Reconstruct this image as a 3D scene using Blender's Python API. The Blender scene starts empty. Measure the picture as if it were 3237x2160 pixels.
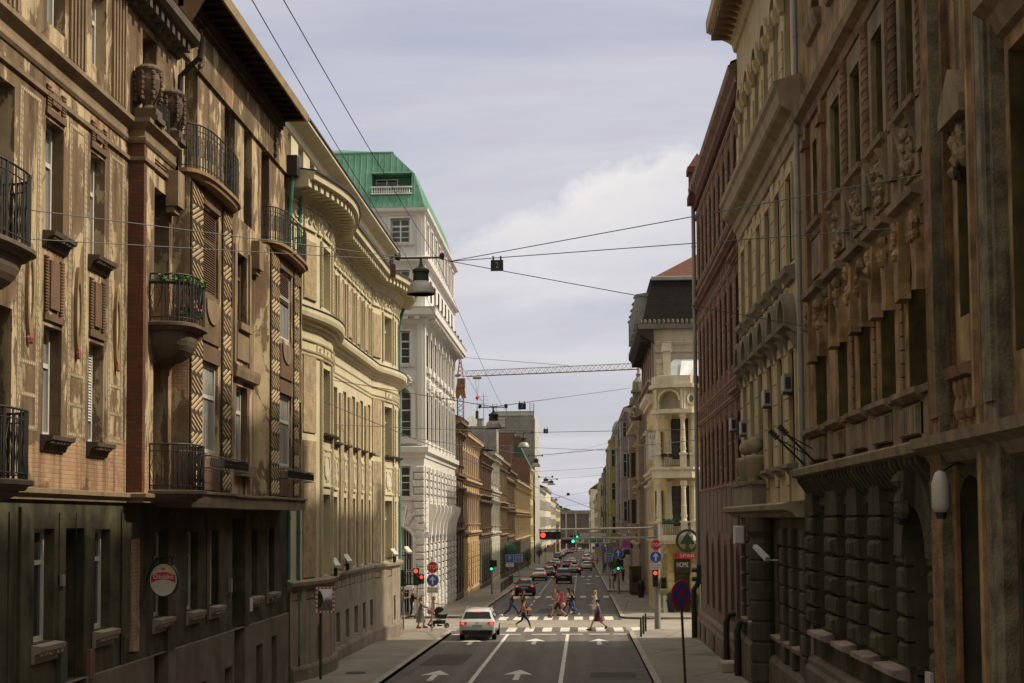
import bpy, bmesh, math, random
from mathutils import Vector, Matrix
rnd = random.Random(11)
SC = bpy.context.scene
COL = SC.collection
PI = math.pi
SL = 0.0142                      # the street falls away from the camera
EYE = 5.0
def gz(y): return -SL*y
# ------------------------------------------------------------------ objects
def wloc(o):
 v = Vector((0, 0, 0))
 while o is not None:
  v += o.location; o = o.parent
 return v
def link(o, parent=None):
 COL.objects.link(o)
 if parent is not None:
  o.location = o.location - wloc(parent)
  o.parent = parent
 return o
def tag(o, label=None, cat=None, group=None, kind=None):
 if label: o['label'] = label
 if cat: o['category'] = cat
 if group: o['group'] = group
 if kind: o['kind'] = kind
 return o
def thing(name, label, cat, loc, group=None):
 o = bpy.data.objects.new(name, None); o.location = loc; o.empty_display_size = .3
 COL.objects.link(o)
 return tag(o, label, cat, group)
def children(o): return [c for c in bpy.data.objects if c.parent == o]
def dup_tree(o, loc, rz=0, parent=None):
 c = o.copy(); COL.objects.link(c)
 if parent is None:
  c.location = loc; c.rotation_euler = (0, 0, rz)
 else: c.parent = parent
 for ch in o.children: dup_tree(ch, None, 0, c)
 return c
class Fr:
 """Facade frame: P(a, b, c) = along, up (world z), out of the wall."""
 def __init__(s, o, u, n): s.o = Vector(o); s.u = Vector(u).normalized(); s.n = Vector(n).normalized()
 def P(s, a, b, c=0.0): return (s.o.x+s.u.x*a+s.n.x*c, s.o.y+s.u.y*a+s.n.y*c, s.o.z+b)
 def rz(s): return math.atan2(s.n.x, -s.n.y)
def left(X): return Fr((X, 0, 0), (0, 1, 0), (1, 0, 0))
def right(X): return Fr((X, 0, 0), (0, 1, 0), (-1, 0, 0))
def front(Y): return Fr((0, Y, 0), (1, 0, 0), (0, -1, 0))
def seg(p, q, side):
 """frame from plan point p to q; a runs 0..len; side +1: street lies to +x for q further than p"""
 d = Vector((q[0]-p[0], q[1]-p[1], 0)); L = d.length; d.normalize()
 n = Vector((d.y, -d.x, 0)) * side
 return Fr((p[0], p[1], 0), d, n), L
ID = Fr((0, 0, 0), (1, 0, 0), (0, -1, 0))     # local: x along, z up, -y out
class MB:
 def __init__(s): s.v = []; s.f = []; s.m = []; s.cur = 0
 def mat(s, i): s.cur = i; return s
 def face(s, pts):
  i = len(s.v); s.v += [tuple(p) for p in pts]; s.f.append(tuple(range(i, i+len(pts)))); s.m.append(s.cur)
 def add(s, vs, fs):
  i = len(s.v); s.v += [tuple(p) for p in vs]
  for f in fs: s.f.append(tuple(i+k for k in f)); s.m.append(s.cur)
 def box(s, F, a0, a1, b0, b1, c0, c1):
  p = [F.P(a, b, c) for c in (c0, c1) for b in (b0, b1) for a in (a0, a1)]
  s.add(p, [(0, 1, 3, 2), (4, 6, 7, 5), (0, 4, 5, 1), (2, 3, 7, 6), (0, 2, 6, 4), (1, 5, 7, 3)])
 def bbox(s, x0, x1, y0, y1, z0, z1): s.box(Fr((0, 0, 0), (1, 0, 0), (0, 1, 0)), x0, x1, z0, z1, y0, y1)
 def cham(s, F, a0, a1, b0, b1, c0, c1, k=.04):
  """rusticated block: box whose outer face is chamfered"""
  p = [F.P(a0, b0, c0), F.P(a1, b0, c0), F.P(a1, b1, c0), F.P(a0, b1, c0)]
  q = [F.P(a0, b0, c1-k), F.P(a1, b0, c1-k), F.P(a1, b1, c1-k), F.P(a0, b1, c1-k)]
  r = [F.P(a0+k, b0+k, c1), F.P(a1-k, b0+k, c1), F.P(a1-k, b1-k, c1), F.P(a0+k, b1-k, c1)]
  fs = []
  for o in (0, 4):
   for i in range(4): j = (i+1) % 4; fs.append((o+i, o+j, o+4+j, o+4+i))
  fs.append((8, 9, 10, 11)); s.add(p+q+r, fs)
 def prism(s, F, poly, c0, c1):
  """polygon in (a,b) extruded along c"""
  n = len(poly)
  p = [F.P(a, b, c0) for a, b in poly] + [F.P(a, b, c1) for a, b in poly]
  s.add(p, [tuple(range(n-1, -1, -1)), tuple(range(n, 2*n))] + [(i, (i+1) % n, n+(i+1) % n, n+i) for i in range(n)])
 def flat(s, poly, z0, z1):
  """plan polygon extruded up; z may be callables of y"""
  f0 = z0 if callable(z0) else (lambda y: z0); f1 = z1 if callable(z1) else (lambda y: z1)
  n = len(poly)
  p = [(x, y, f0(y)) for x, y in poly] + [(x, y, f1(y)) for x, y in poly]
  s.add(p, [tuple(range(n-1, -1, -1)), tuple(range(n, 2*n))] + [(i, (i+1) % n, n+(i+1) % n, n+i) for i in range(n)])
 def prof(s, F, a0, a1, pr, caps=True):
  """profile [(c,b)...] extruded along a"""
  n = len(pr)
  p = [F.P(a0, b, c) for c, b in pr] + [F.P(a1, b, c) for c, b in pr]
  fs = [(i, i+1, n+i+1, n+i) for i in range(n-1)]
  if caps: fs += [tuple(range(n-1, -1, -1)), tuple(range(n, 2*n))]
  s.add(p, fs)
 def sweep(s, path, pr, side, caps=True):
  """profile [(c,z)] swept along a plan path with mitred corners; side as in seg()"""
  n = len(path); m = len(pr); nor = []
  for i in range(n):
   d = Vector((0, 0))
   ds = []
   if i > 0: ds.append((Vector(path[i])-Vector(path[i-1])).normalized())
   if i < n-1: ds.append((Vector(path[i+1])-Vector(path[i])).normalized())
   t = sum(ds, Vector((0, 0))).normalized()
   k = 1/max(.35, t.dot(ds[0])); nor.append(Vector((t.y, -t.x))*side*k)
  p = [(path[i][0]+nor[i].x*c, path[i][1]+nor[i].y*c, z) for i in range(n) for c, z in pr]
  fs = [(i*m+j, i*m+j+1, (i+1)*m+j+1, (i+1)*m+j) for i in range(n-1) for j in range(m-1)]
  if caps: fs += [tuple(range(m-1, -1, -1)), tuple((n-1)*m+j for j in range(m))]
  s.add(p, fs)
 def tube(s, pts, r, n=8, r1=None, closed=False):
  pts = [Vector(p) for p in pts]; N = len(pts); vs = []; prev = None
  for i, p in enumerate(pts):
   if closed: t = pts[(i+1) % N]-pts[i-1]
   else: t = pts[min(i+1, N-1)]-pts[max(i-1, 0)]
   t = t.normalized() if t.length > 1e-9 else Vector((0, 0, 1))
   if prev is None:
    ax = Vector((0, 0, 1)) if abs(t.z) < .9 else Vector((1, 0, 0)); x = t.cross(ax).normalized()
   else:
    x = prev-t*prev.dot(t)
    x = x.normalized() if x.length > 1e-6 else t.orthogonal().normalized()
   prev = x; y = t.cross(x)
   rr = r if r1 is None else r+(r1-r)*i/max(1, N-1)
   if isinstance(r, (list, tuple)): rr = r[i]
   for k in range(n):
    q = 2*PI*k/n; vs.append(p+x*math.cos(q)*rr+y*math.sin(q)*rr)
  fs = [(i*n+k, i*n+(k+1) % n, (i+1)*n+(k+1) % n, (i+1)*n+k) for i in range(N-1) for k in range(n)]
  if closed: fs += [((N-1)*n+k, (N-1)*n+(k+1) % n, (k+1) % n, k) for k in range(n)]
  else: fs += [tuple(range(n-1, -1, -1)), tuple((N-1)*n+k for k in range(n))]
  s.add(vs, fs)
 def lathe(s, c, pr, n=16, a0=0, a1=2*PI):
  """profile [(r,z)] turned about a vertical axis at c"""
  full = abs(a1-a0-2*PI) < 1e-6; k = n if full else n+1
  vs = [(c[0]+r*math.cos(a0+(a1-a0)*i/n), c[1]+r*math.sin(a0+(a1-a0)*i/n), c[2]+z) for i in range(k) for r, z in pr]
  m = len(pr)
  fs = [(i*m+j, ((i+1) % k)*m+j, ((i+1) % k)*m+j+1, i*m+j+1) for i in range(n) for j in range(m-1)]
  if full:
   for e in (0, m-1):
    if pr[e][0] > 1e-4: fs.append(tuple(i*m+e for i in range(k)))
  s.add(vs, fs)
 def disc(s, F, a, b, c0, c1, r, n=20, ry=None):
  ry = ry or r
  s.prism(F, [(a+r*math.cos(2*PI*i/n), b+ry*math.sin(2*PI*i/n)) for i in range(n)], c0, c1)
 def ring(s, F, a, b, c0, c1, r0, r1, n=24, q0=0, q1=2*PI, ry=1.0):
  vs = []; k = n+1
  for i in range(k):
   q = q0+(q1-q0)*i/n
   for r in (r0, r1):
    for c in (c0, c1): vs.append(F.P(a+r*math.cos(q), b+r*ry*math.sin(q), c))
  fs = []
  for i in range(n):
   o = i*4; p = o+4
   fs += [(o, p, p+2, o+2), (o+1, o+3, p+3, p+1), (o, o+1, p+1, p), (o+2, p+2, p+3, o+3)]
  fs += [(0, 2, 3, 1), (n*4, n*4+1, n*4+3, n*4+2)]
  s.add(vs, fs)
 def blob(s, c, r, jit=.25, n=6, m=4):
  """small lumpy ornament"""
  vs = [(c[0], c[1], c[2]+r[2])]
  for i in range(1, m):
   for k in range(n):
    q = PI*i/m; w = 2*PI*k/n; j = 1+rnd.uniform(-jit, jit)
    vs.append((c[0]+r[0]*math.sin(q)*math.cos(w)*j, c[1]+r[1]*math.sin(q)*math.sin(w)*j, c[2]+r[2]*math.cos(q)*j))
  vs.append((c[0], c[1], c[2]-r[2])); L = len(vs)-1
  fs = [(0, 1+k, 1+(k+1) % n) for k in range(n)]
  for i in range(m-2):
   for k in range(n): o = 1+i*n; fs.append((o+k, o+n+k, o+n+(k+1) % n, o+(k+1) % n))
  o = 1+(m-2)*n
  fs += [(o+k, L, o+(k+1) % n) for k in range(n)]
  s.add(vs, fs)
 def wall(s, F, a0, a1, b0, b1, holes=(), depth=.25, c=0.0):
  """wall sheet with openings (a0,a1,b0,b1[,arch rise]) and their reveals"""
  ca = sorted({a0, a1} | {h[0] for h in holes} | {h[1] for h in holes})
  cb = sorted({b0, b1} | {h[2] for h in holes} | {h[3] for h in holes})
  ca = [x for x in ca if a0-1e-6 <= x <= a1+1e-6]; cb = [x for x in cb if b0-1e-6 <= x <= b1+1e-6]
  for i in range(len(cb)-1):
   run = None
   for j in range(len(ca)-1):
    ma, mb = (ca[j]+ca[j+1])/2, (cb[i]+cb[i+1])/2
    hole = any(h[0] < ma < h[1] and h[2] < mb < h[3] for h in holes)
    if hole:
     if run is not None: s.face([F.P(run, cb[i], c), F.P(ca[j], cb[i], c), F.P(ca[j], cb[i+1], c), F.P(run, cb[i+1], c)]); run = None
    elif run is None: run = ca[j]
   if run is not None: s.face([F.P(run, cb[i], c), F.P(a1, cb[i], c), F.P(a1, cb[i+1], c), F.P(run, cb[i+1], c)])
  for h in holes:
   p0, p1, q0, q1 = h[:4]; d = h[5] if len(h) > 5 else depth
   rise = h[4] if len(h) > 4 else 0
   top = q1-rise
   s.face([F.P(p0, q0, c), F.P(p1, q0, c), F.P(p1, q0, c-d), F.P(p0, q0, c-d)])
   s.face([F.P(p0, q0, c), F.P(p0, top, c), F.P(p0, top, c-d), F.P(p0, q0, c-d)])
   s.face([F.P(p1, q0, c), F.P(p1, top, c), F.P(p1, top, c-d), F.P(p1, q0, c-d)])
   if rise <= 0:
    s.face([F.P(p0, q1, c), F.P(p1, q1, c), F.P(p1, q1, c-d), F.P(p0, q1, c-d)])
   else:
    n = 8; w = (p1-p0)/2; m = (p0+p1)/2
    arc = [(m-w*math.cos(PI*k/n), top+rise*math.sin(PI*k/n)) for k in range(n+1)]
    for k in range(n):
     (x0, y0), (x1, y1) = arc[k], arc[k+1]
     s.face([F.P(x0, y0, c), F.P(x1, y1, c), F.P(x1, q1, c), F.P(x0, q1, c)])
     s.face([F.P(x0, y0, c), F.P(x1, y1, c), F.P(x1, y1, c-d), F.P(x0, y0, c-d)])
 def mesh(s, name, mats, smooth=False):
  me = bpy.data.meshes.new(name); me.from_pydata(s.v, [], s.f)
  for m in (mats if isinstance(mats, (list, tuple)) else [mats]): me.materials.append(m)
  if any(s.m): me.polygons.foreach_set('material_index', s.m)
  if smooth: me.polygons.foreach_set('use_smooth', [True]*len(s.f))
  me.update(); return me
 def build(s, name, mats, parent=None, smooth=False, loc=(0, 0, 0), rz=0):
  if smooth: s.weld()
  o = bpy.data.objects.new(name, s.mesh(name, mats, smooth)); o.location = loc; o.rotation_euler = (0, 0, rz)
  return link(o, parent)
 def weld(s):
  key = {}; mp = []; nv = []
  for p in s.v:
   k = (round(p[0], 4), round(p[1], 4), round(p[2], 4))
   if k not in key: key[k] = len(nv); nv.append(p)
   mp.append(key[k])
  fs = []; ms = []
  for f, m in zip(s.f, s.m):
   g = []
   for i in f:
    if mp[i] not in g: g.append(mp[i])
   if len(g) > 2: fs.append(tuple(g)); ms.append(m)
  s.v, s.f, s.m = nv, fs, ms
# ------------------------------------------------------------------ materials
MATS = {}
class NT:
 def __init__(s, nt): s.nt = nt; s.n = nt.nodes; s.l = nt.links
 def new(s, t, **k):
  x = s.n.new(t)
  for a, b in k.items(): setattr(x, a, b)
  return x
 def set(s, sock, v):
  if isinstance(v, bpy.types.NodeSocket): s.l.new(v, sock)
  elif isinstance(v, tuple) and len(v) == 3 and sock.type == 'RGBA': sock.default_value = (*v, 1)
  else: sock.default_value = v
 def noise(s, vec, scale, detail=4, rough=.55, dist=0):
  x = s.new('ShaderNodeTexNoise'); s.l.new(vec, x.inputs['Vector'])
  x.inputs['Scale'].default_value = scale; x.inputs['Detail'].default_value = detail; x.inputs['Roughness'].default_value = rough
  x.inputs['Distortion'].default_value = dist
  return x.outputs['Fac']
 def map(s, vec, sc=(1, 1, 1), loc=(0, 0, 0), rot=(0, 0, 0)):
  x = s.new('ShaderNodeMapping'); s.l.new(vec, x.inputs['Vector'])
  x.inputs['Scale'].default_value = sc; x.inputs['Location'].default_value = loc; x.inputs['Rotation'].default_value = rot
  return x.outputs['Vector']
 def step(s, v, lo, hi, a=0., b=1.):
  x = s.new('ShaderNodeMapRange'); x.clamp = True
  s.set(x.inputs['Value'], v); x.inputs['From Min'].default_value = lo; x.inputs['From Max'].default_value = hi
  x.inputs['To Min'].default_value = a; x.inputs['To Max'].default_value = b
  return x.outputs['Result']
 def mix(s, fac, a, b, mode='MIX'):
  x = s.new('ShaderNodeMix', data_type='RGBA', blend_type=mode)
  s.set(x.inputs[0], fac); s.set(x.inputs[6], a); s.set(x.inputs[7], b)
  return x.outputs[2]
 def math(s, op, a, b=0.):
  x = s.new('ShaderNodeMath', operation=op); s.set(x.inputs[0], a); s.set(x.inputs[1], b); return x.outputs[0]
 def sep(s, v):
  x = s.new('ShaderNodeSeparateXYZ'); s.l.new(v, x.inputs[0]); return x.outputs
 def comb(s, a, b, c=0.):
  x = s.new('ShaderNodeCombineXYZ')
  for i, q in enumerate((a, b, c)): s.set(x.inputs[i], q)
  return x.outputs[0]
 def bump(s, h, st, dist=.02, nrm=None):
  x = s.new('ShaderNodeBump'); x.inputs['Strength'].default_value = st; x.inputs['Distance'].default_value = dist
  s.l.new(h, x.inputs['Height'])
  if nrm: s.l.new(nrm, x.inputs['Normal'])
  return x.outputs['Normal']
 def pos(s): return s.new('ShaderNodeNewGeometry').outputs['Position']
 def obj(s): return s.new('ShaderNodeTexCoord').outputs['Object']
def start(name):
 m = bpy.data.materials.new(name); m.use_nodes = True
 t = NT(m.node_tree); b = next(n for n in t.n if n.type == 'BSDF_PRINCIPLED')
 return m, t, b
def sc3(c, k): return tuple(min(1., max(0., x*k)) for x in c)
def mat(name, col, rough=.85, var=.22, scale=.9, streak=.25, bump=.35, spec=.25, metal=0., dark=None, grain=26., bdist=.012, local=False):
 """weathered plain surface"""
 if name in MATS: return MATS[name]
 m, t, b = start(name); p = t.obj() if local else t.pos()
 n1 = t.noise(p, scale, 6, .62); n2 = t.noise(t.map(p, (2.2, 2.2, .16)), 1.1, 4, .6); n3 = t.noise(p, grain, 3, .6)
 c = t.mix(t.step(n1, .32, .68), sc3(col, 1-var), sc3(col, 1+var))
 dk = dark or sc3(col, .35)
 if streak: c = t.mix(t.step(n2, .52, .72, 0, streak), c, dk)
 c = t.mix(t.step(n3, .3, .7, 0, .16), c, sc3(col, .55))
 t.l.new(c, b.inputs['Base Color']); b.inputs['Roughness'].default_value = rough
 b.inputs['Specular IOR Level'].default_value = spec; b.inputs['Metallic'].default_value = metal
 if bump: t.l.new(t.bump(n3, bump, bdist), b.inputs['Normal'])
 MATS[name] = m; return m
def plain(name, col, rough=.5, spec=.5, metal=0., emit=0., ecol=None, coat=0.):
 if name in MATS: return MATS[name]
 m, t, b = start(name); p = t.obj()
 n = t.noise(p, 9., 3)
 t.l.new(t.mix(t.step(n, .35, .7, 0, .35), col, sc3(col, .72)), b.inputs['Base Color'])
 b.inputs['Roughness'].default_value = rough; b.inputs['Specular IOR Level'].default_value = spec; b.inputs['Metallic'].default_value = metal
 b.inputs['Coat Weight'].default_value = coat
 if emit:
  b.inputs['Emission Color'].default_value = (*(ecol or col), 1); b.inputs['Emission Strength'].default_value = emit
 MATS[name] = m; return m
def brickmat(name, c1, c2, mortar, bw=.25, bh=.075, patch=None, ms=.012, bump=.5, streak=.25):
 if name in MATS: return MATS[name]
 m, t, b = start(name); p = t.pos(); x, y, z = t.sep(p)
 vec = t.comb(t.math('ADD', x, y), z)
 br = t.new('ShaderNodeTexBrick'); t.l.new(vec, br.inputs['Vector'])
 br.inputs['Scale'].default_value = 1.; br.inputs['Brick Width'].default_value = bw; br.inputs['Row Height'].default_value = bh
 br.inputs['Mortar Size'].default_value = ms; br.inputs['Mortar Smooth'].default_value = .3
 br.inputs['Color1'].default_value = (*c1, 1); br.inputs['Color2'].default_value = (*c2, 1); br.inputs['Mortar'].default_value = (*mortar, 1)
 n1 = t.noise(p, .8, 5); n2 = t.noise(t.map(p, (2, 2, .2)), 1.2, 4); n3 = t.noise(p, 22, 3)
 c = t.mix(t.step(n1, .35, .7, 0, .45), br.outputs['Color'], sc3(c1, .55))
 c = t.mix(t.step(n2, .52, .75, 0, streak), c, sc3(c1, .3))
 t.l.new(c, b.inputs['Base Color']); b.inputs['Roughness'].default_value = .9; b.inputs['Specular IOR Level'].default_value = .2
 h = t.math('ADD', t.math('MULTIPLY', br.outputs['Fac'], -1.), t.math('MULTIPLY', n3, .6))
 t.l.new(t.bump(h, bump, .012), b.inputs['Normal'])
 MATS[name] = m; return m
def peeling(name, paint, plaster, brick1, brick2, amt=.5, bamt=.64, zones=(), dirt=(.05, .035, .022)):
 """old stucco: paint coat flaking off to bare plaster and, further, to brickwork. zones: (y, z, ry, rz) worn-through spots"""
 if name in MATS: return MATS[name]
 m, t, b = start(name); p = t.pos(); x, y, z = t.sep(p)
 vec = t.comb(t.math('ADD', x, y), z)
 br = t.new('ShaderNodeTexBrick'); t.l.new(vec, br.inputs['Vector'])
 for k, v in (('Scale', 1.), ('Brick Width', .27), ('Row Height', .085), ('Mortar Size', .011), ('Mortar Smooth', .3)): br.inputs[k].default_value = v
 br.inputs['Color1'].default_value = (*brick1, 1); br.inputs['Color2'].default_value = (*brick2, 1); br.inputs['Mortar'].default_value = (*sc3(plaster, .7), 1)
 n1 = t.noise(t.map(p, (1.25, 1.25, .55)), .75, 12, .68, .35); n2 = t.noise(t.map(p, (1, 1, .8), (31, 7, 3)), .55, 11, .66, .3); n3 = t.noise(p, 24, 4); n4 = t.noise(p, 2.3, 5)
 ns = t.noise(t.map(p, (2.6, 2.6, .12)), 1.2, 5)
 col = t.mix(t.step(n4, .3, .7), sc3(paint, .8), sc3(paint, 1.2))
 pl = t.mix(t.step(n4, .3, .7), sc3(plaster, .86), sc3(plaster, 1.1))
 n1 = t.math('ADD', n1, t.math('MULTIPLY', t.math('SUBTRACT', n3, .5), .05))
 mid = t.mix(.5, sc3(paint, 1.25), sc3(plaster, .78)); col = t.mix(t.step(n1, amt-.05, amt-.015, 0, .55), col, mid)
 f1 = t.step(n1, amt, amt+.022)
 col = t.mix(f1, col, pl)
 rim = t.math('SUBTRACT', t.step(n1, amt-.035, amt), f1)
 col = t.mix(t.math('MULTIPLY', rim, .35), col, sc3(paint, .35))
 vo = t.new('ShaderNodeTexVoronoi', feature='DISTANCE_TO_EDGE'); t.l.new(t.map(p, (.9, .9, .5)), vo.inputs['Vector']); vo.inputs['Scale'].default_value = .8
 col = t.mix(t.math('MULTIPLY', t.step(vo.outputs['Distance'], .012, .003), t.step(n4, .45, .6, 0, .6)), col, dirt)
 w = n2
 for (zy, zz, ry, rz) in zones:
  dy = t.math('DIVIDE', t.math('SUBTRACT', y, zy), ry); dz = t.math('DIVIDE', t.math('SUBTRACT', z, zz), rz)
  r = t.math('SQRT', t.math('ADD', t.math('MULTIPLY', dy, dy), t.math('MULTIPLY', dz, dz)))
  w = t.math('ADD', w, t.step(r, 1.25, .55, 0, .32))
 f2 = t.step(w, bamt, bamt+.03)
 col = t.mix(f2, col, br.outputs['Color'])
 col = t.mix(t.step(ns, .46, .70, 0, .75), col, dirt)
 col = t.mix(t.step(n3, .3, .7, 0, .15), col, dirt)
 t.l.new(col, b.inputs['Base Color']); b.inputs['Roughness'].default_value = .92; b.inputs['Specular IOR Level'].default_value = .15
 h = t.math('ADD', t.math('MULTIPLY', f1, -.6), t.math('ADD', t.math('MULTIPLY', t.math('MULTIPLY', f2, t.math('ADD', br.outputs['Fac'], .8)), -.9), t.math('MULTIPLY', n3, .35)))
 t.l.new(t.bump(h, .55, .02), b.inputs['Normal'])
 MATS[name] = m; return m
def glassmat(name, col=(.02, .022, .025), cur=None, rough=.06):
 """window glass seen from the street: dark room or curtain behind a mirror-like pane"""
 if name in MATS: return MATS[name]
 m, t, b = start(name); p = t.obj()
 n = t.noise(t.map(p, (9, 9, .35)), 1.6, 3, .5)
 if cur: t.l.new(t.mix(t.step(n, .4, .62), sc3(cur, .55), cur), b.inputs['Base Color'])
 else: t.l.new(t.mix(t.step(t.noise(p, 1.3, 3), .4, .7), col, sc3(col, 2.2)), b.inputs['Base Color'])
 b.inputs['Roughness'].default_value = rough; b.inputs['Specular IOR Level'].default_value = .7
 t.l.new(t.bump(t.noise(p, 1.1, 2), .04, .05), b.inputs['Normal'])
 MATS[name] = m; return m
# ------------------------------------------------------------------ windows
WC = {}
def win_mesh(w, h, style, fm, gm, bars, rise, fw, fd):
 key = (round(w, 2), round(h, 2), style, fm.name, gm.name, bars, round(rise, 2), fw)
 if key in WC: return WC[key]
 F = ID; a = w/2; fr = MB(); gl = MB()
 top = h-rise
 fr.box(F, -a, -a+fw, 0, top, 0, fd); fr.box(F, a-fw, a, 0, top, 0, fd); fr.box(F, -a+fw, a-fw, 0, fw*1.2, 0, fd)
 if rise > 0: fr.ring(F, 0, top, 0, fd, a-fw, a, 12, 0, PI, rise/a)
 else: fr.box(F, -a+fw, a-fw, h-fw, h, 0, fd)
 nv, hs = bars
 e = fd*.8
 for i in range(1, nv):
  x = -a+w*i/nv; t = fw*.55
  hh = h-fw if rise <= 0 else top+math.sqrt(max(0, 1-(x/a)**2))*rise-fw*.5
  fr.box(F, x-t, x+t, fw*1.2, hh, .004, e)
 for k in hs:
  t = fw*.62 if k in (hs[0],) else fw*.3
  y = h*k; xx = a-fw*.5
  if rise > 0 and y > top: xx = a*math.sqrt(max(0, 1-((y-top)/rise)**2))-fw*.5
  fr.box(F, -xx, xx, y-t, y+t, .002, e*1.15)
 if rise > 0:
  n = 10
  gl.face([F.P(-a+.01, .01, fd*.35), F.P(a-.01, .01, fd*.35)] + [F.P((a-.01)*math.cos(PI*i/n), top+(rise-.01)*math.sin(PI*i/n), fd*.35) for i in range(n+1)])
 else: gl.face([F.P(-a+.01, .01, fd*.35), F.P(a-.01, .01, fd*.35), F.P(a-.01, h-.01, fd*.35), F.P(-a+.01, h-.01, fd*.35)])
 WC[key] = (fr.mesh('window', fm), gl.mesh('pane', gm)); return WC[key]
def window(parent, F, a0, a1, b0, b1, c, fm, gm, bars=(2, (.68,)), rise=0., fw=.06, fd=.07, blind=None, name='window'):
 w, h = a1-a0, b1-b0
 fme, gme = win_mesh(w, h, 0, fm, gm, bars, rise, fw, fd)
 o = bpy.data.objects.new(name, fme); o.location = F.P((a0+a1)/2, b0, c); o.rotation_euler = (0, 0, F.rz())
 link(o, parent)
 p = bpy.data.objects.new('pane', gme); COL.objects.link(p); p.parent = o
 if blind:
  mb = MB(); k, bm = blind; n = max(3, int(h*k/.06))
  for i in range(n):
   z1 = h-.05-i*(h*k/n); mb.prof(ID, -w/2+fw, w/2-fw, [(fd*.5, z1), (fd*1.1, z1-h*k/n*.95), (fd*.5, z1-h*k/n*.97)], True)
  b = mb.mesh('blind', bm); q = bpy.data.objects.new('blind', b); COL.objects.link(q); q.parent = o
 return o
def cornice_profile(z0, z1, out, back=-.05):
 h = z1-z0
 return [(back, z0), (.06*out, z0), (.12*out, z0+h*.12), (.2*out, z0+h*.2), (.28*out, z0+h*.34), (.55*out, z0+h*.45), (.9*out, z0+h*.52), (.92*out, z0+h*.8), (out, z0+h*.86), (out, z1), (back, z1+.04)]
def ledge_profile(z0, z1, out, back=-.02):
 h = z1-z0
 return [(back, z0), (out*.45, z0), (out*.5, z0+h*.3), (out*.85, z0+h*.5), (out, z0+h*.6), (out, z1), (back, z1+.03)]
def arcpts(x0, y0, x1, y1, bulge, n=6):
 """plan points along an arc bulging to +x (or -x)"""
 r = []
 for i in range(n+1):
  t = i/n; r.append((x0+(x1-x0)*t+bulge*math.sin(PI*t), y0+(y1-y0)*t))
 return r
def text(name, body, size, F, a, b, c, m, parent, ext=.006, sx=1.0, bold=0.0):
 """lettering standing on a facade frame (front side = n)"""
 me = text_mesh(body, size, ext); me.materials.clear(); me.materials.append(m); me.name = name
 me.transform(Matrix.Diagonal((sx, 1, 1, 1))); me.transform(Matrix.Rotation(PI/2, 4, 'X'))
 o = bpy.data.objects.new(name, me); o.location = F.P(a, b, c); o.rotation_euler = (0, 0, F.rz())
 return link(o, parent)
# ------------------------------------------------------------------ people: skinned bodies (grown while the scene is still empty)
SKINJOBS = []
def skin_mesh(verts, edges, radii, root=0, sub=1):
 me = bpy.data.meshes.new('skin'); me.from_pydata(verts, edges, []); o = bpy.data.objects.new('skin', me); COL.objects.link(o)
 sk = o.modifiers.new('s', 'SKIN'); sk.use_smooth_shade = True
 for i, r in enumerate(radii):
  d = me.skin_vertices[0].data[i]; d.radius = r if isinstance(r, tuple) else (r, r); d.use_root = (i == root)
 if sub: o.modifiers.new('b', 'SUBSURF').levels = sub
 SKINJOBS.append(o); return o
def skin_flush():
 dg = bpy.context.evaluated_depsgraph_get(); out = []
 for o in SKINJOBS: out.append(bpy.data.meshes.new_from_object(o.evaluated_get(dg)))
 for o in SKINJOBS: m = o.data; bpy.data.objects.remove(o); bpy.data.meshes.remove(m)
 SKINJOBS.clear(); return out
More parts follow.
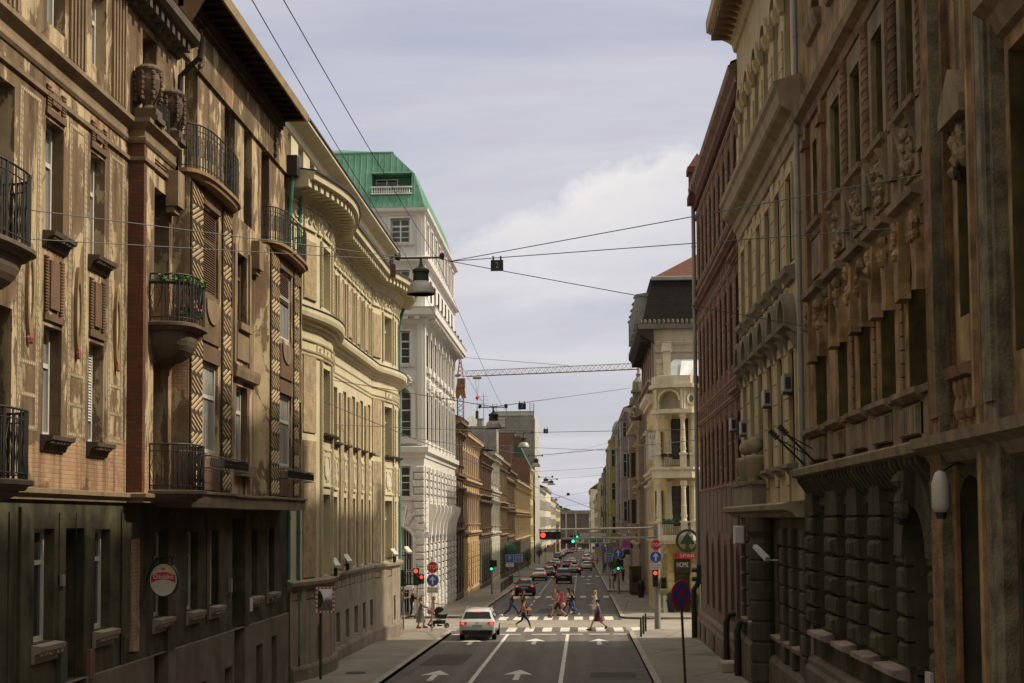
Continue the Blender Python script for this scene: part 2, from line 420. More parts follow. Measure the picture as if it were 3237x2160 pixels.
def skeleton(h, pose, female):
 """joints of a figure facing +x, feet at z=0. pose: lf/lb = forward/back foot offset, kick = raised rear heel, arms, lean"""
 s = h/1.75; g = pose; ln = g.get('lean', .03); st = g.get('stride', .0); lift = g.get('kick', .0)
 hipz = (.93-.06*abs(st)**1.3)*s
 P = {'pelvis': (0, 0, hipz), 'waist': (ln*.35, 0, hipz+.2*s), 'chest': (ln*.8*1, 0, hipz+.42*s), 'neck': (ln, 0, hipz+.57*s), 'jaw': (ln+.035, 0, hipz+.645*s), 'head': (ln+.02, 0, hipz+.735*s), 'crown': (ln+.0, 0, hipz+.8*s), 'nose': (ln+.115*s, 0, hipz+.70*s)}
 sw = (.165 if female else .195)*s
 for sd_, sg in (('L', 1), ('R', -1)):
  f = st*sg*.5*g.get('lead', 1)                       # foot forward or back
  P['hip'+sd_] = (0, .09*s*sg, hipz-.05*s)
  back = f < 0
  az = (.085+(lift if back else 0))*s
  P['ankle'+sd_] = (f*s, .085*s*sg, az)
  kx = f*.5+.05+(.10*lift/.25 if back else .02*abs(st)); P['knee'+sd_] = (kx*s, .09*s*sg, (.48+.02*(0 if back else 1))*s)
  tz = -.06 if not (back and lift) else -.1
  P['toe'+sd_] = ((f+.17)*s, .1*s*sg, max(.03, az/s+tz)*s) if not (back and lift > .1) else ((f+.06)*s, .1*s*sg, (az/s-.14)*s)
  P['heel'+sd_] = ((f-.05)*s, .085*s*sg, max(.035*s, az-.05*s))
  P['sh'+sd_] = (ln*.9, sw*sg, hipz+.50*s)
  a = g.get('arm'+sd_, -f*.9); b = g.get('fore'+sd_, .35)
  el = (P['sh'+sd_][0]+.29*s*math.sin(a), sw*sg*1.13, P['sh'+sd_][2]-.29*s*math.cos(a)); P['el'+sd_] = el
  q = a+b; wr = (el[0]+.25*s*math.sin(q), el[1]-.04*s*sg*(1 if b > .9 else 0), el[2]-.25*s*math.cos(q)); P['wr'+sd_] = wr
  dx, dz = math.sin(q), -math.cos(q)
  P['palm'+sd_] = (wr[0]+.075*s*dx, wr[1], wr[2]+.075*s*dz)
  for k in range(4):
   o_ = (k-1.5)*.021*s; ln_ = (.07, .082, .078, .06)[k]*s; c = P['palm'+sd_]
   nx, nz = -dz, dx
   P['kn%d%s' % (k, sd_)] = (c[0]+dx*ln_*.5+nx*o_, c[1]-.004*sg, c[2]+dz*ln_*.5+nz*o_)
   P['tip%d%s' % (k, sd_)] = (c[0]+dx*ln_+nx*o_*1.1, c[1]-.022*s*sg, c[2]+dz*ln_+nz*o_*1.1)
  P['thm'+sd_] = (wr[0]+dx*.05*s+(-dz)*.045*s, wr[1]-.01*sg, wr[2]+dz*.05*s+dx*.045*s); P['tht'+sd_] = (wr[0]+dx*.09*s+(-dz)*.06*s, wr[1]-.02*sg, wr[2]+dz*.09*s+dx*.06*s)
 return P, s
BODY = [('pelvis', 'waist'), ('waist', 'chest'), ('chest', 'neck'), ('neck', 'jaw'), ('jaw', 'head'), ('head', 'crown'), ('head', 'nose')]
RAD = {'pelvis': (.115, .15), 'waist': (.095, .125), 'chest': (.11, .15), 'neck': .055, 'jaw': .07, 'head': (.1, .082), 'crown': .07, 'nose': .016, 'hip': .088, 'knee': .058, 'ankle': .042, 'toe': .036, 'heel': .035, 'sh': .056, 'el': .042, 'wr': .029, 'palm': (.042, .018), 'kn': .0105, 'tip': .008, 'thm': .013, 'tht': .010}
def rad(k, s):
 b = k.rstrip('LR0123'); r = RAD.get(k) or RAD.get(b); return tuple(x*s for x in r) if isinstance(r, tuple) else r*s
def grow(P, s, edges, grow_=1.0, over={}):
 names = []
 for e in edges:
  for k in e:
   if k not in names: names.append(k)
 rr = []
 for k in names:
  r = rad(k, s); m = over.get(k.rstrip('LR'), grow_)
  rr.append(tuple(x*m for x in r) if isinstance(r, tuple) else r*m)
 return skin_mesh([P[k] for k in names], [(names.index(a), names.index(b)) for a, b in edges], rr, 0, 1)
def limb_edges(arms=True, legs=True, hands=True):
 E = []
 for q in 'LR':
  if legs: E += [('pelvis', 'hip'+q), ('hip'+q, 'knee'+q), ('knee'+q, 'ankle'+q), ('ankle'+q, 'toe'+q), ('ankle'+q, 'heel'+q)]
  if arms: E += [('chest', 'sh'+q), ('sh'+q, 'el'+q), ('el'+q, 'wr'+q)]
  if arms and hands:
   E += [('wr'+q, 'palm'+q), ('wr'+q, 'thm'+q), ('thm'+q, 'tht'+q)]
   for k in range(4): E += [('palm'+q, 'kn%d%s' % (k, q)), ('kn%d%s' % (k, q), 'tip%d%s' % (k, q))]
 return E
SKN = (.40, .22, .15); DK = (.012, .012, .014); NAVY = (.018, .028, .06); JEAN = (.06, .10, .19)
PEOPLE = [
 (-4.6, 92.5, 5, 1.84, 0, dict(stride=.95, kick=.1, armR=.5, foreR=1.5, armL=.35, foreL=1.4), 'tee', 0, 'trousers', (SKN, DK, NAVY, (.03, .04, .2), (.03, .02, .015)), 'short', (), 'person in black tee and navy trousers striding across at the left of the crossing'),
 (-3.9, 94.0, 0, 1.74, 1, dict(stride=.6, kick=.05, armR=.6, foreR=1.1, lead=-1), 'tee', 0, 'trousers', (SKN, DK, DK, DK, (.12, .025, .015)), 'long', (), 'red haired person in black clothes walking behind the man in black tee'),
 (-3.35, 80.7, 8, 1.66, 1, dict(stride=.85, kick=.2, armL=.3, foreL=1.45, armR=.2, foreR=1.4, lead=-1), 'tee', 1, 'trousers', ((.42, .24, .17), (.30, .10, .08), DK, (.6, .55, .5), (.02, .013, .01)), 'bun', (), 'person in patterned red top and black leggings, nearest on the left half of the crossing'),
 (-1.55, 92.0, 180, 1.76, 0, dict(stride=.95, kick=.12, armR=.4, foreR=1.3, armL=-.2, foreL=1.2), 'tee', 0, 'shorts', (SKN, (.10, .05, .30), DK, DK, (.03, .02, .015)), 'short', ('backpack', 'bag'), 'person in purple tee and black shorts carrying a big red backpack'),
 (-1.75, 94.4, 180, 1.93, 0, dict(stride=.5, armR=.2, foreR=.7), 'tee', 0, 'shorts', ((.45, .23, .17), (.40, .16, .13), (.34, .16, .14), DK, (.2, .11, .06)), 'short', (), 'tall person in faded red clothes half hidden behind the red backpack'),
 (-.92, 95.2, 175, 1.80, 1, dict(stride=.8, kick=.1, armR=.45, foreR=1.3, armL=.3, foreL=1.2), 'tee', 0, 'trousers', (SKN, (.50, .46, .38), NAVY, (.1, .1, .1), (.03, .02, .012)), 'long', (), 'person in cream top and dark jeans in the middle of the crossing'),
 (-.62, 93.8, 180, 1.72, 1, dict(stride=.75, kick=.12, armR=.5, foreR=1.4, lead=-1), 'jacket', 1, 'trousers', (SKN, DK, JEAN, (.6, .58, .55), (.04, .022, .012)), 'long', ('whitebag',), 'long haired person in black jacket and blue jeans with a white shoulder bag'),
 (.85, 79.2, 180, 1.70, 1, dict(stride=.9, kick=.16, armR=.1, foreR=.4), 'jacket', 1, 'skirt', (SKN, (.10, .13, .16), (.10, .02, .025), DK, (.02, .014, .01)), 'bun', (), 'person in denim jacket and dark red skirt striding left on the near crossing'),
 (.85, 93.2, 180, 1.68, 1, dict(stride=.4, armR=.2, foreR=.5), 'tee', 1, 'skirt', (SKN, (.48, .40, .34), (.42, .35, .3), (.5, .45, .4), (.36, .22, .09)), 'long', (), 'blonde person in a pale outfit on the far crossing behind the denim jacket'),
 (-9.05, 79.6, 2, 1.72, 1, dict(stride=.35, armR=.75, foreR=.55, armL=.75, foreL=.5), 'tee', 1, 'dress', (SKN, (.17, .155, .125), (.17, .155, .125), (.40, .03, .03), (.20, .09, .035)), 'tail', (), 'person in long grey-green dress and red shoes pushing the pushchair'),
 (-8.5, 81.2, 0, 1.70, 1, dict(stride=.55, kick=.06, armR=1.25, foreR=.25, armL=.4, foreL=.6), 'tee', 0, 'trousers', ((.45, .25, .17), (.58, .42, .40), (.52, .16, .13), DK, (.22, .1, .04)), 'long', ('pinkbag',), 'person in white-pink top and coral trousers reaching out beside the pushchair'),
 (-11.55, 91.0, 5, 1.80, 0, dict(stride=.12, armR=.35, foreR=1.5, armL=.3, foreL=1.4, lean=.07), 'tee', 0, 'trousers', (SKN, (.25, .25, .22), JEAN, (.5, .5, .48), (.05, .03, .02)), 'short', (), 'person in grey tee and blue jeans looking at a phone by the white corner building'),
 (-11.0, 91.6, 10, 1.80, 0, dict(stride=.15, armR=.4, foreR=1.5, armL=.3, foreL=.9, lean=.06), 'jacket', 1, 'trousers', (SKN, DK, DK, DK, (.02, .015, .01)), 'short', (), 'person all in black standing beside the man in grey tee'),
 (3.75, 163.8, 85, 1.80, 0, dict(stride=.45, armR=-.2, foreR=.3), 'tee', 0, 'trousers', (SKN, (.52, .48, .44), DK, DK, (.03, .02, .015)), 'short', (), 'person in white tee and black trousers walking away on the right pavement'),
 (4.7, 165.2, 80, 1.76, 0, dict(stride=.5), 'jacket', 1, 'trousers', (SKN, (.03, .025, .02), DK, DK, (.02, .015, .01)), 'short', (), 'dark dressed person right of the white tee on the right pavement'),
 (3.2, 207, 88, 1.78, 0, dict(stride=.4), 'jacket', 1, 'trousers', (SKN, (.07, .065, .06), (.05, .05, .05), DK, (.03, .02, .015)), 'short', (), 'person in grey walking under the far blue lane board'),
 (4.1, 214, 92, 1.72, 1, dict(stride=.5), 'jacket', 1, 'trousers', (SKN, (.05, .045, .05), NAVY, DK, (.05, .03, .02)), 'long', (), 'dark dressed person beside the one in grey on the far right pavement'),
 (3.0, 282, 90, 1.75, 0, dict(stride=.4), 'tee', 0, 'trousers', (SKN, (.45, .28, .12), (.08, .07, .06), DK, (.03, .02, .015)), 'short', (), 'person in an orange-yellow top far along the right pavement'),
 (-7.7, 300, -80, 1.8, 0, dict(stride=.4), 'jacket', 1, 'trousers', (SKN, DK, DK, DK, (.02, .015, .01)), 'short', (), 'dark figure standing at the left kerb before the hoarding'),
 (-2.2, 560, 170, 1.8, 0, dict(stride=.8), 'jacket', 1, 'trousers', (SKN, (.05, .05, .055), (.04, .04, .05), DK, (.02, .015, .01)), 'short', (), 'tiny dark figure crossing the road far away'),
]
PB_ = []
for pr in PEOPLE:
 x, y, hd, h, fem, pose, top, slv, bot, cols, hair, ext, lab = pr
 P, s = skeleton(h, pose, fem); job = []
 full = BODY + limb_edges(hands=y < 120); job.append(('body', grow(P, s, full), 0))
 E = [('pelvis', 'waist'), ('waist', 'chest')] if bot != 'trousers' or top == 'jacket' else [('waist', 'chest')]
 E = [('waist', 'pelvis'), ('waist', 'chest')]
 for q in 'LR':
  E += [('chest', 'sh'+q), ('sh'+q, 'el'+q)]
  if slv: E.append(('el'+q, 'wr'+q))
 Pt = dict(P)
 if not slv:
  for q in 'LR': a, b = Vector(P['sh'+q]), Vector(P['el'+q]); Pt['el'+q] = tuple(a+(b-a)*.62)
 job.append(('jacket' if top == 'jacket' else 'shirt', grow(Pt, s, E, 1.16 if top == 'tee' else 1.28, {'wr': 1.5, 'pelvis': 1.1, 'el': 1.35}), 1))
 if bot in ('trousers', 'shorts'):
  Pt = dict(P); E = [('waist', 'pelvis')]
  for q in 'LR':
   E += [('pelvis', 'hip'+q), ('hip'+q, 'knee'+q)]
   if bot == 'trousers': E.append(('knee'+q, 'ankle'+q))
  job.append(('trousers' if bot == 'trousers' else 'shorts', grow(Pt, s, E, 1.14, {'knee': 1.25 if not fem else 1.12, 'ankle': 1.45 if not fem else 1.2}), 2))
 PB_.append((pr, P, s, job))
PMESH = skin_flush(); _i = 0
TXT = {}
def text_mesh(body, size, ext=.01):
 if body not in TXT:
  cu = bpy.data.curves.new('t', 'FONT'); cu.body = body; cu.size = 1; cu.extrude = .5; cu.align_x = 'CENTER'; cu.align_y = 'CENTER'; cu.resolution_u = 3
  o = bpy.data.objects.new('t', cu); COL.objects.link(o); dg = bpy.context.evaluated_depsgraph_get()
  TXT[body] = bpy.data.meshes.new_from_object(o.evaluated_get(dg)); bpy.data.objects.remove(o); bpy.data.curves.remove(cu)
 me = TXT[body].copy(); me.transform(Matrix.Diagonal((size, size, ext*2, 1))); return me
for w_ in ('STOP', 'Osim vozila', 's dozvolom', 'A', 'A 1', 'A 3', 'P', '7-21 h', '0-24', 'Cat in Town', 'Sax', 'PAI', 'SPAR', 'HOME', 'Ožujsko', '2', '3', '4', 'R', 'T', 'I', 'N', 'ZG 1117 LS', 'ZG 417 BA'): text_mesh(w_, 1)
# ------------------------------------------------------------------ camera, sun, sky
cam = bpy.data.cameras.new('camera'); cam.lens = 50; cam.sensor_width = 36; cam.clip_start = .3; cam.clip_end = 6000
cam.shift_y = 312/3237.
CAM = bpy.data.objects.new('camera', cam); COL.objects.link(CAM); SC.camera = CAM
YAW, PITCH, ROLL = 0.04854083, 0.05589073, -0.007
f0 = Vector((-math.sin(YAW)*math.cos(PITCH), math.cos(YAW)*math.cos(PITCH), math.sin(PITCH)))
r0 = Vector((math.cos(YAW), math.sin(YAW), 0)); u0 = r0.cross(f0)
r1 = r0*math.cos(ROLL)+u0*math.sin(ROLL); u1 = -r0*math.sin(ROLL)+u0*math.cos(ROLL)
CAM.matrix_world = Matrix.Translation((0, 0, EYE)) @ Matrix((r1, u1, -f0)).transposed().to_4x4()
SUN_EL = math.radians(46); SUN_AZ = math.radians(86)       # azimuth clockwise from the street direction (+y)
sd = Vector((math.sin(SUN_AZ)*math.cos(SUN_EL), math.cos(SUN_AZ)*math.cos(SUN_EL), math.sin(SUN_EL)))
sun = bpy.data.lights.new('sun', 'SUN'); sun.energy = 4.1; sun.angle = math.radians(1.5); sun.color = (1., .90, .71)
SUN = bpy.data.objects.new('sun', sun); COL.objects.link(SUN); SUN.rotation_euler = sd.to_track_quat('Z', 'Y').to_euler(); SUN.location = (40, 40, 60)
W = bpy.data.worlds.new('World'); SC.world = W; W.use_nodes = True
t = NT(W.node_tree)
bg = next(n for n in t.n if n.type == 'BACKGROUND')
sky = t.new('ShaderNodeTexSky'); sky.sky_type = 'NISHITA'; sky.sun_disc = False
sky.sun_elevation = SUN_EL; sky.sun_rotation = SUN_AZ; sky.air_density = 1.0; sky.dust_density = 2.2; sky.ozone_density = 1.4
d = t.new('ShaderNodeTexCoord').outputs['Generated']; x, y, z = t.sep(d)
zz = t.math('ABSOLUTE', z)
pv = t.comb(t.math('DIVIDE', x, t.math('ADD', zz, .12)), t.math('DIVIDE', y, t.math('ADD', zz, .12)))
n1 = t.noise(t.map(pv, (.55, 1.0, 1)), 1.1, 8, .58, .35)
n2 = t.noise(t.map(pv, (.35, 1.6, 1), (4.2, 1.3, 0)), 2.2, 6, .55)
veil = t.step(t.math('ADD', t.math('MULTIPLY', n1, .7), t.math('MULTIPLY', n2, .3)), .36, .64, .62, 1.)
veil = t.math('MAXIMUM', veil, t.step(z, .2, .02, 0, .9))
yy = t.math('MAXIMUM', y, .05); u = t.math('DIVIDE', x, yy); v = t.math('DIVIDE', z, yy)
uv = t.comb(u, v)
nc = t.noise(uv, 26, 7, .6); nb = t.noise(t.map(uv, (1, 1.5, 1)), 9, 6, .6)
crest = t.math('MINIMUM', t.math('ADD', t.math('MULTIPLY', u, .46), .242), .268)
crest = t.math('ADD', crest, t.math('MULTIPLY', t.math('SUBTRACT', nc, .5), .05))
crest = t.math('ADD', crest, t.math('MULTIPLY', t.math('SUBTRACT', nb, .5), .05))
below = t.math('SUBTRACT', crest, v)
side = t.math('MULTIPLY', t.step(u, -.13, -.03), t.step(y, .2, .5))
edge = t.math('MULTIPLY', t.step(below, -.001, .013), side)
cum = t.math('MULTIPLY', edge, t.step(below, .11, .0, .12, 1.))
cum = t.math('MULTIPLY', cum, t.step(nb, .3, .6, .4, 1.))
skyc = t.mix(1., sky.outputs['Color'], (.15, .135, .125), 'MULTIPLY')
cl = t.mix(t.step(n1, .4, .7), (.56, .56, .665), (.75, .735, .75))
c = t.mix(veil, skyc, cl)
c = t.mix(t.math('MULTIPLY', cum, .95), c, (.93, .89, .86))
dt = t.new('ShaderNodeVectorMath', operation='DOT_PRODUCT'); t.l.new(d, dt.inputs[0]); dt.inputs[1].default_value = sd
glow = t.math('ADD', t.step(z, .40, .85, 1., 1.8), t.step(dt.outputs['Value'], .6, 1., 0., 1.3))
c = t.mix(1., c, t.comb(glow, glow, glow), 'MULTIPLY')
warm = t.math('MAXIMUM', t.step(z, .34, .6), t.step(y, .1, -.3))
c = t.mix(warm, c, t.mix(1., c, (1.0, .98, .76), 'MULTIPLY'))
t.l.new(c, bg.inputs['Color']); bg.inputs['Strength'].default_value = 1.0
SC.view_settings.view_transform = 'Standard'; SC.view_settings.look = 'None'; SC.view_settings.gamma = 1; SC.view_settings.exposure = 0
SC.cycles.max_bounces = 5; SC.cycles.diffuse_bounces = 3; SC.cycles.glossy_bounces = 2; SC.cycles.transmission_bounces = 2; SC.cycles.transparent_max_bounces = 6
SC.cycles.caustics_reflective = False; SC.cycles.caustics_refractive = False
# ------------------------------------------------------------------ ground, road, pavements
def roadmat():
 m, t, b = start('asphalt'); p = t.pos(); x, y, z = t.sep(p)
 n1 = t.noise(t.map(p, (1.1, .09, 1)), 1.3, 5, .6); n2 = t.noise(p, 60, 3); n3 = t.noise(p, .5, 6); n5 = t.noise(t.map(p, (1, .35, 1), (9, 2, 0)), 1.1, 7, .7)
 c = t.mix(t.step(n1, .3, .7), (.080, .066, .058), (.138, .116, .102))
 lane = t.math('FRACT', t.math('DIVIDE', t.math('ADD', x, 7.05), 3.15))
 w = t.math('ABSOLUTE', t.math('SUBTRACT', t.math('ABSOLUTE', t.math('SUBTRACT', lane, .5)), .26))
 c = t.mix(t.math('MULTIPLY', t.step(w, .13, .0), t.step(n1, .3, .7, .25, .6)), c, (.172, .148, .130))
 c = t.mix(t.step(n3, .5, .75, 0, .35), c, (.13, .112, .10))
 c = t.mix(t.step(n5, .56, .66, 0, .45), c, (.042, .035, .032)); c = t.mix(t.step(n5, .40, .30, 0, .4), c, (.15, .13, .115))
 n4 = t.noise(t.map(p, (.25, 2.4, 1)), 1.0, 4, .6)
 rl = t.math('MULTIPLY', t.step(x, -.3, .2), t.math('MULTIPLY', t.step(y, 69, 66), t.step(n4, .5, .62)))
 c = t.mix(t.math('MULTIPLY', rl, .6), c, (.04, .032, .029))
 c = t.mix(t.step(n2, .3, .7, 0, .3), c, (.035, .03, .028))
 t.l.new(c, b.inputs['Base Color']); b.inputs['Roughness'].default_value = .82; b.inputs['Specular IOR Level'].default_value = .35
 t.l.new(t.bump(n2, .3, .01), b.inputs['Normal']); return m
M_ROAD = roadmat()
def pavemat(name, a, c2, seam=(3.1, 2.2)):
 m, t, b = start(name); p = t.pos(); x, y, z = t.sep(p)
 n1 = t.noise(p, .35, 7, .62); n2 = t.noise(p, 45, 3); n3 = t.noise(p, 1.6, 5)
 vo = t.new('ShaderNodeTexVoronoi', feature='DISTANCE_TO_EDGE'); t.l.new(t.map(p, (.2, .12, 1)), vo.inputs['Vector']); vo.inputs['Scale'].default_value = 1.
 c = t.mix(t.step(n1, .42, .58), a, c2)
 c = t.mix(t.step(n3, .5, .75, 0, .4), c, sc3(a, .62))
 c = t.mix(t.step(vo.outputs['Distance'], .012, .004, 0, .6), c, sc3(a, .35))
 c = t.mix(t.step(n2, .3, .7, 0, .2), c, sc3(a, .5))
 t.l.new(c, b.inputs['Base Color']); b.inputs['Roughness'].default_value = .9; b.inputs['Specular IOR Level'].default_value = .2
 t.l.new(t.bump(n2, .3, .01), b.inputs['Normal']); return m
M_PAVE = pavemat('pavement_asphalt', (.21, .18, .148), (.265, .23, .19))
M_KERB = mat('kerb_stone', (.33, .29, .245), var=.25, scale=2.)
M_GROUND = mat('earth_ground', (.12, .11, .09))
M_PAINT = None
def paintmat():
 m, t, b = start('road_paint'); p = t.pos()
 n = t.noise(p, 3.2, 6, .7); n2 = t.noise(t.map(p, (1, 3, 1)), 9, 4)
 c = t.mix(t.step(t.math('ADD', t.math('MULTIPLY', n, .6), t.math('MULTIPLY', n2, .4)), .52, .62), (.58, .54, .475), (.19, .165, .15))
 t.l.new(c, b.inputs['Base Color']); b.inputs['Roughness'].default_value = .75; return m
M_PAINT = paintmat()
def sheet(name, poly, off, m, kind='structure'):
 mb = MB(); mb.face([(x, y, gz(y)+off) for x, y in poly]); o = mb.build(name, m); o['kind'] = kind; return o
def slab(name, poly, h, m, kind='structure'):
 mb = MB(); mb.flat(poly, lambda y: gz(y)-.15, lambda y: gz(y)+h); o = mb.build(name, m); o['kind'] = kind; return o
sheet('ground', [(-1500, -60), (1500, -60), (1500, 2600), (-1500, 2600)], -.03, M_GROUND)
sheet('road', [(-7.02, -20), (2.42, -20), (2.42, 900), (-7.02, 900)], 0, M_ROAD)
sheet('side_street', [(-60, 78.6), (-7.03, 78.6), (-7.03, 91.6), (-60, 91.6)], -.004, pavemat('side_street_paving', (.25, .215, .175), (.31, .27, .225)))
sheet('side_street', [(2.43, 78.6), (60, 78.6), (60, 91.6), (2.43, 91.6)], -.004, bpy.data.materials['side_street_paving'])
sheet('crossing_paving', [(-7.02, 81.9), (2.42, 81.9), (2.42, 88.9), (-7.02, 88.9)], .004, bpy.data.materials['side_street_paving'])
PH = .13
def kerb(name, path, side, y0=None):
 mb = MB(); n = len(path)
 for i in range(n-1):
  p, q = Vector(path[i]), Vector(path[i+1]); L = (q-p).length; k = max(1, int(L/1.2)); d = (q-p)/k
  nr = Vector((d.y, -d.x)).normalized()*side*.24
  for j in range(k):
   a = p+d*(j+.012); b = p+d*(j+.988)
   pl = [(a.x, a.y), (b.x, b.y), (b.x+nr.x, b.y+nr.y), (a.x+nr.x, a.y+nr.y)]
   mb.flat(pl, lambda y: gz(y)-.1, lambda y: gz(y)+PH+.012)
 o = mb.build(name, M_KERB); o['kind'] = 'structure'; return o
def arc2(cx, cy, r, a0, a1, n=6): return [(cx+r*math.cos(math.radians(a0+(a1-a0)*i/n)), cy+r*math.sin(math.radians(a0+(a1-a0)*i/n))) for i in range(n+1)]
nl = [(-7.02, -20), (-7.02, 76.0)] + arc2(-8.6, 77.2, 1.58, -10, 90, 6) + [(-30, 78.8)]
nr = [(2.42, -20), (2.42, 74.0)] + arc2(4.4, 75.8, 1.98, 190, 90, 6) + [(30, 77.8)]
fl = [(-30, 91.8)] + arc2(-8.6, 93.4, 1.6, -90, 0, 6) + [(-7.0, 98), (-6.95, 190)]
frt = [(30, 89.5)] + arc2(4.2, 91.4, 1.8, 270, 180, 6) + [(2.4, 100), (2.4, 126)] + arc2(4, 127, 1.6, 190, 90, 4) + [(30, 128.6)]
def pavement(path, inner):
 slab('pavement', path + inner, PH, M_PAVE)
pavement(nl, [(-30, 60), (-30, -20)]); kerb('kerb', nl[:9], -1)
pavement(nr, [(30, 60), (30, -20)]); kerb('kerb', nr[:9], 1)
pavement(fl, [(-30, 190)]); kerb('kerb', fl[1:], -1)
pavement(frt, []); kerb('kerb', frt[1:14], 1)
for x0, x1, sg in ((-6.95, -30, -1), (2.4, 30, 1)):
 for y0, y1 in ((193, 232), (236, 330), (335, 520), (526, 880)) if sg < 0 else ((137, 195), (199, 330), (335, 520), (526, 880)):
  pl = [(x0, y0), (x0, y1), (x1, y1), (x1, y0)]
  slab('pavement', pl, PH, M_PAVE); kerb('kerb', [(x0, y0), (x0, y1)], sg)
def marks(name, polys, off=.008):
 mb = MB()
 for pl in polys: mb.face([(x, y, gz(y)+off) for x, y in pl])
 o = mb.build(name, M_PAINT); o['kind'] = 'structure'; return o
def rect(x0, x1, y0, y1): return [(x0, y0), (x1, y0), (x1, y1), (x0, y1)]
marks('lane_line', [rect(-4.06, -3.9, 20, 75.6)]); marks('lane_line', [rect(-.88, -.72, 20, 75.6)])
marks('stop_line', [rect(a, b, 75.6, 76.05) for a, b in ((-6.9, -6.2), (-4.5, -3.3), (-2.7, -1.4), (-1.1, .0), (.3, 1.4), (1.6, 2.35))])
marks('zebra_crossing', [rect(-6.2+i*.99, -5.68+i*.99, 78.0, 81.6) for i in range(10)])
marks('zebra_crossing', [rect(-6.3+i*.96, -5.75+i*.96, 89.2, 93.2) for i in range(9)])
marks('zebra_crossing', [rect(-6.2+i*1.0, -5.7+i*1.0, 123.5, 127) for i in range(9)])
marks('zebra_crossing', [rect(-6.2+i*1.0, -5.7+i*1.0, 192, 197) for i in range(9)])
marks('stop_line', [rect(-6.7, 2.2, 95.0, 95.3)])
for xx in (-3.95, -.78):
 marks('lane_line', [rect(xx-.07, xx+.07, 97+i*6, 100+i*6) for i in range(5)] + [rect(xx-.07, xx+.07, 131+i*4.2, 133+i*4.2) for i in range(90)])
def arrow(x, y, L=4.2, w=.55, st=.11):
 return [[(x-st, y), (x+st, y), (x+st, y+L*.55), (x-st, y+L*.55)], [(x-w, y+L*.5), (x-st, y+L*.56), (x+st, y+L*.56), (x+w, y+L*.5), (x, y+L)]]
for x, y in ((-5.5, 51), (-2.43, 51.2), (-5.5, 68.4), (-2.38, 68.6), (.79, 68.3), (-2.2, 107), (.8, 107), (.7, 176), (.7, 160)):
 marks('road_arrow', arrow(x, y, 4.0))
M_IRON = mat('cast_iron', (.03, .028, .026), rough=.6, streak=0)
for pl in ([(-6.6, 57), (-4.9, 57.3), (-4.8, 63), (-6.5, 62.6)], [(.2, 52), (1.9, 52), (2.0, 54.2), (.3, 54.1)], [(-3.2, 98), (-1.4, 98.2), (-1.5, 104), (-3.1, 104)]): sheet('road_patch', pl, .004, mat('patched_asphalt', (.058, .048, .043), streak=0, var=.3))
for i, (x, y, r) in enumerate(((-8.4, 52.6, .38), (4.2, 90.5, .3))):
 mb = MB(); mb.lathe((x, y, gz(y)+PH), [(0.01, .012), (r*.86, .012), (r*.88, .004), (r*.93, .004), (r*.95, .014), (r, .014), (r, -.03)], 20)
 tag(mb.build('manhole_cover', M_IRON), ['dark iron cover set in the left pavement near the mirror post', 'iron cover in the far right pavement by the corner house'][i], 'manhole cover')
# ------------------------------------------------------------------ shared building materials
M_WHITEWOOD = mat('white_window_paint', (.52, .50, .46), rough=.6, streak=.15, bump=.1, local=True)
M_DARKWOOD = mat('dark_window_wood', (.05, .036, .028), rough=.6, streak=.1, bump=.1, local=True)  # deep frames of this wood also stand in for reveal shade
M_BROWNWOOD = mat('weathered_brown_wood', (.16, .10, .06), rough=.7, streak=.3, local=True)
G_DARK = glassmat('window_glass_dark')
G_CURT = glassmat('window_glass_curtain', cur=(.34, .33, .31))
G_GREY = glassmat('window_glass_grey', col=(.05, .055, .055))
M_IRONWORK = mat('black_wrought_iron', (.018, .016, .014), rough=.55, streak=0, bump=.1, spec=.4)
M_ZINC = mat('grey_zinc', (.22, .21, .20), rough=.45, spec=.5, streak=.3)
M_GREENPIPE = mat('green_copper_pipe', (.05, .15, .115), rough=.7, streak=.2)
M_DARKPIPE = mat('dark_iron_pipe', (.03, .028, .025), rough=.6, streak=.1)
M_TILE = brickmat('red_roof_tile', (.155, .064, .042), (.115, .047, .034), (.05, .025, .02), bw=.22, bh=.3, ms=.02)
M_DARKROOF = brickmat('dark_slate_roof', (.05, .043, .038), (.035, .03, .027), (.015, .013, .012), bw=.3, bh=.25, ms=.015)
M_BLIND = mat('brown_roller_blind', (.13, .075, .045), rough=.7, streak=.1, local=True)
M_WBLIND = mat('white_roller_blind', (.55, .54, .52), rough=.6, streak=.05, local=True)
M_BLACKC = mat('black_cable', (.015, .014, .013), bump=0)
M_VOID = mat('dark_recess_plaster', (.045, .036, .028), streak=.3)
def pipe(parent, pts, r, m, name='drainpipe', coll=True):
 mb = MB(); mb.tube(pts, r, 8)
 if coll:
  for i in range(len(pts)-1):
   p, q = Vector(pts[i]), Vector(pts[i+1])
   if (q-p).length > 3:
    n = int((q-p).length/2.5)
    for k in range(1, n+1):
     c = p+(q-p)*k/(n+1); e = (q-p).normalized()*.04
     mb.tube([c-e, c+e], r*1.22, 8)
 return mb.build(name, m, parent, smooth=False)
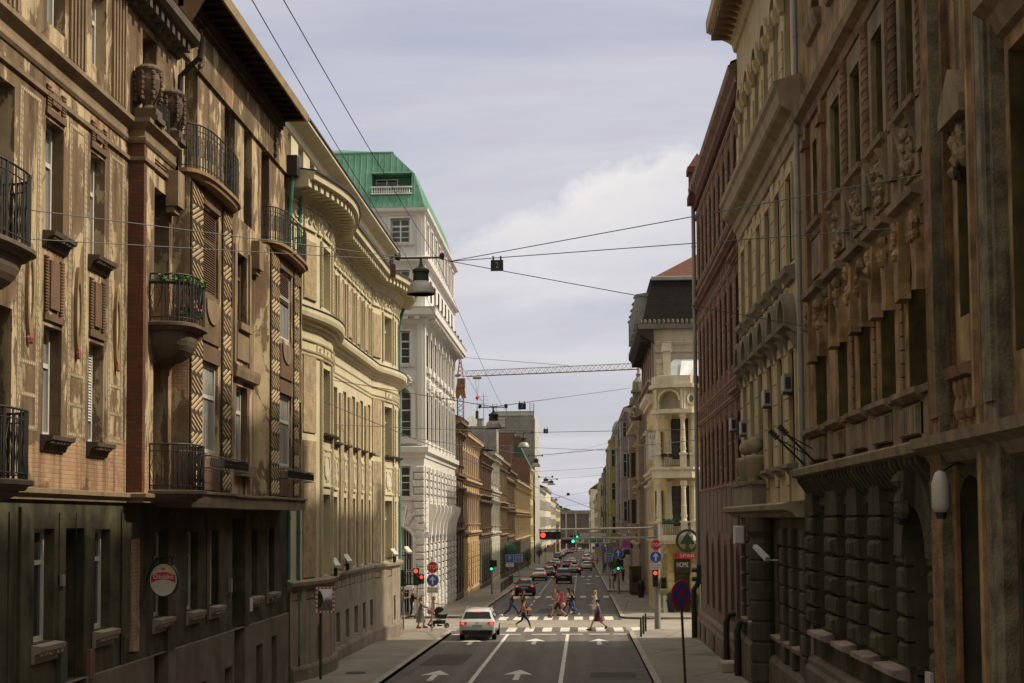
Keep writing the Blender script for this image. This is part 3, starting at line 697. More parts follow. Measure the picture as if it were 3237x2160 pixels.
def chevrons(mb, F, a0, a1, b0, b1, c, H=.95):
 w = a1-a0; n = max(1, round((b1-b0)/H)); H = (b1-b0)/n
 for i in range(n):
  for half in (0, 1):
   lo = b0+i*H+half*H/2+.015; hi = lo+H/2-.03; sg = -1 if half else 1
   y = lo-w*.36 if sg > 0 else lo
   step = .14
   k = 0
   base = lo-w*.36 if sg > 0 else lo
   top = hi if sg > 0 else hi+w*.36
   while base+k*step < top:
    s0 = base+k*step; s1 = s0+sg*w*.36      # height at left / right edge
    t0, t1 = 0., 1.
    for lim, cmp in ((lo+.03, 1), (hi-.03, -1)):
     f0 = (s0-lim)*cmp; f1 = (s1-lim)*cmp
     if f0 < 0 and f1 < 0: t0 = 2
     elif f0 < 0: t0 = max(t0, f0/(f0-f1))
     elif f1 < 0: t1 = min(t1, f0/(f0-f1))
    if t1-t0 > .12:
     A = (a0+.03+(w-.06)*t0, s0+(s1-s0)*t0); B = (a0+.03+(w-.06)*t1, s0+(s1-s0)*t1); e = .046
     p = [F.P(A[0], A[1]-e, c), F.P(B[0], B[1]-e, c), F.P(B[0], B[1]+e, c), F.P(A[0], A[1]+e, c)]
     q = [F.P(A[0], A[1]-e*.6, c+.02), F.P(B[0], B[1]-e*.6, c+.02), F.P(B[0], B[1]+e*.6, c+.02), F.P(A[0], A[1]+e*.6, c+.02)]
     mb.add(p+q, [(0, 1, 5, 4), (1, 2, 6, 5), (2, 3, 7, 6), (3, 0, 4, 7), (4, 5, 6, 7)])
    k += 1
def balcony(parent, F, ac, half, out, z, rail, mslab, style=0, th=.18, corbel=None, flat=.0):
 """rounded balcony on facade frame: slab (+ bowl below), railing as a sub-part"""
 n = 18
 def pt(q, k=1.0):
  c, s = math.cos(q), math.sin(q); e = .62
  return (ac-half*k*math.copysign(abs(c)**e, c), out*k*abs(s)**e)
 sl = MB(); pl = [pt(PI*i/n) for i in range(n+1)]; m = len(pl)
 def ringv(k, b): return [F.P(ac+(a-ac)*k, b, -.02+(c+.02)*k) for a, c in pl]
 vs = []; lv = [(1.0, z), (1.04, z-.02), (1.04, z-th*.5), (.97, z-th*.6), (.93, z-th)]
 for k, b in lv: vs += ringv(k, b)
 fs = [tuple(range(m))] + [(j*m+i, j*m+i+1, (j+1)*m+i+1, (j+1)*m+i) for j in range(len(lv)-1) for i in range(m-1)] + [tuple((len(lv)-1)*m+i for i in range(m))]
 sl.add(vs, fs)
 if corbel:
  vs = []; K = 7
  for j in range(K+1):
   t_ = j/K; k = .8*math.sqrt(max(0, 1-t_**2))+.05; vs += ringv(k, z-th-corbel*t_)
  sl.add(vs, [(j*m+i, j*m+i+1, (j+1)*m+i+1, (j+1)*m+i) for j in range(K) for i in range(m-1)])
 b = sl.build('balcony', mslab, parent)
 r = MB(); K = 26 if half > 1.2 else 20
 P = [pt(PI*i/K, .95) for i in range(K+1)]
 for hh, rr in ((rail, .022), (rail-.16, .012), (.1, .014)): r.tube([F.P(a, z+hh, c) for a, c in P], rr, 5)
 for i, (a, c) in enumerate(P):
  r.tube([F.P(a, z, c), F.P(a, z+rail, c)], .017 if i % 4 else .028, 4)
  if i < K:
   a2, c2 = P[i+1]; am, cm = (a+a2)/2, (c+c2)/2
   if style == 0 and i % 2 == 0:
    r.tube([F.P(am, z+rail*.2, cm), F.P(a+(am-a)*.2, z+rail*.5, c+(cm-c)*.2), F.P(am, z+rail*.8, cm), F.P(a2+(am-a2)*.2, z+rail*.5, c2+(cm-c2)*.2)], .011, 4, closed=True)
   elif style == 1:
    for hz in ((.3, .62) if i % 2 else (.45, .75)): r.tube([F.P(a, z+rail*hz, c), F.P(a2, z+rail*hz, c2)], .011, 4)
    r.tube([F.P(am, z+rail*.3, cm), F.P(am, z+rail*.75, cm)], .01, 4)
   elif i % 2: r.tube([F.P(am, z+.1, cm), F.P(am, z+rail-.16, cm)], .011, 4)
 ro = r.build('railing', M_IRONWORK, b); ro.location = (0, 0, 0)
 return b
def urn(parent, x, y, z, h, m):
 s = h/1.35; mb = MB()
 mb.bbox(x-.3*s, x+.3*s, y-.3*s, y+.3*s, z, z+.12*s); mb.bbox(x-.24*s, x+.24*s, y-.24*s, y+.24*s, z+.12*s, z+.3*s)
 mb.lathe((x, y, z), [(.2*s, .3*s), (.12*s, .4*s), (.17*s, .5*s), (.26*s, .7*s), (.29*s, .95*s), (.25*s, 1.1*s), (.3*s, 1.18*s), (.3*s, 1.22*s), (.2*s, 1.3*s), (.0, 1.36*s)], 14)
 for k in range(7):                                            # hanging fruit garlands
  q = 2*PI*k/7
  for j in range(6): mb.blob((x+.28*s*math.cos(q), y+.28*s*math.sin(q), z+(1.08-j*.11)*s), (.06*s, .06*s, .07*s), n=5, m=3)
 return mb.build('urn', m, parent)
# ------------------------------------------------------------------ the weathered art nouveau house (left, nearest)
def house_weathered():
 T = thing('apartment_building', 'weathered brown art nouveau apartment house with peeling stucco and round iron balconies', 'building', (-10.2, 33, gz(33)))
 L = left(-10.2); B = left(-9.85)
 ST = peeling('peeling_brown_stucco', (.165, .108, .066), (.48, .365, .23), (.40, .22, .13), (.46, .28, .17), .5, .70,
    [(28.6, 6.2, 2.9, .75), (27.0, 9.75, .7, .8), (29.5, 13.6, .8, .6), (26.9, 13.2, .6, .6), (33.9, 9.4, 1.3, 1.8), (30.8, 6.1, 1.2, .9)])
 DK = mat('dark_brown_stucco', (.135, .082, .05), var=.3, scale=1.2, streak=.4)
 BR = brickmat('dark_red_brick', (.17, .065, .04), (.12, .05, .035), (.085, .06, .045), bw=.3, bh=.09)
 OL = mat('dark_olive_render', (.062, .056, .031), var=.7, scale=1.1, streak=.85, dark=(.022, .018, .012))
 PL = mat('grey_brown_plinth', (.145, .115, .088), var=.3, streak=.5)
 SN = mat('dirty_stone_trim', (.22, .155, .095), var=.3, streak=.5, dark=(.04, .028, .02))
 CH = mat('ochre_herringbone_tile', (.38, .275, .16), var=.3, streak=.45, dark=(.07, .045, .03))
 SILL = mat('sooty_sill_stone', (.10, .075, .058), var=.35, streak=.4)
 cols = [(26.45, 27.4), (28.95, 29.85)]
 holes = [(a0, a1, b0, b1, 0, .32) for a0, a1 in cols for b0, b1 in ((6.68, 8.78), (10.58, 12.78), (14.66, 16.35))]
 holes += [(21.6, 24.95, 5.75, 8.85, 0, 1.3), (21.6, 24.95, 9.6, 12.9, 0, 1.3)]
 mb = MB(); mb.wall(L, 17, 31.5, 5.6, 17.3, holes)
 mb.wall(B, 31.45, 34.0, 5.6, 13.75, [(32.26, 33.45, 5.75, 8.8, 0, 1.25), (32.26, 33.45, 9.6, 12.8, 0, 1.25), (32.26, 33.45, 13.12, 13.47, 0, .15)])
 mb.wall(L, 31.5, 35.3, 13.75, 17.3, [(32.4, 33.5, 14.3, 16.6, 0, .5)])
 mb.wall(left(-9.8), 34.0, 42.7, 5.7, 13.75, [(39.95, 41.3, 6.65, 8.9, 0, .28), (40.05, 41.2, 10.75, 12.75, 0, .28)])
 mb.wall(L, 42.6, 48.9, 5.7, 13.75, [])
 tops = [(35.95, 37.2), (40.05, 41.3), (42.45, 43.5), (44.8, 45.95)]
 mb.wall(L, 35.3, 48.9, 13.75, 18.75, [(a, b, 13.76, 17.05, 0, .9) for a, b in tops])
 mb.face([(-10.2, 48.9, -2), (-22, 48.9, -2), (-22, 48.9, 18.7), (-10.2, 48.9, 18.7)])
 mb.face([(-22, 17, -2), (-22, 48.9, -2), (-22, 48.9, 18.7), (-22, 17, 18.7)])
 mb.face([(-10.2, 17, -2), (-22, 17, -2), (-22, 17, 18.7), (-10.2, 17, 18.7)])
 mb.face([(-10.2, 31.5, 13.75), (-9.8, 31.5, 13.75), (-9.8, 35.3, 13.75), (-10.2, 35.3, 13.75)])
 wall = mb.build('wall', ST, T)
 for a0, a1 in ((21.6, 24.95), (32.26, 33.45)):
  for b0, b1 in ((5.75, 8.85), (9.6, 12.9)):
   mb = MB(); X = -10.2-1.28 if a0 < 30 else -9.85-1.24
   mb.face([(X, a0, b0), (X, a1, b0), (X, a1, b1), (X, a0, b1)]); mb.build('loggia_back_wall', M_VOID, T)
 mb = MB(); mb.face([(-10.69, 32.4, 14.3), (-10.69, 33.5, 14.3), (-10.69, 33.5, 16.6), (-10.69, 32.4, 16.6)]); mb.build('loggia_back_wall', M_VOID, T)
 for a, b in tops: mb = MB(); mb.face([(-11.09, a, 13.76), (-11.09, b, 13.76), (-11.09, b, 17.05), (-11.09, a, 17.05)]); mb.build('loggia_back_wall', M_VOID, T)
 mb = MB(); mb.box(front(31.44), -10.25, -9.84, 5.62, 13.7, -.2, .003); mb.build('brick_return', BR, T)
 gw = [(26.12, 27.13, 2.75, 4.89), (29.43, 30.41, 2.75, 4.86), (33.57, 34.61, 2.72, 4.75), (36.44, 37.47, 2.7, 4.75), (38.7, 39.6, 2.7, 4.77), (43.55, 44.45, 2.7, 4.78), (45.87, 46.9, 2.7, 4.77)]
 bw = [(33.4, 34.6, -.5, 1.85), (37.2, 38.1, -.5, .75), (40.1, 41.0, -.5, .85), (44.0, 44.9, -.45, 1.15), (46.2, 47.0, -.45, 1.25)]
 mb = MB(); mb.wall(L, 17, 48.9, 1.85, 5.6, [(a, b, c, d, 0, .3) for a, b, c, d in gw] + [(27.75, 28.8, 1.85, 4.89, 0, .7), (41.2, 42.5, 1.85, 5.1, 0, .6)])
 mb.box(L, 34.5, 35.1, 1.85, 5.4, 0, .08); mb.box(L, 25.35, 25.75, 1.85, 5.3, 0, .06); mb.box(L, 42.52, 43.1, 1.85, 5.36, 0, .07)
 for a in (24.9, 27.35, 31.1): mb.box(L, a, a+.3, 1.86, 5.2, 0, .03)
 mb.build('ground_floor_wall', OL, T)
 mb = MB(); mb.wall(left(-10.13), 17, 48.9, -1.2, 1.84, [(a, b, c, d, 0, .3) for a, b, c, d in bw] + [(27.75, 28.8, -1.2, 1.84, 0, .7), (41.2, 42.5, -1.2, 1.84, 0, .6)])
 mb.face([(-10.13, 17, 1.84), (-10.13, 48.9, 1.84), (-10.21, 48.9, 1.86), (-10.21, 17, 1.86)])
 mb.face([(-10.13, 48.9, -1.2), (-10.3, 48.9, -1.2), (-10.3, 48.9, 1.84), (-10.13, 48.9, 1.84)])
 mb.build('plinth', PL, T)
 for a, b, c, d in bw:
  mb = MB(); mb.box(L, a, b, c, d, -.24, -.2)
  for k in range(5): mb.box(L, a+.05, b-.05, c+.1+(d-c-.2)*k/5, c+.1+(d-c-.2)*(k+.8)/5, -.2, -.18)
  mb.build('cellar_shutter', M_DARKWOOD, T)
 for a0, a1 in ((27.75, 28.8), (41.2, 42.5)):
  mb = MB(); F = L; c = -.62 if a0 < 30 else -.55
  mb.box(F, a0, a1, -.75, 4.0, c-.06, c)
  for x0, x1 in ((a0+.08, (a0+a1)/2-.05), ((a0+a1)/2+.05, a1-.08)):
   for z0, z1 in ((-.3, .7), (.9, 2.2), (2.4, 3.8)): mb.box(F, x0, x1, z0, z1, c, c+.035)
  mb.box(F, a0, a1, 4.0, 5.1, c-.06, c-.02); dd = mb.build('door', M_DARKWOOD, T)
 mb = MB(); mb.prism(L, [(31.75, 2.1), (32.35, 2.05), (32.4, 2.6), (32.33, 3.2), (32.41, 3.9), (32.36, 4.65), (31.85, 4.6), (31.78, 3.6), (31.84, 2.9)], .0, .035)
 mb.build('bare_plaster_strip', peeling('bare_strip_render', (.34, .27, .19), (.45, .36, .26), (.28, .16, .10), (.3, .18, .12), .42, .52), T)
 mb = MB()
 mb.sweep([(-10.2, 17), (-10.2, 31.42), (-9.85, 31.42), (-9.85, 33.7)], ledge_profile(5.44, 5.64, .16), 1)
 mb.build('ledge', SN, T)
 slabp = [(-9.86, 33.55), (-9.36, 33.8), (-9.33, 38.2), (-9.62, 38.9), (-9.7, 40.6), (-9.66, 42.0), (-9.36, 42.5), (-9.33, 47.75), (-10.2, 47.8)]
 mb = MB(); mb.flat(slabp + [(-10.25, 47.8), (-10.25, 33.55)], 5.36, 5.73)
 mb.sweep(slabp, [(0, 5.69), (.06, 5.69), (.06, 5.745), (0, 5.76)], 1)
 mb.build('bay_slab', mat('stained_render_slab', (.20, .145, .10), var=.25, streak=.6), T)
 mb = MB(); mb.sweep([(-10.2, 17), (-10.2, 31.42), (-9.85, 31.42), (-9.85, 33.8)], [(-.02, 13.6), (.03, 13.6), (.07, 13.66), (.07, 13.72), (.04, 13.76), (.04, 13.9), (.16, 14.0), (.2, 14.04), (.2, 14.14), (-.05, 14.18)], 1)
 mb.sweep([(-10.2, 17), (-10.2, 31.42), (-9.85, 31.42), (-9.85, 33.8)], [(-.02, 13.18), (.06, 13.2), (.07, 13.28), (-.02, 13.3)], 1)
 mb.build('cornice', SN, T)
 for p, wins, slots, chs in (([(-9.86, 33.72), (-9.45, 33.8), (-9.45, 38.15), (-9.8, 38.85)], (34.95, 36.55), (37.78, 38.08), ((33.82, 34.85), (36.85, 37.7))),
      ([(-9.8, 42.25), (-9.45, 42.65), (-9.45, 47.75), (-10.2, 47.8)], (44.05, 45.95), (47.05, 47.6), ((42.7, 43.9), (46.15, 46.95)))):
  mb = MB(); F = left(-9.45); y0, y1 = p[1][1], p[2][1]
  hs = [(wins[0], wins[1], 6.75, 9.0, 0, .16), (wins[0], wins[1], 10.8, 12.95, 0, .16)] + [(slots[0], slots[1], b0, b1, 0, .16) for b0, b1 in ((6.75, 9.0), (10.8, 12.95))]
  mb.wall(F, y0, y1, 5.73, 13.45, hs)
  for i in (0, 2):
   G, Ln = seg(p[i], p[i+1], 1); mb.wall(G, 0, Ln, 5.73, 13.45)
  mb.face([(x, y, 13.45) for x, y in p])
  bay = mb.build('bay', ST, T)
  for a0, a1 in chs:
   ch = MB(); ch.mat(1).box(F, a0, a1, 5.76, 13.3, .0, .05); ch.mat(0); chevrons(ch, F, a0, a1, 5.8, 13.25, .05)
   ch.build('herringbone_pilaster', [CH, mat('sooty_groove', (.06, .04, .025))], bay).location = (0, 0, 0)
  for b0, b1 in ((9.05, 9.47), (13.0, 13.42), (9.55, 10.6), (5.8, 6.6)):
   mb = MB(); mb.box(F, wins[0]-.05, wins[1]+.05, b0, b1, 0, .055); mb.build('apron_panel', DK, bay).location = (0, 0, 0)
  m_ = (wins[0]+wins[1])/2; r_ = (wins[1]-wins[0])/2*.8; zt = 10.62
  mb = MB(); mb.prism(F, [(m_-r_, zt)] + [(m_-r_*math.cos(PI*i/8), zt-.1-.5*math.sin(PI*i/8)) for i in range(9)] + [(m_+r_, zt)], .05, .1); mb.build('scallop', SN, bay).location = (0, 0, 0)
  for k, (b0, b1) in enumerate(((6.75, 9.0), (10.8, 12.95))):
   dark = k == 1
   window(T, F, wins[0], wins[1], b0, b1, -.14, M_BROWNWOOD if dark and wins[0] < 40 else M_WHITEWOOD, G_CURT if not dark or wins[0] > 40 else G_DARK, (1, (.64,)), fw=.08, blind=(.97, M_BLIND) if dark and wins[0] < 40 else ((.42, M_BLIND) if dark else None))
   window(T, F, slots[0], slots[1], b0, b1, -.14, M_WHITEWOOD, G_DARK, (1, (.64,)), fw=.05)
 for y in (33.5, 42.1):
  mb = MB(); mb.box(left(-9.85), y-.35, y+.2, 12.55, 13.4, 0, .3); mb.box(left(-9.85), y-.3, y+.15, 12.4, 12.55, 0, .2); mb.build('bracket', SN, T)
 for a0, a1 in ((34.4, 38.4), (43.6, 47.9)):
  mb = MB(); F = left(-9.45)
  for b in (6.32, 6.62): mb.tube([F.P(a0, b, .05), F.P(a0, b, .38), F.P(a1, b, .38), F.P(a1, b, .05)], .014, 4)
  n = int((a1-a0)/.16)
  for i in range(n):
   a = a0+.08+(a1-a0)*i/n; mb.tube([F.P(a+.06*math.cos(q), 6.47+.12*math.sin(q), .38) for q in [2*PI*k/6 for k in range(6)]], .012, 4, closed=True)
  mb.build('window_guard', M_IRONWORK, T)
 BS = mat('balcony_stone', (.13, .095, .07), var=.3, streak=.5)
 FL = left(-10.2)
 balcony(T, FL, 22.6, 1.35, 1.05, 9.6, 1.25, BS, 0, corbel=.7); balcony(T, FL, 22.6, 1.35, 1.05, 5.72, 1.15, BS, 0, corbel=.25)
 balcony(T, B, 32.9, 1.02, .95, 9.6, 1.1, BS, 0, corbel=.75); balcony(T, B, 32.95, 1.0, .95, 5.74, 1.05, BS, 0, corbel=.2)
 RS = mat('rusty_balcony_edge', (.26, .165, .09), var=.3, streak=.5, dark=(.08, .035, .02))
 balcony(T, left(-9.7), 36.0, 2.25, .62, 13.62, 1.12, RS, 1, th=.22); balcony(T, left(-9.7), 45.25, 2.6, .62, 13.62, 1.05, RS, 1, th=.22)
 for k, (a0, a1) in enumerate(cols):
  for j, (b0, b1) in enumerate(((6.68, 8.78), (10.58, 12.78), (14.66, 16.35))):
   bl = (.75, M_WBLIND) if (k == 1 and j == 0) else None
   window(T, L, a0, a1, b0, b1, -.3, M_WHITEWOOD, G_CURT, (2, (.66,)), fw=.075, blind=bl)
   mb = MB()
   if j < 2:
    mb.prof(L, a0-.12, a1+.14, [(-.02, b0-.32), (.05, b0-.3), (.12, b0-.14), (.24, b0-.1), (.26, b0-.02), (-.3, b0+.02)])
    for i in range(7): mb.blob(L.P(a0+(a1-a0)*i/6, b0-.13, .16), (.07, .06, .06), n=5, m=3)
    s = mb.build('sill', SILL, T)
 for a0, a1, b0, b1 in gw:
  window(T, L, a0, a1, b0, b1, -.27, M_WHITEWOOD, G_DARK, (2, (.7,)), fw=.075)
  mb = MB(); mb.prof(L, a0-.1, a1+.12, [(0, b0-.36), (.05, b0-.36), (.07, b0-.2), (.2, b0-.14), (.22, b0-.04), (-.27, b0+.01)])
  for i in range(6): mb.blob(L.P(a0+(a1-a0)*i/5, b0-.19, .14), (.06, .05, .06), n=5, m=3)
  mb.build('sill', mat('pale_worn_sill', (.30, .235, .19), var=.25), T)
 window(T, left(-9.8), 40.05, 41.2, 10.75, 12.75, -.26, M_BROWNWOOD, G_DARK, (2, (.68,)), fw=.07); window(T, left(-9.8), 39.95, 41.3, 6.65, 8.9, -.26, M_WHITEWOOD, G_CURT, (2, (.68,)), fw=.08)
 F = left(-9.8)
 for a in (39.55, 41.35): mb = MB(); mb.box(F, a, a+.22, 9.5, 12.9, 0, .06); mb.build('pilaster', SN, T)
 mb = MB(); mb.box(F, 39.85, 41.3, 9.65, 10.5, 0, .06); mb.box(F, 39.9, 41.3, 10.5, 10.7, 0, .16); mb.build('apron_panel', SN, T); mb = MB(); mb.box(F, 39.7, 41.6, 6.3, 6.6, 0, .2); mb.build('sill', SN, T)
 mb = MB(); mb.prof(F, 39.3, 42.2, [(-.02, 9.05), (.16, 9.1), (.2, 9.3), (.2, 9.42), (-.02, 9.5)]); mb.build('window_hood', SN, T)
 for i, (a, b) in enumerate(tops): window(T, L, a+.05, b-.05, 14.0 if i else 13.8, 16.9, -.85, M_WHITEWOOD if i in (0, 3) else M_DARKWOOD, G_CURT if i in (0, 3) else G_DARK, (2, (.7,)))
 for a in (22.6,):
  for b in (5.8, 9.65): window(T, L, a-.6, a+.6, b, b+2.6, -1.25, M_WHITEWOOD, G_DARK, (2, (.7,)))
 for b in (5.8, 9.65): window(T, B, 32.45, 33.3, b, b+2.6, -1.2, M_BROWNWOOD, G_DARK, (2, (.7,)))
 window(T, L, 32.5, 33.4, 14.3, 16.1, -.48, M_BROWNWOOD, G_DARK, (2, (.7,)), blind=(.35, mat('ochre_blind', (.42, .27, .12), local=True)))
 for a0, a1 in cols:
  for b0, b1 in ((12.98, 13.5), (9.0, 10.2)):
   mb = MB(); n = int((b1-b0)/.06)
   for side in (a0-.02, a1-.18):
    for i in range(n): mb.box(L, side, side+.2, b0+i*.06, b0+i*.06+.035, .0, .045)
   mb.box(L, a0+.24, a1-.24, b0+.12, b1-.14, 0, .05)
   mb.box(L, a0-.04, a1+.04, b0-.12, b0-.0, 0, .05); mb.build('ribbed_panel', DK, T)
 mb = MB()
 for i in range(4): mb.box(B, 32.26, 33.45, 13.13+i*.09, 13.18+i*.09, -.14, -.02)
 mb.build('louvre', DK, T)
 for a0, a1 in ((27.62, 28.78), (25.1, 26.25), (30.05, 31.2)):
  mb = MB()
  def dash_v(a, b0, b1):
   b = b0
   while b < b1:
    if rnd.random() < .86: mb.box(L, a, a+.035, b, b+.085, .0, .012)
    b += .125
  def dash_h(b, x0, x1):
   a = x0
   while a < x1:
    if rnd.random() < .86: mb.box(L, a, a+.06, b, b+.045, .0, .012)
    a += .1
  mb.mat(1)
  for x0, x1, z0, z1 in ((a0+.08, a0+.24, 6.72, 13.05), (a1-.21, a1-.05, 6.72, 13.05), (a0+.24, a1-.21, 12.96, 13.05), (a0+.24, a1-.21, 7.93, 8.02), (a0+.24, a1-.21, 7.33, 7.42), (a0+.24, a1-.21, 6.72, 6.82)): mb.box(L, x0, x1, z0, z1, 0, .006)
  mb.mat(0)
  for a in (a0+.1, a0+.19, a1-.19, a1-.1): dash_v(a, 6.75, 13.0)
  for b in (12.98, 7.95, 7.35, 6.75): dash_h(b, a0+.12, a1-.1)
  mb.build('tile_border', [mat('cream_tile', (.46, .40, .28), streak=.2), mat('border_plaster', (.27, .195, .12), streak=.4)], T)
  m_ = (a0+a1)/2
  mb = MB(); mb.ring(L, m_, 9.3, 0, .07, .10, .16, 24, 0, 2*PI, 5.6)
  md = mb.build('medallion', mat('terracotta_frame', (.25, .165, .085)), T)
  mb = MB(); mb.disc(L, m_, 9.3, .01, .03, .12, 20, .66)
  mb.build('inlay', mat('cream_tile', (.46, .40, .28)), md).location = (0, 0, 0)
  mb = MB(); mb.blob(L.P(m_, 8.42, .06), (.05, .09, .12), n=6, m=4); mb.build('pendant', mat('rose_tile', (.32, .10, .08)), md).location = (0, 0, 0)
 for a0, k in ((23.9, 6), (27.6, 5), (30.2, 5)):
  mb = MB(); mb.box(L, a0, a0+k*.2-.08, 14.3, 16.75, 0, .02)
  for i in range(k): mb.box(L, a0+i*.2, a0+i*.2+.09, 14.3, 16.75, .02, .06)
  mb.build('ribbed_pilaster', SN, T)
 for y in (31.85, 33.75): urn(T, -9.88, y, 14.16, 1.4, mat('carved_dark_stone', (.12, .085, .058), var=.4, streak=.4))
 mb = MB(); F = B
 for b in (14.3, 14.95): mb.tube([F.P(32.1, b, .0), F.P(33.5, b, .0)], .018, 4)
 for i in range(12): mb.tube([F.P(32.15+i*.115, 14.2, 0), F.P(32.15+i*.115, 14.95, 0)], .01, 4)
 mb.build('terrace_railing', M_IRONWORK, T)
 mb = MB(); mb.box(L, 35.32, 48.85, 17.06, 18.2, 0, .09); fr_ = mb.build('frieze', peeling('frieze_stucco', (.15, .105, .062), (.42, .315, .19), (.4, .22, .13), (.46, .28, .17), .54, .72, [(40.2, 17.6, .6, .8), (35.6, 17.8, .7, 1.0)]), T)
 mb = MB()
 for a in (37.0, 46.4):
  for i in range(16): mb.blob(L.P(a+rnd.uniform(-.13, .13), 18.1-i*.062, .13), (.09, .1, .08), n=6, m=3)
 mb.build('carved_drop', mat('carved_dark_stone', (.12, .085, .058)), fr_).location = (0, 0, 0)
 mb = MB()
 mb.box(L, 35.3, 47.2, 18.2, 18.7, 0, .14)
 n = 62
 for i in range(n):
  a = 35.4+i*.19
  mb.box(L, a, a+.1, 18.36, 18.66, .14, .3); mb.blob(L.P(a+.05, 18.28, .2), (.06, .07, .07), n=5, m=3)
 mb.build('dentil_band', mat('dark_dentil_stone', (.09, .065, .045), var=.4), T)
 RW = mat('eave_board', (.028, .021, .016), streak=.3); FA = mat('eave_fascia', (.36, .26, .16), streak=.4)  # soffit boards darkened so the eave's shade sits in their colour
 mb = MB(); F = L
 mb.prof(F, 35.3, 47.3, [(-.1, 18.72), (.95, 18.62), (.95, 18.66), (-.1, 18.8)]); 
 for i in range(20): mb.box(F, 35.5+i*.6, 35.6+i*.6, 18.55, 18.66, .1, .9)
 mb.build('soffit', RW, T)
 mb = MB(); mb.prof(F, 35.25, 47.4, [(.93, 18.6), (1.0, 18.58), (1.06, 18.8), (1.0, 18.84), (.9, 18.8)])
 mb.box(front(47.35), -10.3, -9.14, 18.6, 18.82, -.06, .0); mb.build('eave_fascia', FA, T)
 mb = MB(); mb.face([F.P(35.3, 18.84, 1.0), F.P(47.4, 18.84, 1.0), F.P(46.5, 20.4, -.9), F.P(35.3, 20.4, -.9)])
 mb.face([F.P(35.3, 20.4, -.9), F.P(46.5, 20.4, -.9), F.P(44.5, 23.5, -6), F.P(35.3, 23.5, -6)])
 mb.face([F.P(47.4, 18.84, 1.0), F.P(48.9, 18.8, -.9), F.P(48.9, 18.8, -8), F.P(44.5, 23.5, -6), F.P(46.5, 20.4, -.9)])
 mb.mat(1).face([F.P(35.3, 18.84, 1.0), F.P(35.3, 20.4, -.9), F.P(35.3, 23.5, -6), F.P(35.3, 17.2, -6), F.P(35.3, 17.2, .0)]); mb.mat(0)
 mb.face([F.P(17, 17.45, .6), F.P(35.3, 17.45, .6), F.P(35.3, 21.0, -6), F.P(17, 21.0, -6)])
 mb.face([F.P(17, 21.0, -6), F.P(35.3, 21.0, -6), F.P(35.3, 18.7, -12), F.P(17, 18.7, -12)]); mb.face([F.P(35.3, 23.5, -6), F.P(44.5, 23.5, -6), F.P(48.9, 18.7, -12), F.P(35.3, 18.7, -12)])
 rf = mb.build('roof', [M_TILE, DK], T)
 mb = MB(); mb.prof(L, 17, 35.25, [(-.05, 16.75), (.1, 16.8), (.2, 17.0), (.5, 17.1), (.6, 17.2), (.6, 17.42), (-.05, 17.5)])
 for i in range(40): mb.box(L, 17.2+i*.45, 17.4+i*.45, 16.85, 17.08, .1, .42)
 mb.build('eaves_cornice', mat('dark_dentil_stone', (.09, .065, .045)), T)
 pipe(T, [(-9.45, 34.95, 17.2), (-9.55, 35.0, 16.75), (-10.05, 35.05, 16.3), (-10.08, 35.05, 14.0)], .075, M_DARKPIPE)
 mb = MB(); mb.bbox(-10.1, -9.75, 48.3, 48.75, 17.0, 17.7); mb.build('rainwater_head', M_DARKPIPE, T)
 pipe(T, [(-9.95, 48.55, 17.0), (-10.0, 48.55, 16.2), (-10.08, 48.6, 15.7), (-10.08, 48.6, 3.0)], .07, M_GREENPIPE)
 for a, b, w, h, m in ((27.35, 3.9, .16, .22, M_ZINC), (28.95, 2.15, .3, .6, mat('rusty_meter_box', (.16, .085, .06))), (27.3, 2.35, .36, .75, mat('faded_green_board', (.055, .065, .05))), (43.2, 2.5, .22, .4, M_WBLIND), (40.75, 3.2, .14, .4, M_ZINC)):
  mb = MB(); mb.box(L, a, a+w, b-.6*h, b+.4*h, .0, .09); mb.build('meter_box', m, T)
 for a, b, c in ((28.2, 5.2, 1.9), (31.05, 5.3, 1.9), (38.2, 5.2, 2.2)): mb = MB(); mb.tube([L.P(a, b, .04), L.P(a+.02, (b+c)/2, .035), L.P(a, c, .04)], .012, 5); mb.build('cable', M_BLACKC, T)
 return T
HOUSE_WEATHERED = house_weathered()
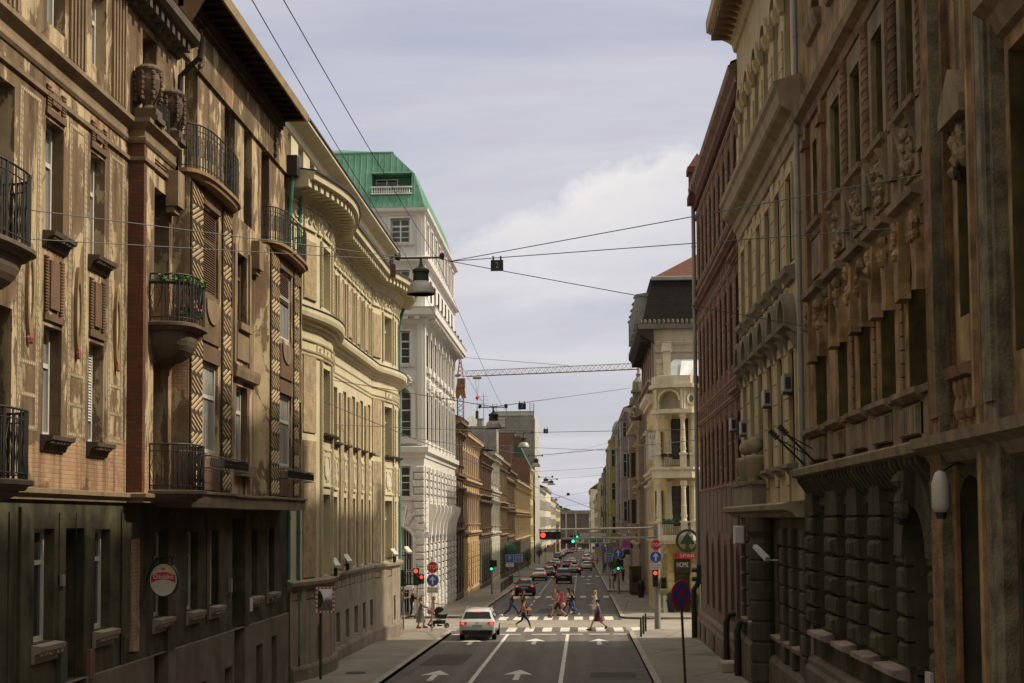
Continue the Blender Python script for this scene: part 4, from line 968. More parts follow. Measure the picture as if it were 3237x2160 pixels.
# ------------------------------------------------------------------ cream office house with bowed ends (left, second)
def bow(a0, a1, bulge, cuts, X=-10.2):
 return [(X+bulge*math.sin(PI*(a-a0)/(a1-a0)), a) for a in cuts]
def house_cream():
 T = thing('office_building', 'cream stone office building with two bowed ends and a deep bracketed cornice', 'building', (-10.2, 63, gz(63)))
 ST = mat('cream_stone', (.55, .48, .325), var=.14, scale=.6, streak=.28, dark=(.16, .12, .075), bump=.2)
 RO = mat('pebbled_render', (.36, .27, .165), var=.3, scale=3, streak=.3, bump=.9, bdist=.03, grain=16)
 DKS = mat('grey_brown_base_stone', (.27, .215, .16), var=.25, streak=.5, dark=(.07, .055, .04))
 GB = mat('tan_window_blind', (.24, .195, .125), rough=.6, var=.12, local=True, streak=.1)
 L = left(-10.2)
 c1 = [49.0, 50.1, 51.5, 52.2, 53.9, 54.5, 55.2, 56.4, 57.6]; c2 = [68.6, 69.9, 70.35, 72.0, 72.6, 73.2, 73.8, 74.5, 76.0, 77.7]
 P1 = bow(48.9, 57.7, .65, c1); P2 = bow(68.5, 77.9, .65, c2)
 path = P1 + P2 + [(-10.2, 77.95)]
 main = [(58.08, 58.98), (60.42, 61.25), (62.8, 63.65), (65.12, 66.0), (67.48, 68.3)]
 segs = []
 for i in range(len(path)-1):
  p, q = path[i], path[i+1]; F, Ln = seg(p, q, 1)
  mid_ = (p[1]+q[1])/2
  kind = 'main' if 57.6 < mid_ < 68.6 else ('win' if (52.2 < mid_ < 53.9 or 70.35 < mid_ < 72) else 'slit' if (54.5 < mid_ < 55.2 or 72.6 < mid_ < 73.2 or 73.8 < mid_ < 74.5) else 'pier' if (50.1 < mid_ < 51.5 or 68.6 < mid_ < 69.9) else 'plain')
  segs.append((F, Ln, kind, p, q))
 rowsA, rowsB, rowsC = (2.98, 6.0), (8.25, 10.72), (13.0, 15.3)
 wins = []
 mb = MB()
 for F, Ln, kind, p, q in segs:
  def hol(rows): 
   if kind == 'main': return [(a-p[1], b-p[1], rows[0], rows[1]-(.15 if rows is rowsB else 0), 0, .42) for a, b in main]
   if kind == 'win': return [(.06, Ln-.06, rows[0], rows[1], 0, .38)]
   if kind == 'slit': return [(.08, Ln-.08, rows[0], rows[1], 0, .3)]
   return []
  H = hol(rowsA)+hol(rowsB)+hol(rowsC)
  mb.mat(0).wall(F, 0, Ln, 2.75, 16.5, H)
  wins += [(F, h, kind) for h in H]
 mb.face([(-10.2, 77.95, -2), (-24, 77.95, -2), (-24, 77.95, 16.6), (-10.2, 77.95, 16.6)]); mb.face([(-24, 48.95, -2), (-24, 77.95, -2), (-24, 77.95, 19.7), (-24, 48.95, 19.7)])
 mb.mat(1)
 for F, Ln, kind, p, q in segs:
  if kind == 'pier':
   mb.box(F, .08, Ln-.08, 3.0, 7.9, 0, .05); mb.box(F, .08, Ln-.08, 8.2, 11.0, 0, .05); mb.cham(F, .1, Ln-.1, 13.0, 15.2, 0, .08, .04)
  if kind == 'main':
   for (a, b), (c, d) in zip(main[:-1], main[1:]):
    m0, m1 = b+.3-p[1], c-.3-p[1]
    mb.box(F, m0, m1, 2.98, 10.4, 0, .09)
    mb.cham(F, b+.32-p[1], c-.32-p[1], 13.05, 15.15, 0, .07, .03)
 wall = mb.build('wall', [ST, RO], T)
 def strip(F, a, b0, b1, w=.14):
  m = MB(); m.box(F, a, a+w, b0, b1, 0, .08); k = int((b1-b0)/.16)
  for i in range(k): m.box(F, a+w*.25, a+w*.75, b0+.04+i*.16, b0+.12+i*.16, .08, .1)
  m.build('studded_strip', ST, T)
 for F, Ln, kind, p, q in segs:
  if kind == 'win':
   for a in (-.22, Ln+.05): strip(F, a, 2.98, 10.9); strip(F, a, 12.95, 15.4)
  if kind == 'main':
   for a, b in main:
    for x in (a-.24, b+.1): strip(F, x-p[1], 12.95, 15.35, .1)
 for F, (a0, a1, b0, b1, _, d), kind in wins:
  bars = (1, (.66,)) if kind == 'slit' else (1, (.7,))
  window(T, F, a0, a1, b0, b1, -d+.02, ST if kind == 'main' else M_WHITEWOOD, GB, bars, fw=.07)
  if b0 == rowsB[0]:
   mb = MB(); mb.prof(F, a0-.14, a1+.14, [(-.02, b0-.2), (.06, b0-.2), (.1, b0-.1), (.24, b0-.06), (.26, b0), (-.3, b0+.02)]); mb.build('sill', mat('sooty_sill_stone', (.1, .075, .058)), T)
   m_ = (a0+a1)/2; w = (a1-a0)/2
   mb = MB(); mb.box(F, a0-.02, a1+.02, 6.3, 7.72, 0, .03)
   for x0, x1, z0, z1 in ((a0-.02, a1+.02, 7.64, 7.74), (a0-.02, a1+.02, 6.28, 6.38), (a0-.02, a0+.06, 6.38, 7.64), (a1-.06, a1+.02, 6.38, 7.64)): mb.box(F, x0, x1, z0, z1, .03, .07)
   mb.ring(F, m_, 7.05, .02, .075, w*.5, w*.72, 20, 0, 2*PI, .52/(w*.72))
   for k in range(10):
    q_ = 2*PI*k/10; mb.blob(F.P(m_+w*.68*math.cos(q_), 7.05+.58*math.sin(q_), .05), (.05, .05, .06), n=5, m=3)
   o = mb.build('oval_panel', ST, T)
   mb = MB(); mb.disc(F, m_, 7.05, .02, .05, w*.5, 18, .36); mb.build('boss', mat('pale_oval_stone', (.60, .54, .43)), o).location = (0, 0, 0)
 dense = [(-10.2+.65*math.sin(PI*(a-48.9)/8.8), a) for a in [48.9+.8*i for i in range(12)]] + [(-10.2, 59)] + [(-10.2, 67.5)] + [(-10.2+.65*math.sin(PI*(a-68.5)/9.4), a) for a in [68.5+.78*i for i in range(13)]]
 CAPD = mat('dark_zinc_capping', (.035, .04, .038), rough=.5, streak=0)
 mb = MB(); mb.mat(0).sweep(dense, [(-.02, 11.9), (.05, 11.92), (.1, 12.05), (.2, 12.1), (.26, 12.2), (.42, 12.26), (.46, 12.4), (.46, 12.56), (-.05, 12.72)], 1)
 mb.mat(1).sweep(dense, [(.40, 12.57), (.49, 12.56), (.49, 12.60), (-.02, 12.75)], 1); mb.build('ledge', [ST, CAPD], T)
 for b in (10.95, 11.12, 11.5):
  mb = MB(); mb.sweep(dense, [(-.02, b), (.05, b+.01), (.07, b+.06), (-.02, b+.09)], 1); mb.build('string_course', ST, T)
 mb = MB(); mb.sweep(dense, [(-.02, 2.55), (.07, 2.58), (.1, 2.68), (.22, 2.74), (.24, 2.86), (-.02, 2.95)], 1); mb.build('base_cornice', DKS, T)
 for F, Ln, kind, p, q in segs:
  L_ = Ln if kind != 'main' else 10.9
  n = max(1, round(L_/1.15)); w = L_/n
  for i in range(n):
   a = i*w+.08; e = w-.16
   if e < .25: continue
   mb = MB()
   mb.box(F, a, a+e, 15.56, 16.4, 0, .03)
   for x0, x1, z0, z1 in ((a, a+e, 15.56, 15.64), (a, a+e, 16.32, 16.4), (a, a+.06, 15.64, 16.32), (a+e-.06, a+e, 15.64, 16.32)): mb.box(F, x0, x1, z0, z1, .03, .085)
   m_ = a+e/2
   if e > .6:
    mb.ring(F, m_, 15.98, .03, .085, .15, .2, 14)
    for sg in (-1, 1):
     mb.prism(F, [(m_+sg*.2, 15.95), (m_+sg*e*.4, 15.72), (m_+sg*e*.4, 15.78), (m_+sg*.2, 16.02)], .03, .085); mb.box(F, m_+sg*e*.3-.03, m_+sg*e*.3+.03, 16.0, 16.32, .03, .085)
   else: mb.ring(F, m_, 15.98, .03, .085, e*.2, e*.32, 12)
   mb.build('frieze_panel', ST, T)
 for F, Ln, kind, p, q in segs:
  if kind in ('win', 'slit', 'plain') and Ln > .5:
   mb = MB(); m_ = Ln/2; w = min(.5, Ln*.42)
   mb.box(F, m_-w, m_+w, 11.2, 11.44, 0, .05); mb.ring(F, m_, 11.32, .05, .08, .06, .1, 10); mb.build('carved_block', ST, T)
 mb = MB(); mb.mat(0).sweep(dense, [(-.02, 16.4), (.06, 16.42), (.1, 16.5), (.2, 16.56), (.26, 16.66), (.42, 16.76), (.48, 16.84), (.5, 16.9), (.92, 16.92), (1.0, 16.95), (1.02, 17.12), (1.06, 17.2), (-.1, 17.45)], 1)
 mb.mat(1).sweep(dense, [(1.0, 17.2), (1.1, 17.19), (1.1, 17.25), (-.1, 17.5)], 1)
 cor = mb.build('cornice', [ST, CAPD], T)
 mb = MB(); acc = 0.; k = 0
 for i in range(len(dense)-1):
  p, q = dense[i], dense[i+1]; F, Ln = seg(p, q, 1)
  while acc < Ln:
   mb.box(F, acc-.13, acc+.13, 16.66, 16.92, .3, .86); acc += .52; k += 1
  acc -= Ln
 mb.build('modillion_course', ST, cor).location = (0, 0, 0)
 mb = MB(); F = left(-10.55); hs = [(a, a+1.0, 18.2, 19.2, 0, .25) for a in [50.2+2.3*i for i in range(12)]]
 mb.wall(F, 48.95, 77.95, 17.3, 19.85, hs); mb.face([(-10.55, 77.95, 16.5), (-24, 77.95, 16.5), (-24, 77.95, 19.8), (-10.55, 77.95, 19.8)]); mb.face([(-10.55, 48.95, 17), (-24, 48.95, 17), (-24, 48.95, 19.8), (-10.55, 48.95, 19.8)])
 mb.build('attic_wall', ST, T)
 for h in hs: window(T, F, h[0], h[1], h[2], h[3], -.22, M_WHITEWOOD, G_GREY, (2, (.7,)))
 mb = MB(); mb.mat(0).prof(F, 48.9, 78.1, [(-.02, 19.2), (.05, 19.25), (.1, 19.5), (.16, 19.55), (.5, 19.7), (.56, 19.76), (.56, 19.9), (-.1, 19.95)])
 mb.mat(1).prof(F, 48.9, 78.12, [(.5, 19.9), (.62, 19.89), (.62, 19.96), (-.1, 20.15)]); mb.build('attic_cornice', [ST, CAPD], T)
 mb = MB(); mb.face([F.P(48.9, 20.12, -.1), F.P(78.1, 20.12, -.1), F.P(78.1, 22.4, -7), F.P(48.9, 22.4, -7)]); mb.face([F.P(48.9, 22.4, -7), F.P(78.1, 22.4, -7), F.P(78.1, 19.6, -14), F.P(48.9, 19.6, -14)])
 mb.build('roof', M_DARKROOF, T)
 gw = [(51.2, 52.0), (54.7, 56.0), (58.33, 59.2), (60.67, 61.6), (63.0, 64.0), (65.4, 66.3), (67.7, 68.6), (71.6, 72.7)]
 mb = MB()
 base = [(x+.07, a) for x, a in path]
 for i in range(len(base)-1):
  p, q = base[i], base[i+1]; F, Ln = seg(p, q, 1)
  H = []
  for a, b in gw:
   m_ = (a+b)/2
   if p[1] <= m_ < q[1]: w = min((b-a)/2, Ln/2-.08); H.append((m_-p[1]-w, m_-p[1]+w, -.02, 1.22, 0, .4))
  for k in range(int(Ln/1.05)):
   a = (k+.5)*Ln/int(Ln/1.05); H.append((a-.4, a+.4, 2.2, 2.56, 0, .07))
  mb.wall(F, 0, Ln, -1.6, 2.62, H)
  for h in H:
   if h[2] < 1:
    m = MB(); m.box(F, h[0], h[1], h[2], h[3], -.4, -.36)
    for k in range(3): m.box(F, h[0]+.06+(h[1]-h[0]-.1)*k/2-.02, h[0]+.06+(h[1]-h[0]-.1)*k/2+.02, h[2], h[3], -.36, -.33)
    m.build('basement_window', mat('basement_panel', (.10, .085, .062), streak=.2), T)
   else:
    m = MB(); m.cham(F, h[0]+.03, h[1]-.03, h[2]+.03, h[3]-.03, -.07, -.015, .02); m.build('vent_panel', DKS, T)
 mb.build('base_wall', DKS, T)
 mb = MB()
 for i in range(len(base)-1):
  p, q = base[i], base[i+1]
  F, Ln = seg(p, q, 1); z = -.08 if p[1] < 57 else -.2
  mb.prof(F, -.0, Ln, [(-.02, -1.7), (.14, -1.7), (.13, z-.1), (.09, z), (-.02, z+.01)])
 mb.build('plinth', mat('stained_plinth_stone', (.20, .155, .12), var=.35, streak=.6), T)
 pipe(T, [(-9.95, 49.6, 17.0), (-9.9, 49.7, 16.2), (-9.98, 49.75, 15.6), (-9.98, 49.75, .2)], .08, M_GREENPIPE)
 pipe(T, [(-9.98, 49.75, .2), (-9.98, 49.75, -.7)], .085, M_DARKPIPE, coll=False)
 pipe(T, [(-9.6, 77.4, 16.9), (-9.9, 77.75, 16.2), (-10.02, 77.9, 15.6), (-10.02, 77.9, 1.0)], .09, M_GREENPIPE)
 pipe(T, [(-10.02, 77.9, 1.0), (-10.02, 77.9, -1.1)], .095, M_DARKPIPE, coll=False)
 pipe(T, [(-10.4, 77.7, 19.7), (-10.4, 77.7, 17.4)], .09, M_GREENPIPE)
 return T
HOUSE_CREAM = house_cream()
# ------------------------------------------------------------------ white corner house with the green copper roof
def house_white():
 T = thing('corner_building', 'white neo-baroque corner building with rusticated base and green copper mansard roof', 'building', (-10.2, 92, gz(92)))
 WH = mat('white_plaster', (.62, .585, .555), var=.08, scale=.5, streak=.18, dark=(.3, .27, .25), bump=.15)
 RU = mat('rough_white_stone', (.60, .565, .535), var=.2, scale=3, streak=.25, bump=1.2, bdist=.05, grain=7)
 WW = mat('bright_window_paint', (.75, .74, .72), rough=.5, streak=.05, local=True)
 m, t, b = start('green_copper'); p = t.pos(); n1 = t.noise(p, .7, 6); n2 = t.noise(t.map(p, (3, 3, .3)), 1.2, 4)
 c = t.mix(t.step(n1, .35, .65), (.065, .19, .125), (.125, .285, .195)); c = t.mix(t.step(n2, .5, .75, 0, .5), c, (.05, .13, .09))
 t.l.new(c, b.inputs['Base Color']); b.inputs['Roughness'].default_value = .7; CU = m
 F = front(92.0); S = left(-10.2); EN = 114.7
 xs = [-12.25, -15.4, -18.5]                                  # window axes on the crossing side (behind the cream house after the first)
 fx = [-11.72, -14.6, -17.5]
 cols = [94.1+2.62*i for i in range(8)]
 rows = [(6.5, 8.52), (15.2, 17.35), (19.9, 21.4), (23.2, 24.8)]
 mb = MB()
 hf = [(x-.62, x+.62, a, b_, 0, .3) for x in fx for a, b_ in rows] + [(x-.68, x+.68, 10.42, 13.65, .66, .4) for x in fx] + [(x-.75, x+.75, -1.05, 4.5, .75, .5) for x in fx]
 mb.mat(0).wall(F, -21, -10.2, 9.0, 25.2, hf)
 mb.mat(1).wall(F, -21, -10.2, -1.8, 9.0, hf)
 hs = [(a-.5, a+.5, r0, r1, 0, .3) for a in cols for r0, r1 in rows] + [(a-.55, a+.55, 10.3, 13.5, .55, .4) for a in cols] + [(a-.6, a+.6, .2, 4.0, .6, .45) for a in cols]
 mb.mat(0).wall(S, 92, EN, 9.0, 25.2, hs); mb.mat(1).wall(S, 92, EN, -2.1, 9.0, hs)
 mb.mat(0).face([(-10.2, EN, -2), (-21, EN, -2), (-21, EN, 25.2), (-10.2, EN, 25.2)]); mb.face([(-21, 92, -2), (-21, EN, -2), (-21, EN, 25.2), (-21, 92, 25.2)])
 mb.mat(1)
 z = -1.3; row = 0
 while z < 8.5:
  for x0, x1 in ((-10.86, -10.18), (-13.5, -12.95)):
   k = .0 if row % 2 else .12
   mb.cham(F, x0-k, x1, z+.03, z+.44, 0, .12, .05)
  for i in range(len(cols)+1):
   a = cols[0]-1.31+2.62*i
   if z > 5.6 or z < .1 or True: mb.cham(S, max(92, a-.42-(.1 if row % 2 else 0)), min(EN, a+.42+(.1 if row % 2 else 0)), z+.03, z+.44, 0, .12, .05)
  z += .47; row += 1
 wall = mb.build('wall', [WH, RU], T)
 def win(F_, c, w, b0, b1, d, rise=0, bars=(2, (.7, .35)), gm=G_DARK, fw=.08): return window(T, F_, c-w, c+w, b0, b1, -d, WW, gm, bars, rise, fw=fw)
 for x in fx:
  for b0, b1 in rows: win(F, x, .62, b0, b1, .27, 0, (2, (.7, .24, .48)))
  win(F, x, .68, 10.42, 13.65, .37, .66, (2, (.55, .16, .32, .78))); win(F, x, .75, -1.05, 4.5, .47, .75, (2, (.5, .25)))
  mb = MB()
  for k in range(9): 
   xx = x-.66+k*.165; mb.tube([F.P(xx, -1.0, -.1), F.P(xx, 3.75+math.sqrt(max(0, .7**2-(xx-x)**2)), -.1)], .016, 5)
  for zz in (.6, 1.75, 3.0): mb.box(F, x-.72, x+.72, zz, zz+.05, -.13, -.09)
  mb.build('window_grille', WW, T)
  mb = MB(); mb.ring(F, x, 3.75, 0, .1, .77, 1.0, 20, 0, PI); mb.box(F, x-1.0, x-.77, -1.2, 3.75, 0, .1); mb.box(F, x+.77, x+1.0, -1.2, 3.75, 0, .1); mb.build('archivolt', WH, T)
  mb = MB(); mb.prism(F, [(x-.2, 4.6), (x+.2, 4.6), (x+.36, 5.85), (x-.36, 5.85)], 0, .34); mb.box(F, x-.4, x+.4, 5.85, 5.98, 0, .4); mb.build('keystone', WH, T)
  for k in range(9):
   q = PI*(k+.5)/9
   if abs(q-PI/2) < .2: continue
   mb = MB(); c, s = math.cos(q), math.sin(q); e = .16
   mb.prism(F, [(x+1.03*c+e*s*.9, 3.75+1.03*s-e*c*.9), (x+1.85*c+e*s*1.4, 3.75+1.85*s-e*c*1.4), (x+1.85*c-e*s*1.4, 3.75+1.85*s+e*c*1.4), (x+1.03*c-e*s*.9, 3.75+1.03*s+e*c*.9)], 0, .1); mb.build('voussoir', RU, T)
  mb = MB(); mb.ring(F, x, 12.99, 0, .12, .7, .98, 20, 0, PI); mb.box(F, x-.98, x-.7, 10.3, 12.99, 0, .1); mb.box(F, x+.7, x+.98, 10.3, 12.99, 0, .1); mb.box(F, x-1.05, x+1.05, 10.0, 10.3, 0, .2); mb.build('arch_surround', WH, T)
  mb = MB(); mb.disc(F, x, 14.12, .05, .28, .3, 16, .36)
  for k in range(18):
   q = 2*PI*k/18; mb.blob(F.P(x+(.42+.12*abs(math.cos(q)))*math.cos(q)*1.25, 14.1+.42*math.sin(q), .12), (.12, .12, .12), n=6, m=4)
  mb.build('cartouche', WH, T)
  for b0, b1 in ((6.5, 8.52), (15.2, 17.35), (23.2, 24.8)):
   mb = MB(); mb.box(F, x-.8, x-.64, b0, b1+.16, 0, .07); mb.box(F, x+.64, x+.8, b0, b1+.16, 0, .07); mb.box(F, x-.64, x+.64, b1+.02, b1+.16, 0, .07); mb.prof(F, x-.9, x+.9, [(0, b0-.2), (.14, b0-.16), (.18, b0-.02), (-.25, b0+.01)])
   if b0 == 15.2: mb.prism(F, [(x-.16, b1+.04), (x+.16, b1+.04), (x+.22, b1+.42), (x-.22, b1+.42)], .07, .16)
   mb.build('window_surround', WH, T)
 for i, a in enumerate(cols):
  for b0, b1 in rows: win(S, a, .5, b0, b1, .27)
  win(S, a, .55, 10.3, 13.5, .37, .55, (2, (.6, .3))); win(S, a, .6, .2, 4.0, .42, .6)
  mb = MB(); mb.prof(S, a+.62, a+1.06, [(0, 3.6), (.14, 3.7), (.18, 4.2), (.26, 4.9), (.5, 5.5), (.55, 5.85), (.5, 6.05), (0, 6.1)]); mb.build('console', WH, T)
  mb = MB(); mb.box(S, a+.72, a+.98, 10.0, 17.6, 0, .14); mb.box(S, a+.66, a+1.04, 17.1, 17.6, 0, .2); mb.build('pilaster', WH, T)
  mb = MB(); mb.box(S, a-.66, a+.66, 14.75, 15.12, 0, .22); mb.build('sill', WH, T)
  mb = MB(); mb.box(S, a-.6, a+.6, 9.86, 10.22, 0, .16); mb.build('sill', WH, T)
  mb = MB()
  for k in range(12): mb.blob(S.P(a+rnd.uniform(-.45, .45), 13.75+rnd.uniform(0, .55), .1), (.14, .16, .14), n=6, m=4)
  mb.build('garland', WH, T)
  mb = MB(); mb.box(S, a-.66, a-.52, 22.9, 24.95, 0, .1); mb.box(S, a+.52, a+.66, 22.9, 24.95, 0, .1); mb.box(S, a-.52, a+.52, 24.82, 24.95, 0, .1); mb.build('window_surround', WH, T)
 path = [(-21, 92), (-10.2, 92), (-10.2, EN), (-12, EN+.01)]
 for nm, pr in (('string_course', [(-.02, 9.05), (.08, 9.1), (.12, 9.35), (.3, 9.45), (.32, 9.78), (-.02, 9.85)]), ('cornice', [(-.02, 17.75), (.06, 17.8), (.14, 18.0), (.28, 18.1), (.3, 18.22), (.8, 18.3), (.86, 18.36), (.88, 18.75), (.95, 18.85), (-.02, 19.0)]),
    ('upper_ledge', [(-.02, 21.6), (.06, 21.65), (.1, 21.85), (.35, 21.95), (.38, 22.2), (-.02, 22.3)]), ('roof_cornice', [(-.02, 24.95), (.06, 25.0), (.1, 25.15), (.3, 25.25), (.34, 25.45), (-.02, 25.55)])):
  mb = MB(); mb.sweep(path, pr, 1); o = mb.build(nm, WH, T)
  if nm == 'cornice':
   mb = MB()
   for i in range(30): mb.box(S, 92.4+i*.76, 92.72+i*.76, 18.08, 18.29, .2, .76)
   for i in range(14): mb.box(F, -20.6+i*.76, -20.28+i*.76, 18.08, 18.29, .2, .76)
   mb.build('modillion_course', WH, o).location = (0, 0, 0)
 mb = MB(); mb.box(F, -10.62, -10.3, 9.9, 25.0, 0, .1); mb.box(S, 92.0, 92.5, 9.9, 25.0, 0, .1); mb.build('corner_pier', WH, T)
 mb = MB(); mb.box(F, -12.6, -10.9, .55, .8, 0, .55)
 for x in (-12.5, -11.15): mb.box(F, x, x+.25, -1.3, .55, 0, .45)
 mb.build('porch', WH, T)
 z0, z1 = 25.5, 29.45
 def sp(x): return z0+(z1-z0)*(-10.15-x)/2.2       # street slope
 mb = MB(); A = (-10.12, 91.75); 
 fy = lambda z: 91.75+(z-z0)*.30; sx = lambda z: -10.1-(min(z, 27.9)-z0)*.3-max(0, z-27.9)*.98
 hole = (-13.65, -11.0, 26.45, 27.9)
 def fpt(x, z): return (x, fy(z), z)
 mb.face([fpt(hole[0], hole[3]), fpt(sx(27.9), 27.9), fpt(sx(z1), z1), fpt(hole[0], z1)])
 for x0, x1, b0, b1 in ((-21, hole[0], z0, z1), (hole[0], hole[1], z0, hole[2])):
  mb.face([fpt(x0, b0), fpt(x1, b0), fpt(x1, b1), fpt(x0, b1)])
 mb.face([fpt(hole[1], z0), fpt(sx(z0), z0), fpt(sx(27.9), 27.9), fpt(hole[1], 27.9)])
 mb.face([(sx(z0), 91.75, z0), (sx(z0), EN, z0), (sx(27.9), EN-.6, 27.9), (sx(27.9), fy(27.9), 27.9)]); mb.face([(sx(27.9), fy(27.9), 27.9), (sx(27.9), EN-.6, 27.9), (sx(z1), EN-1.2, z1), (sx(z1), fy(z1), z1)])
 mb.face([(sx(z0), EN, z0), (-21, EN, z0), (-21, EN-1.2, z1), (sx(z1), EN-1.2, z1)])
 mb.face([(sx(z1), fy(z1), z1), (sx(z1), EN-1.2, z1), (-16, EN-1.2, z1+.5), (-16, fy(z1)+1, z1+.5)]); mb.face([(sx(z1), fy(z1), z1), (-16, fy(z1)+1, z1+.5), (-21, fy(z1)+1, z1+.3), (-21, fy(z1), z1)])
 for i in range(26):
  x = -20.8+i*.4
  for b0, b1 in ((z0, z1),) if not hole[0]-.05 < x < hole[1]+.05 else ((z0, hole[2]), (hole[3], z1)):
   xt = x-(x+21)/10.8*.0
   b1 = (min(b1, 27.9+max(0, sx(27.9)-x)/.98) if x < sx(27.9) else z0+(-10.1-x)/.3) if x > sx(z1) else b1
   if b1-b0 > .15: mb.tube([(xt, fy(b0)-.01, b0), (xt, fy(b1)-.01, b1)], .022, 4)
 for i in range(40): 
  y = 92.2+i*.56; b1 = z1 if fy(z1) < y < EN-1.2 else z0+1.6
  mb.tube([(sx(z0)+.01, y, z0), (sx(min(b1, 27.9))+.01, y, min(b1, 27.9)), (sx(b1)+.01, y, b1+.001)], .022, 4)
 x0, x1, b0, b1 = hole; yb = 93.6
 for pl in ([(x0, fy(b0), b0), (x1, fy(b0), b0), (x1, yb, b0), (x0, yb, b0)], [(x0, fy(b1), b1), (x1, fy(b1), b1), (x1, yb, b1), (x0, yb, b1)], [(x0, fy(b0), b0), (x0, yb, b0), (x0, yb, b1), (x0, fy(b1), b1)], [(x1, fy(b0), b0), (x1, yb, b0), (x1, yb, b1), (x1, fy(b1), b1)], [(x0, yb, b0), (x1, yb, b0), (x1, yb, b1), (x0, yb, b1)]): mb.face(pl)
 mb.tube([fpt(-21, z1), fpt(sx(z1), z1), (sx(z1), EN-1.2, z1)], .08, 6); mb.tube([fpt(-21, z0), fpt(sx(z0), z0), (sx(z0), EN, z0)], .09, 6)
 mb.tube([fpt(x0-.06, b1+.06), fpt(x1+.06, b1+.06)], .07, 5); mb.tube([fpt(x0-.06, b0-.05), fpt(x1+.06, b0-.05)], .05, 5)
 mb.build('roof', CU, T)
 window(T, front(yb-.02), x0+.1, x0+1.6, b0+.05, b1-.1, .0, WW, G_DARK, (2, (.0,)), fw=.07)
 mb = MB(); G = front(fy(b0)-.02)
 mb.box(G, x0, x1+.05, b0-.02, b0+.06, -.1, .08); mb.box(G, x0, x1+.05, b0+.42, b0+.5, -.1, .1)
 for i in range(17): mb.lathe(G.P(x0+.1+i*.152, b0+.06, 0), [(.03, 0), (.055, .1), (.025, .26), (.04, .36)], 6)
 mb.build('balustrade', WW, T)
 for i, a in enumerate(cols): 
  mb = MB(); mb.box(S, a-.14, a+.14, 19.12, 19.34, .55, .78); mb.box(S, a-.03, a+.03, 18.95, 19.12, .6, .7); mb.build('flood_lamp', M_IRONWORK, T)
 return T
HOUSE_WHITE = house_white()
# ------------------------------------------------------------------ right side: ornate brown house (nearest)
def twist_column(parent, F, a, z0, z1, r, m, c=.12, band=False):
 mb = MB(); P = F.P(a, 0, c)
 mb.lathe((P[0], P[1], 0), [(r*1.5, z0), (r*1.5, z0+.12), (r, z0+.2), (r*.92, z1-.3), (r*1.2, z1-.26), (r*1.25, z1-.2), (r*1.7, z1-.05), (r*1.7, z1)], 10)
 h = z1-z0-.5
 if band:
  k = int(h/.26)
  for i in range(k): mb.lathe((P[0], P[1], z0+.22+i*.26), [(r, 0), (r*1.28, .03), (r*1.28, .15), (r, .18)], 10)
 else:
  for s in range(2):
   mb.tube([(P[0]+r*.95*math.cos(q+s*PI), P[1]+r*.95*math.sin(q+s*PI), z0+.2+h*q/(2*PI*h/.42)) for q in [i*PI/4 for i in range(int(8*h/.42)+1)]], r*.3, 4)
 return mb.build('engaged_column', m, parent)
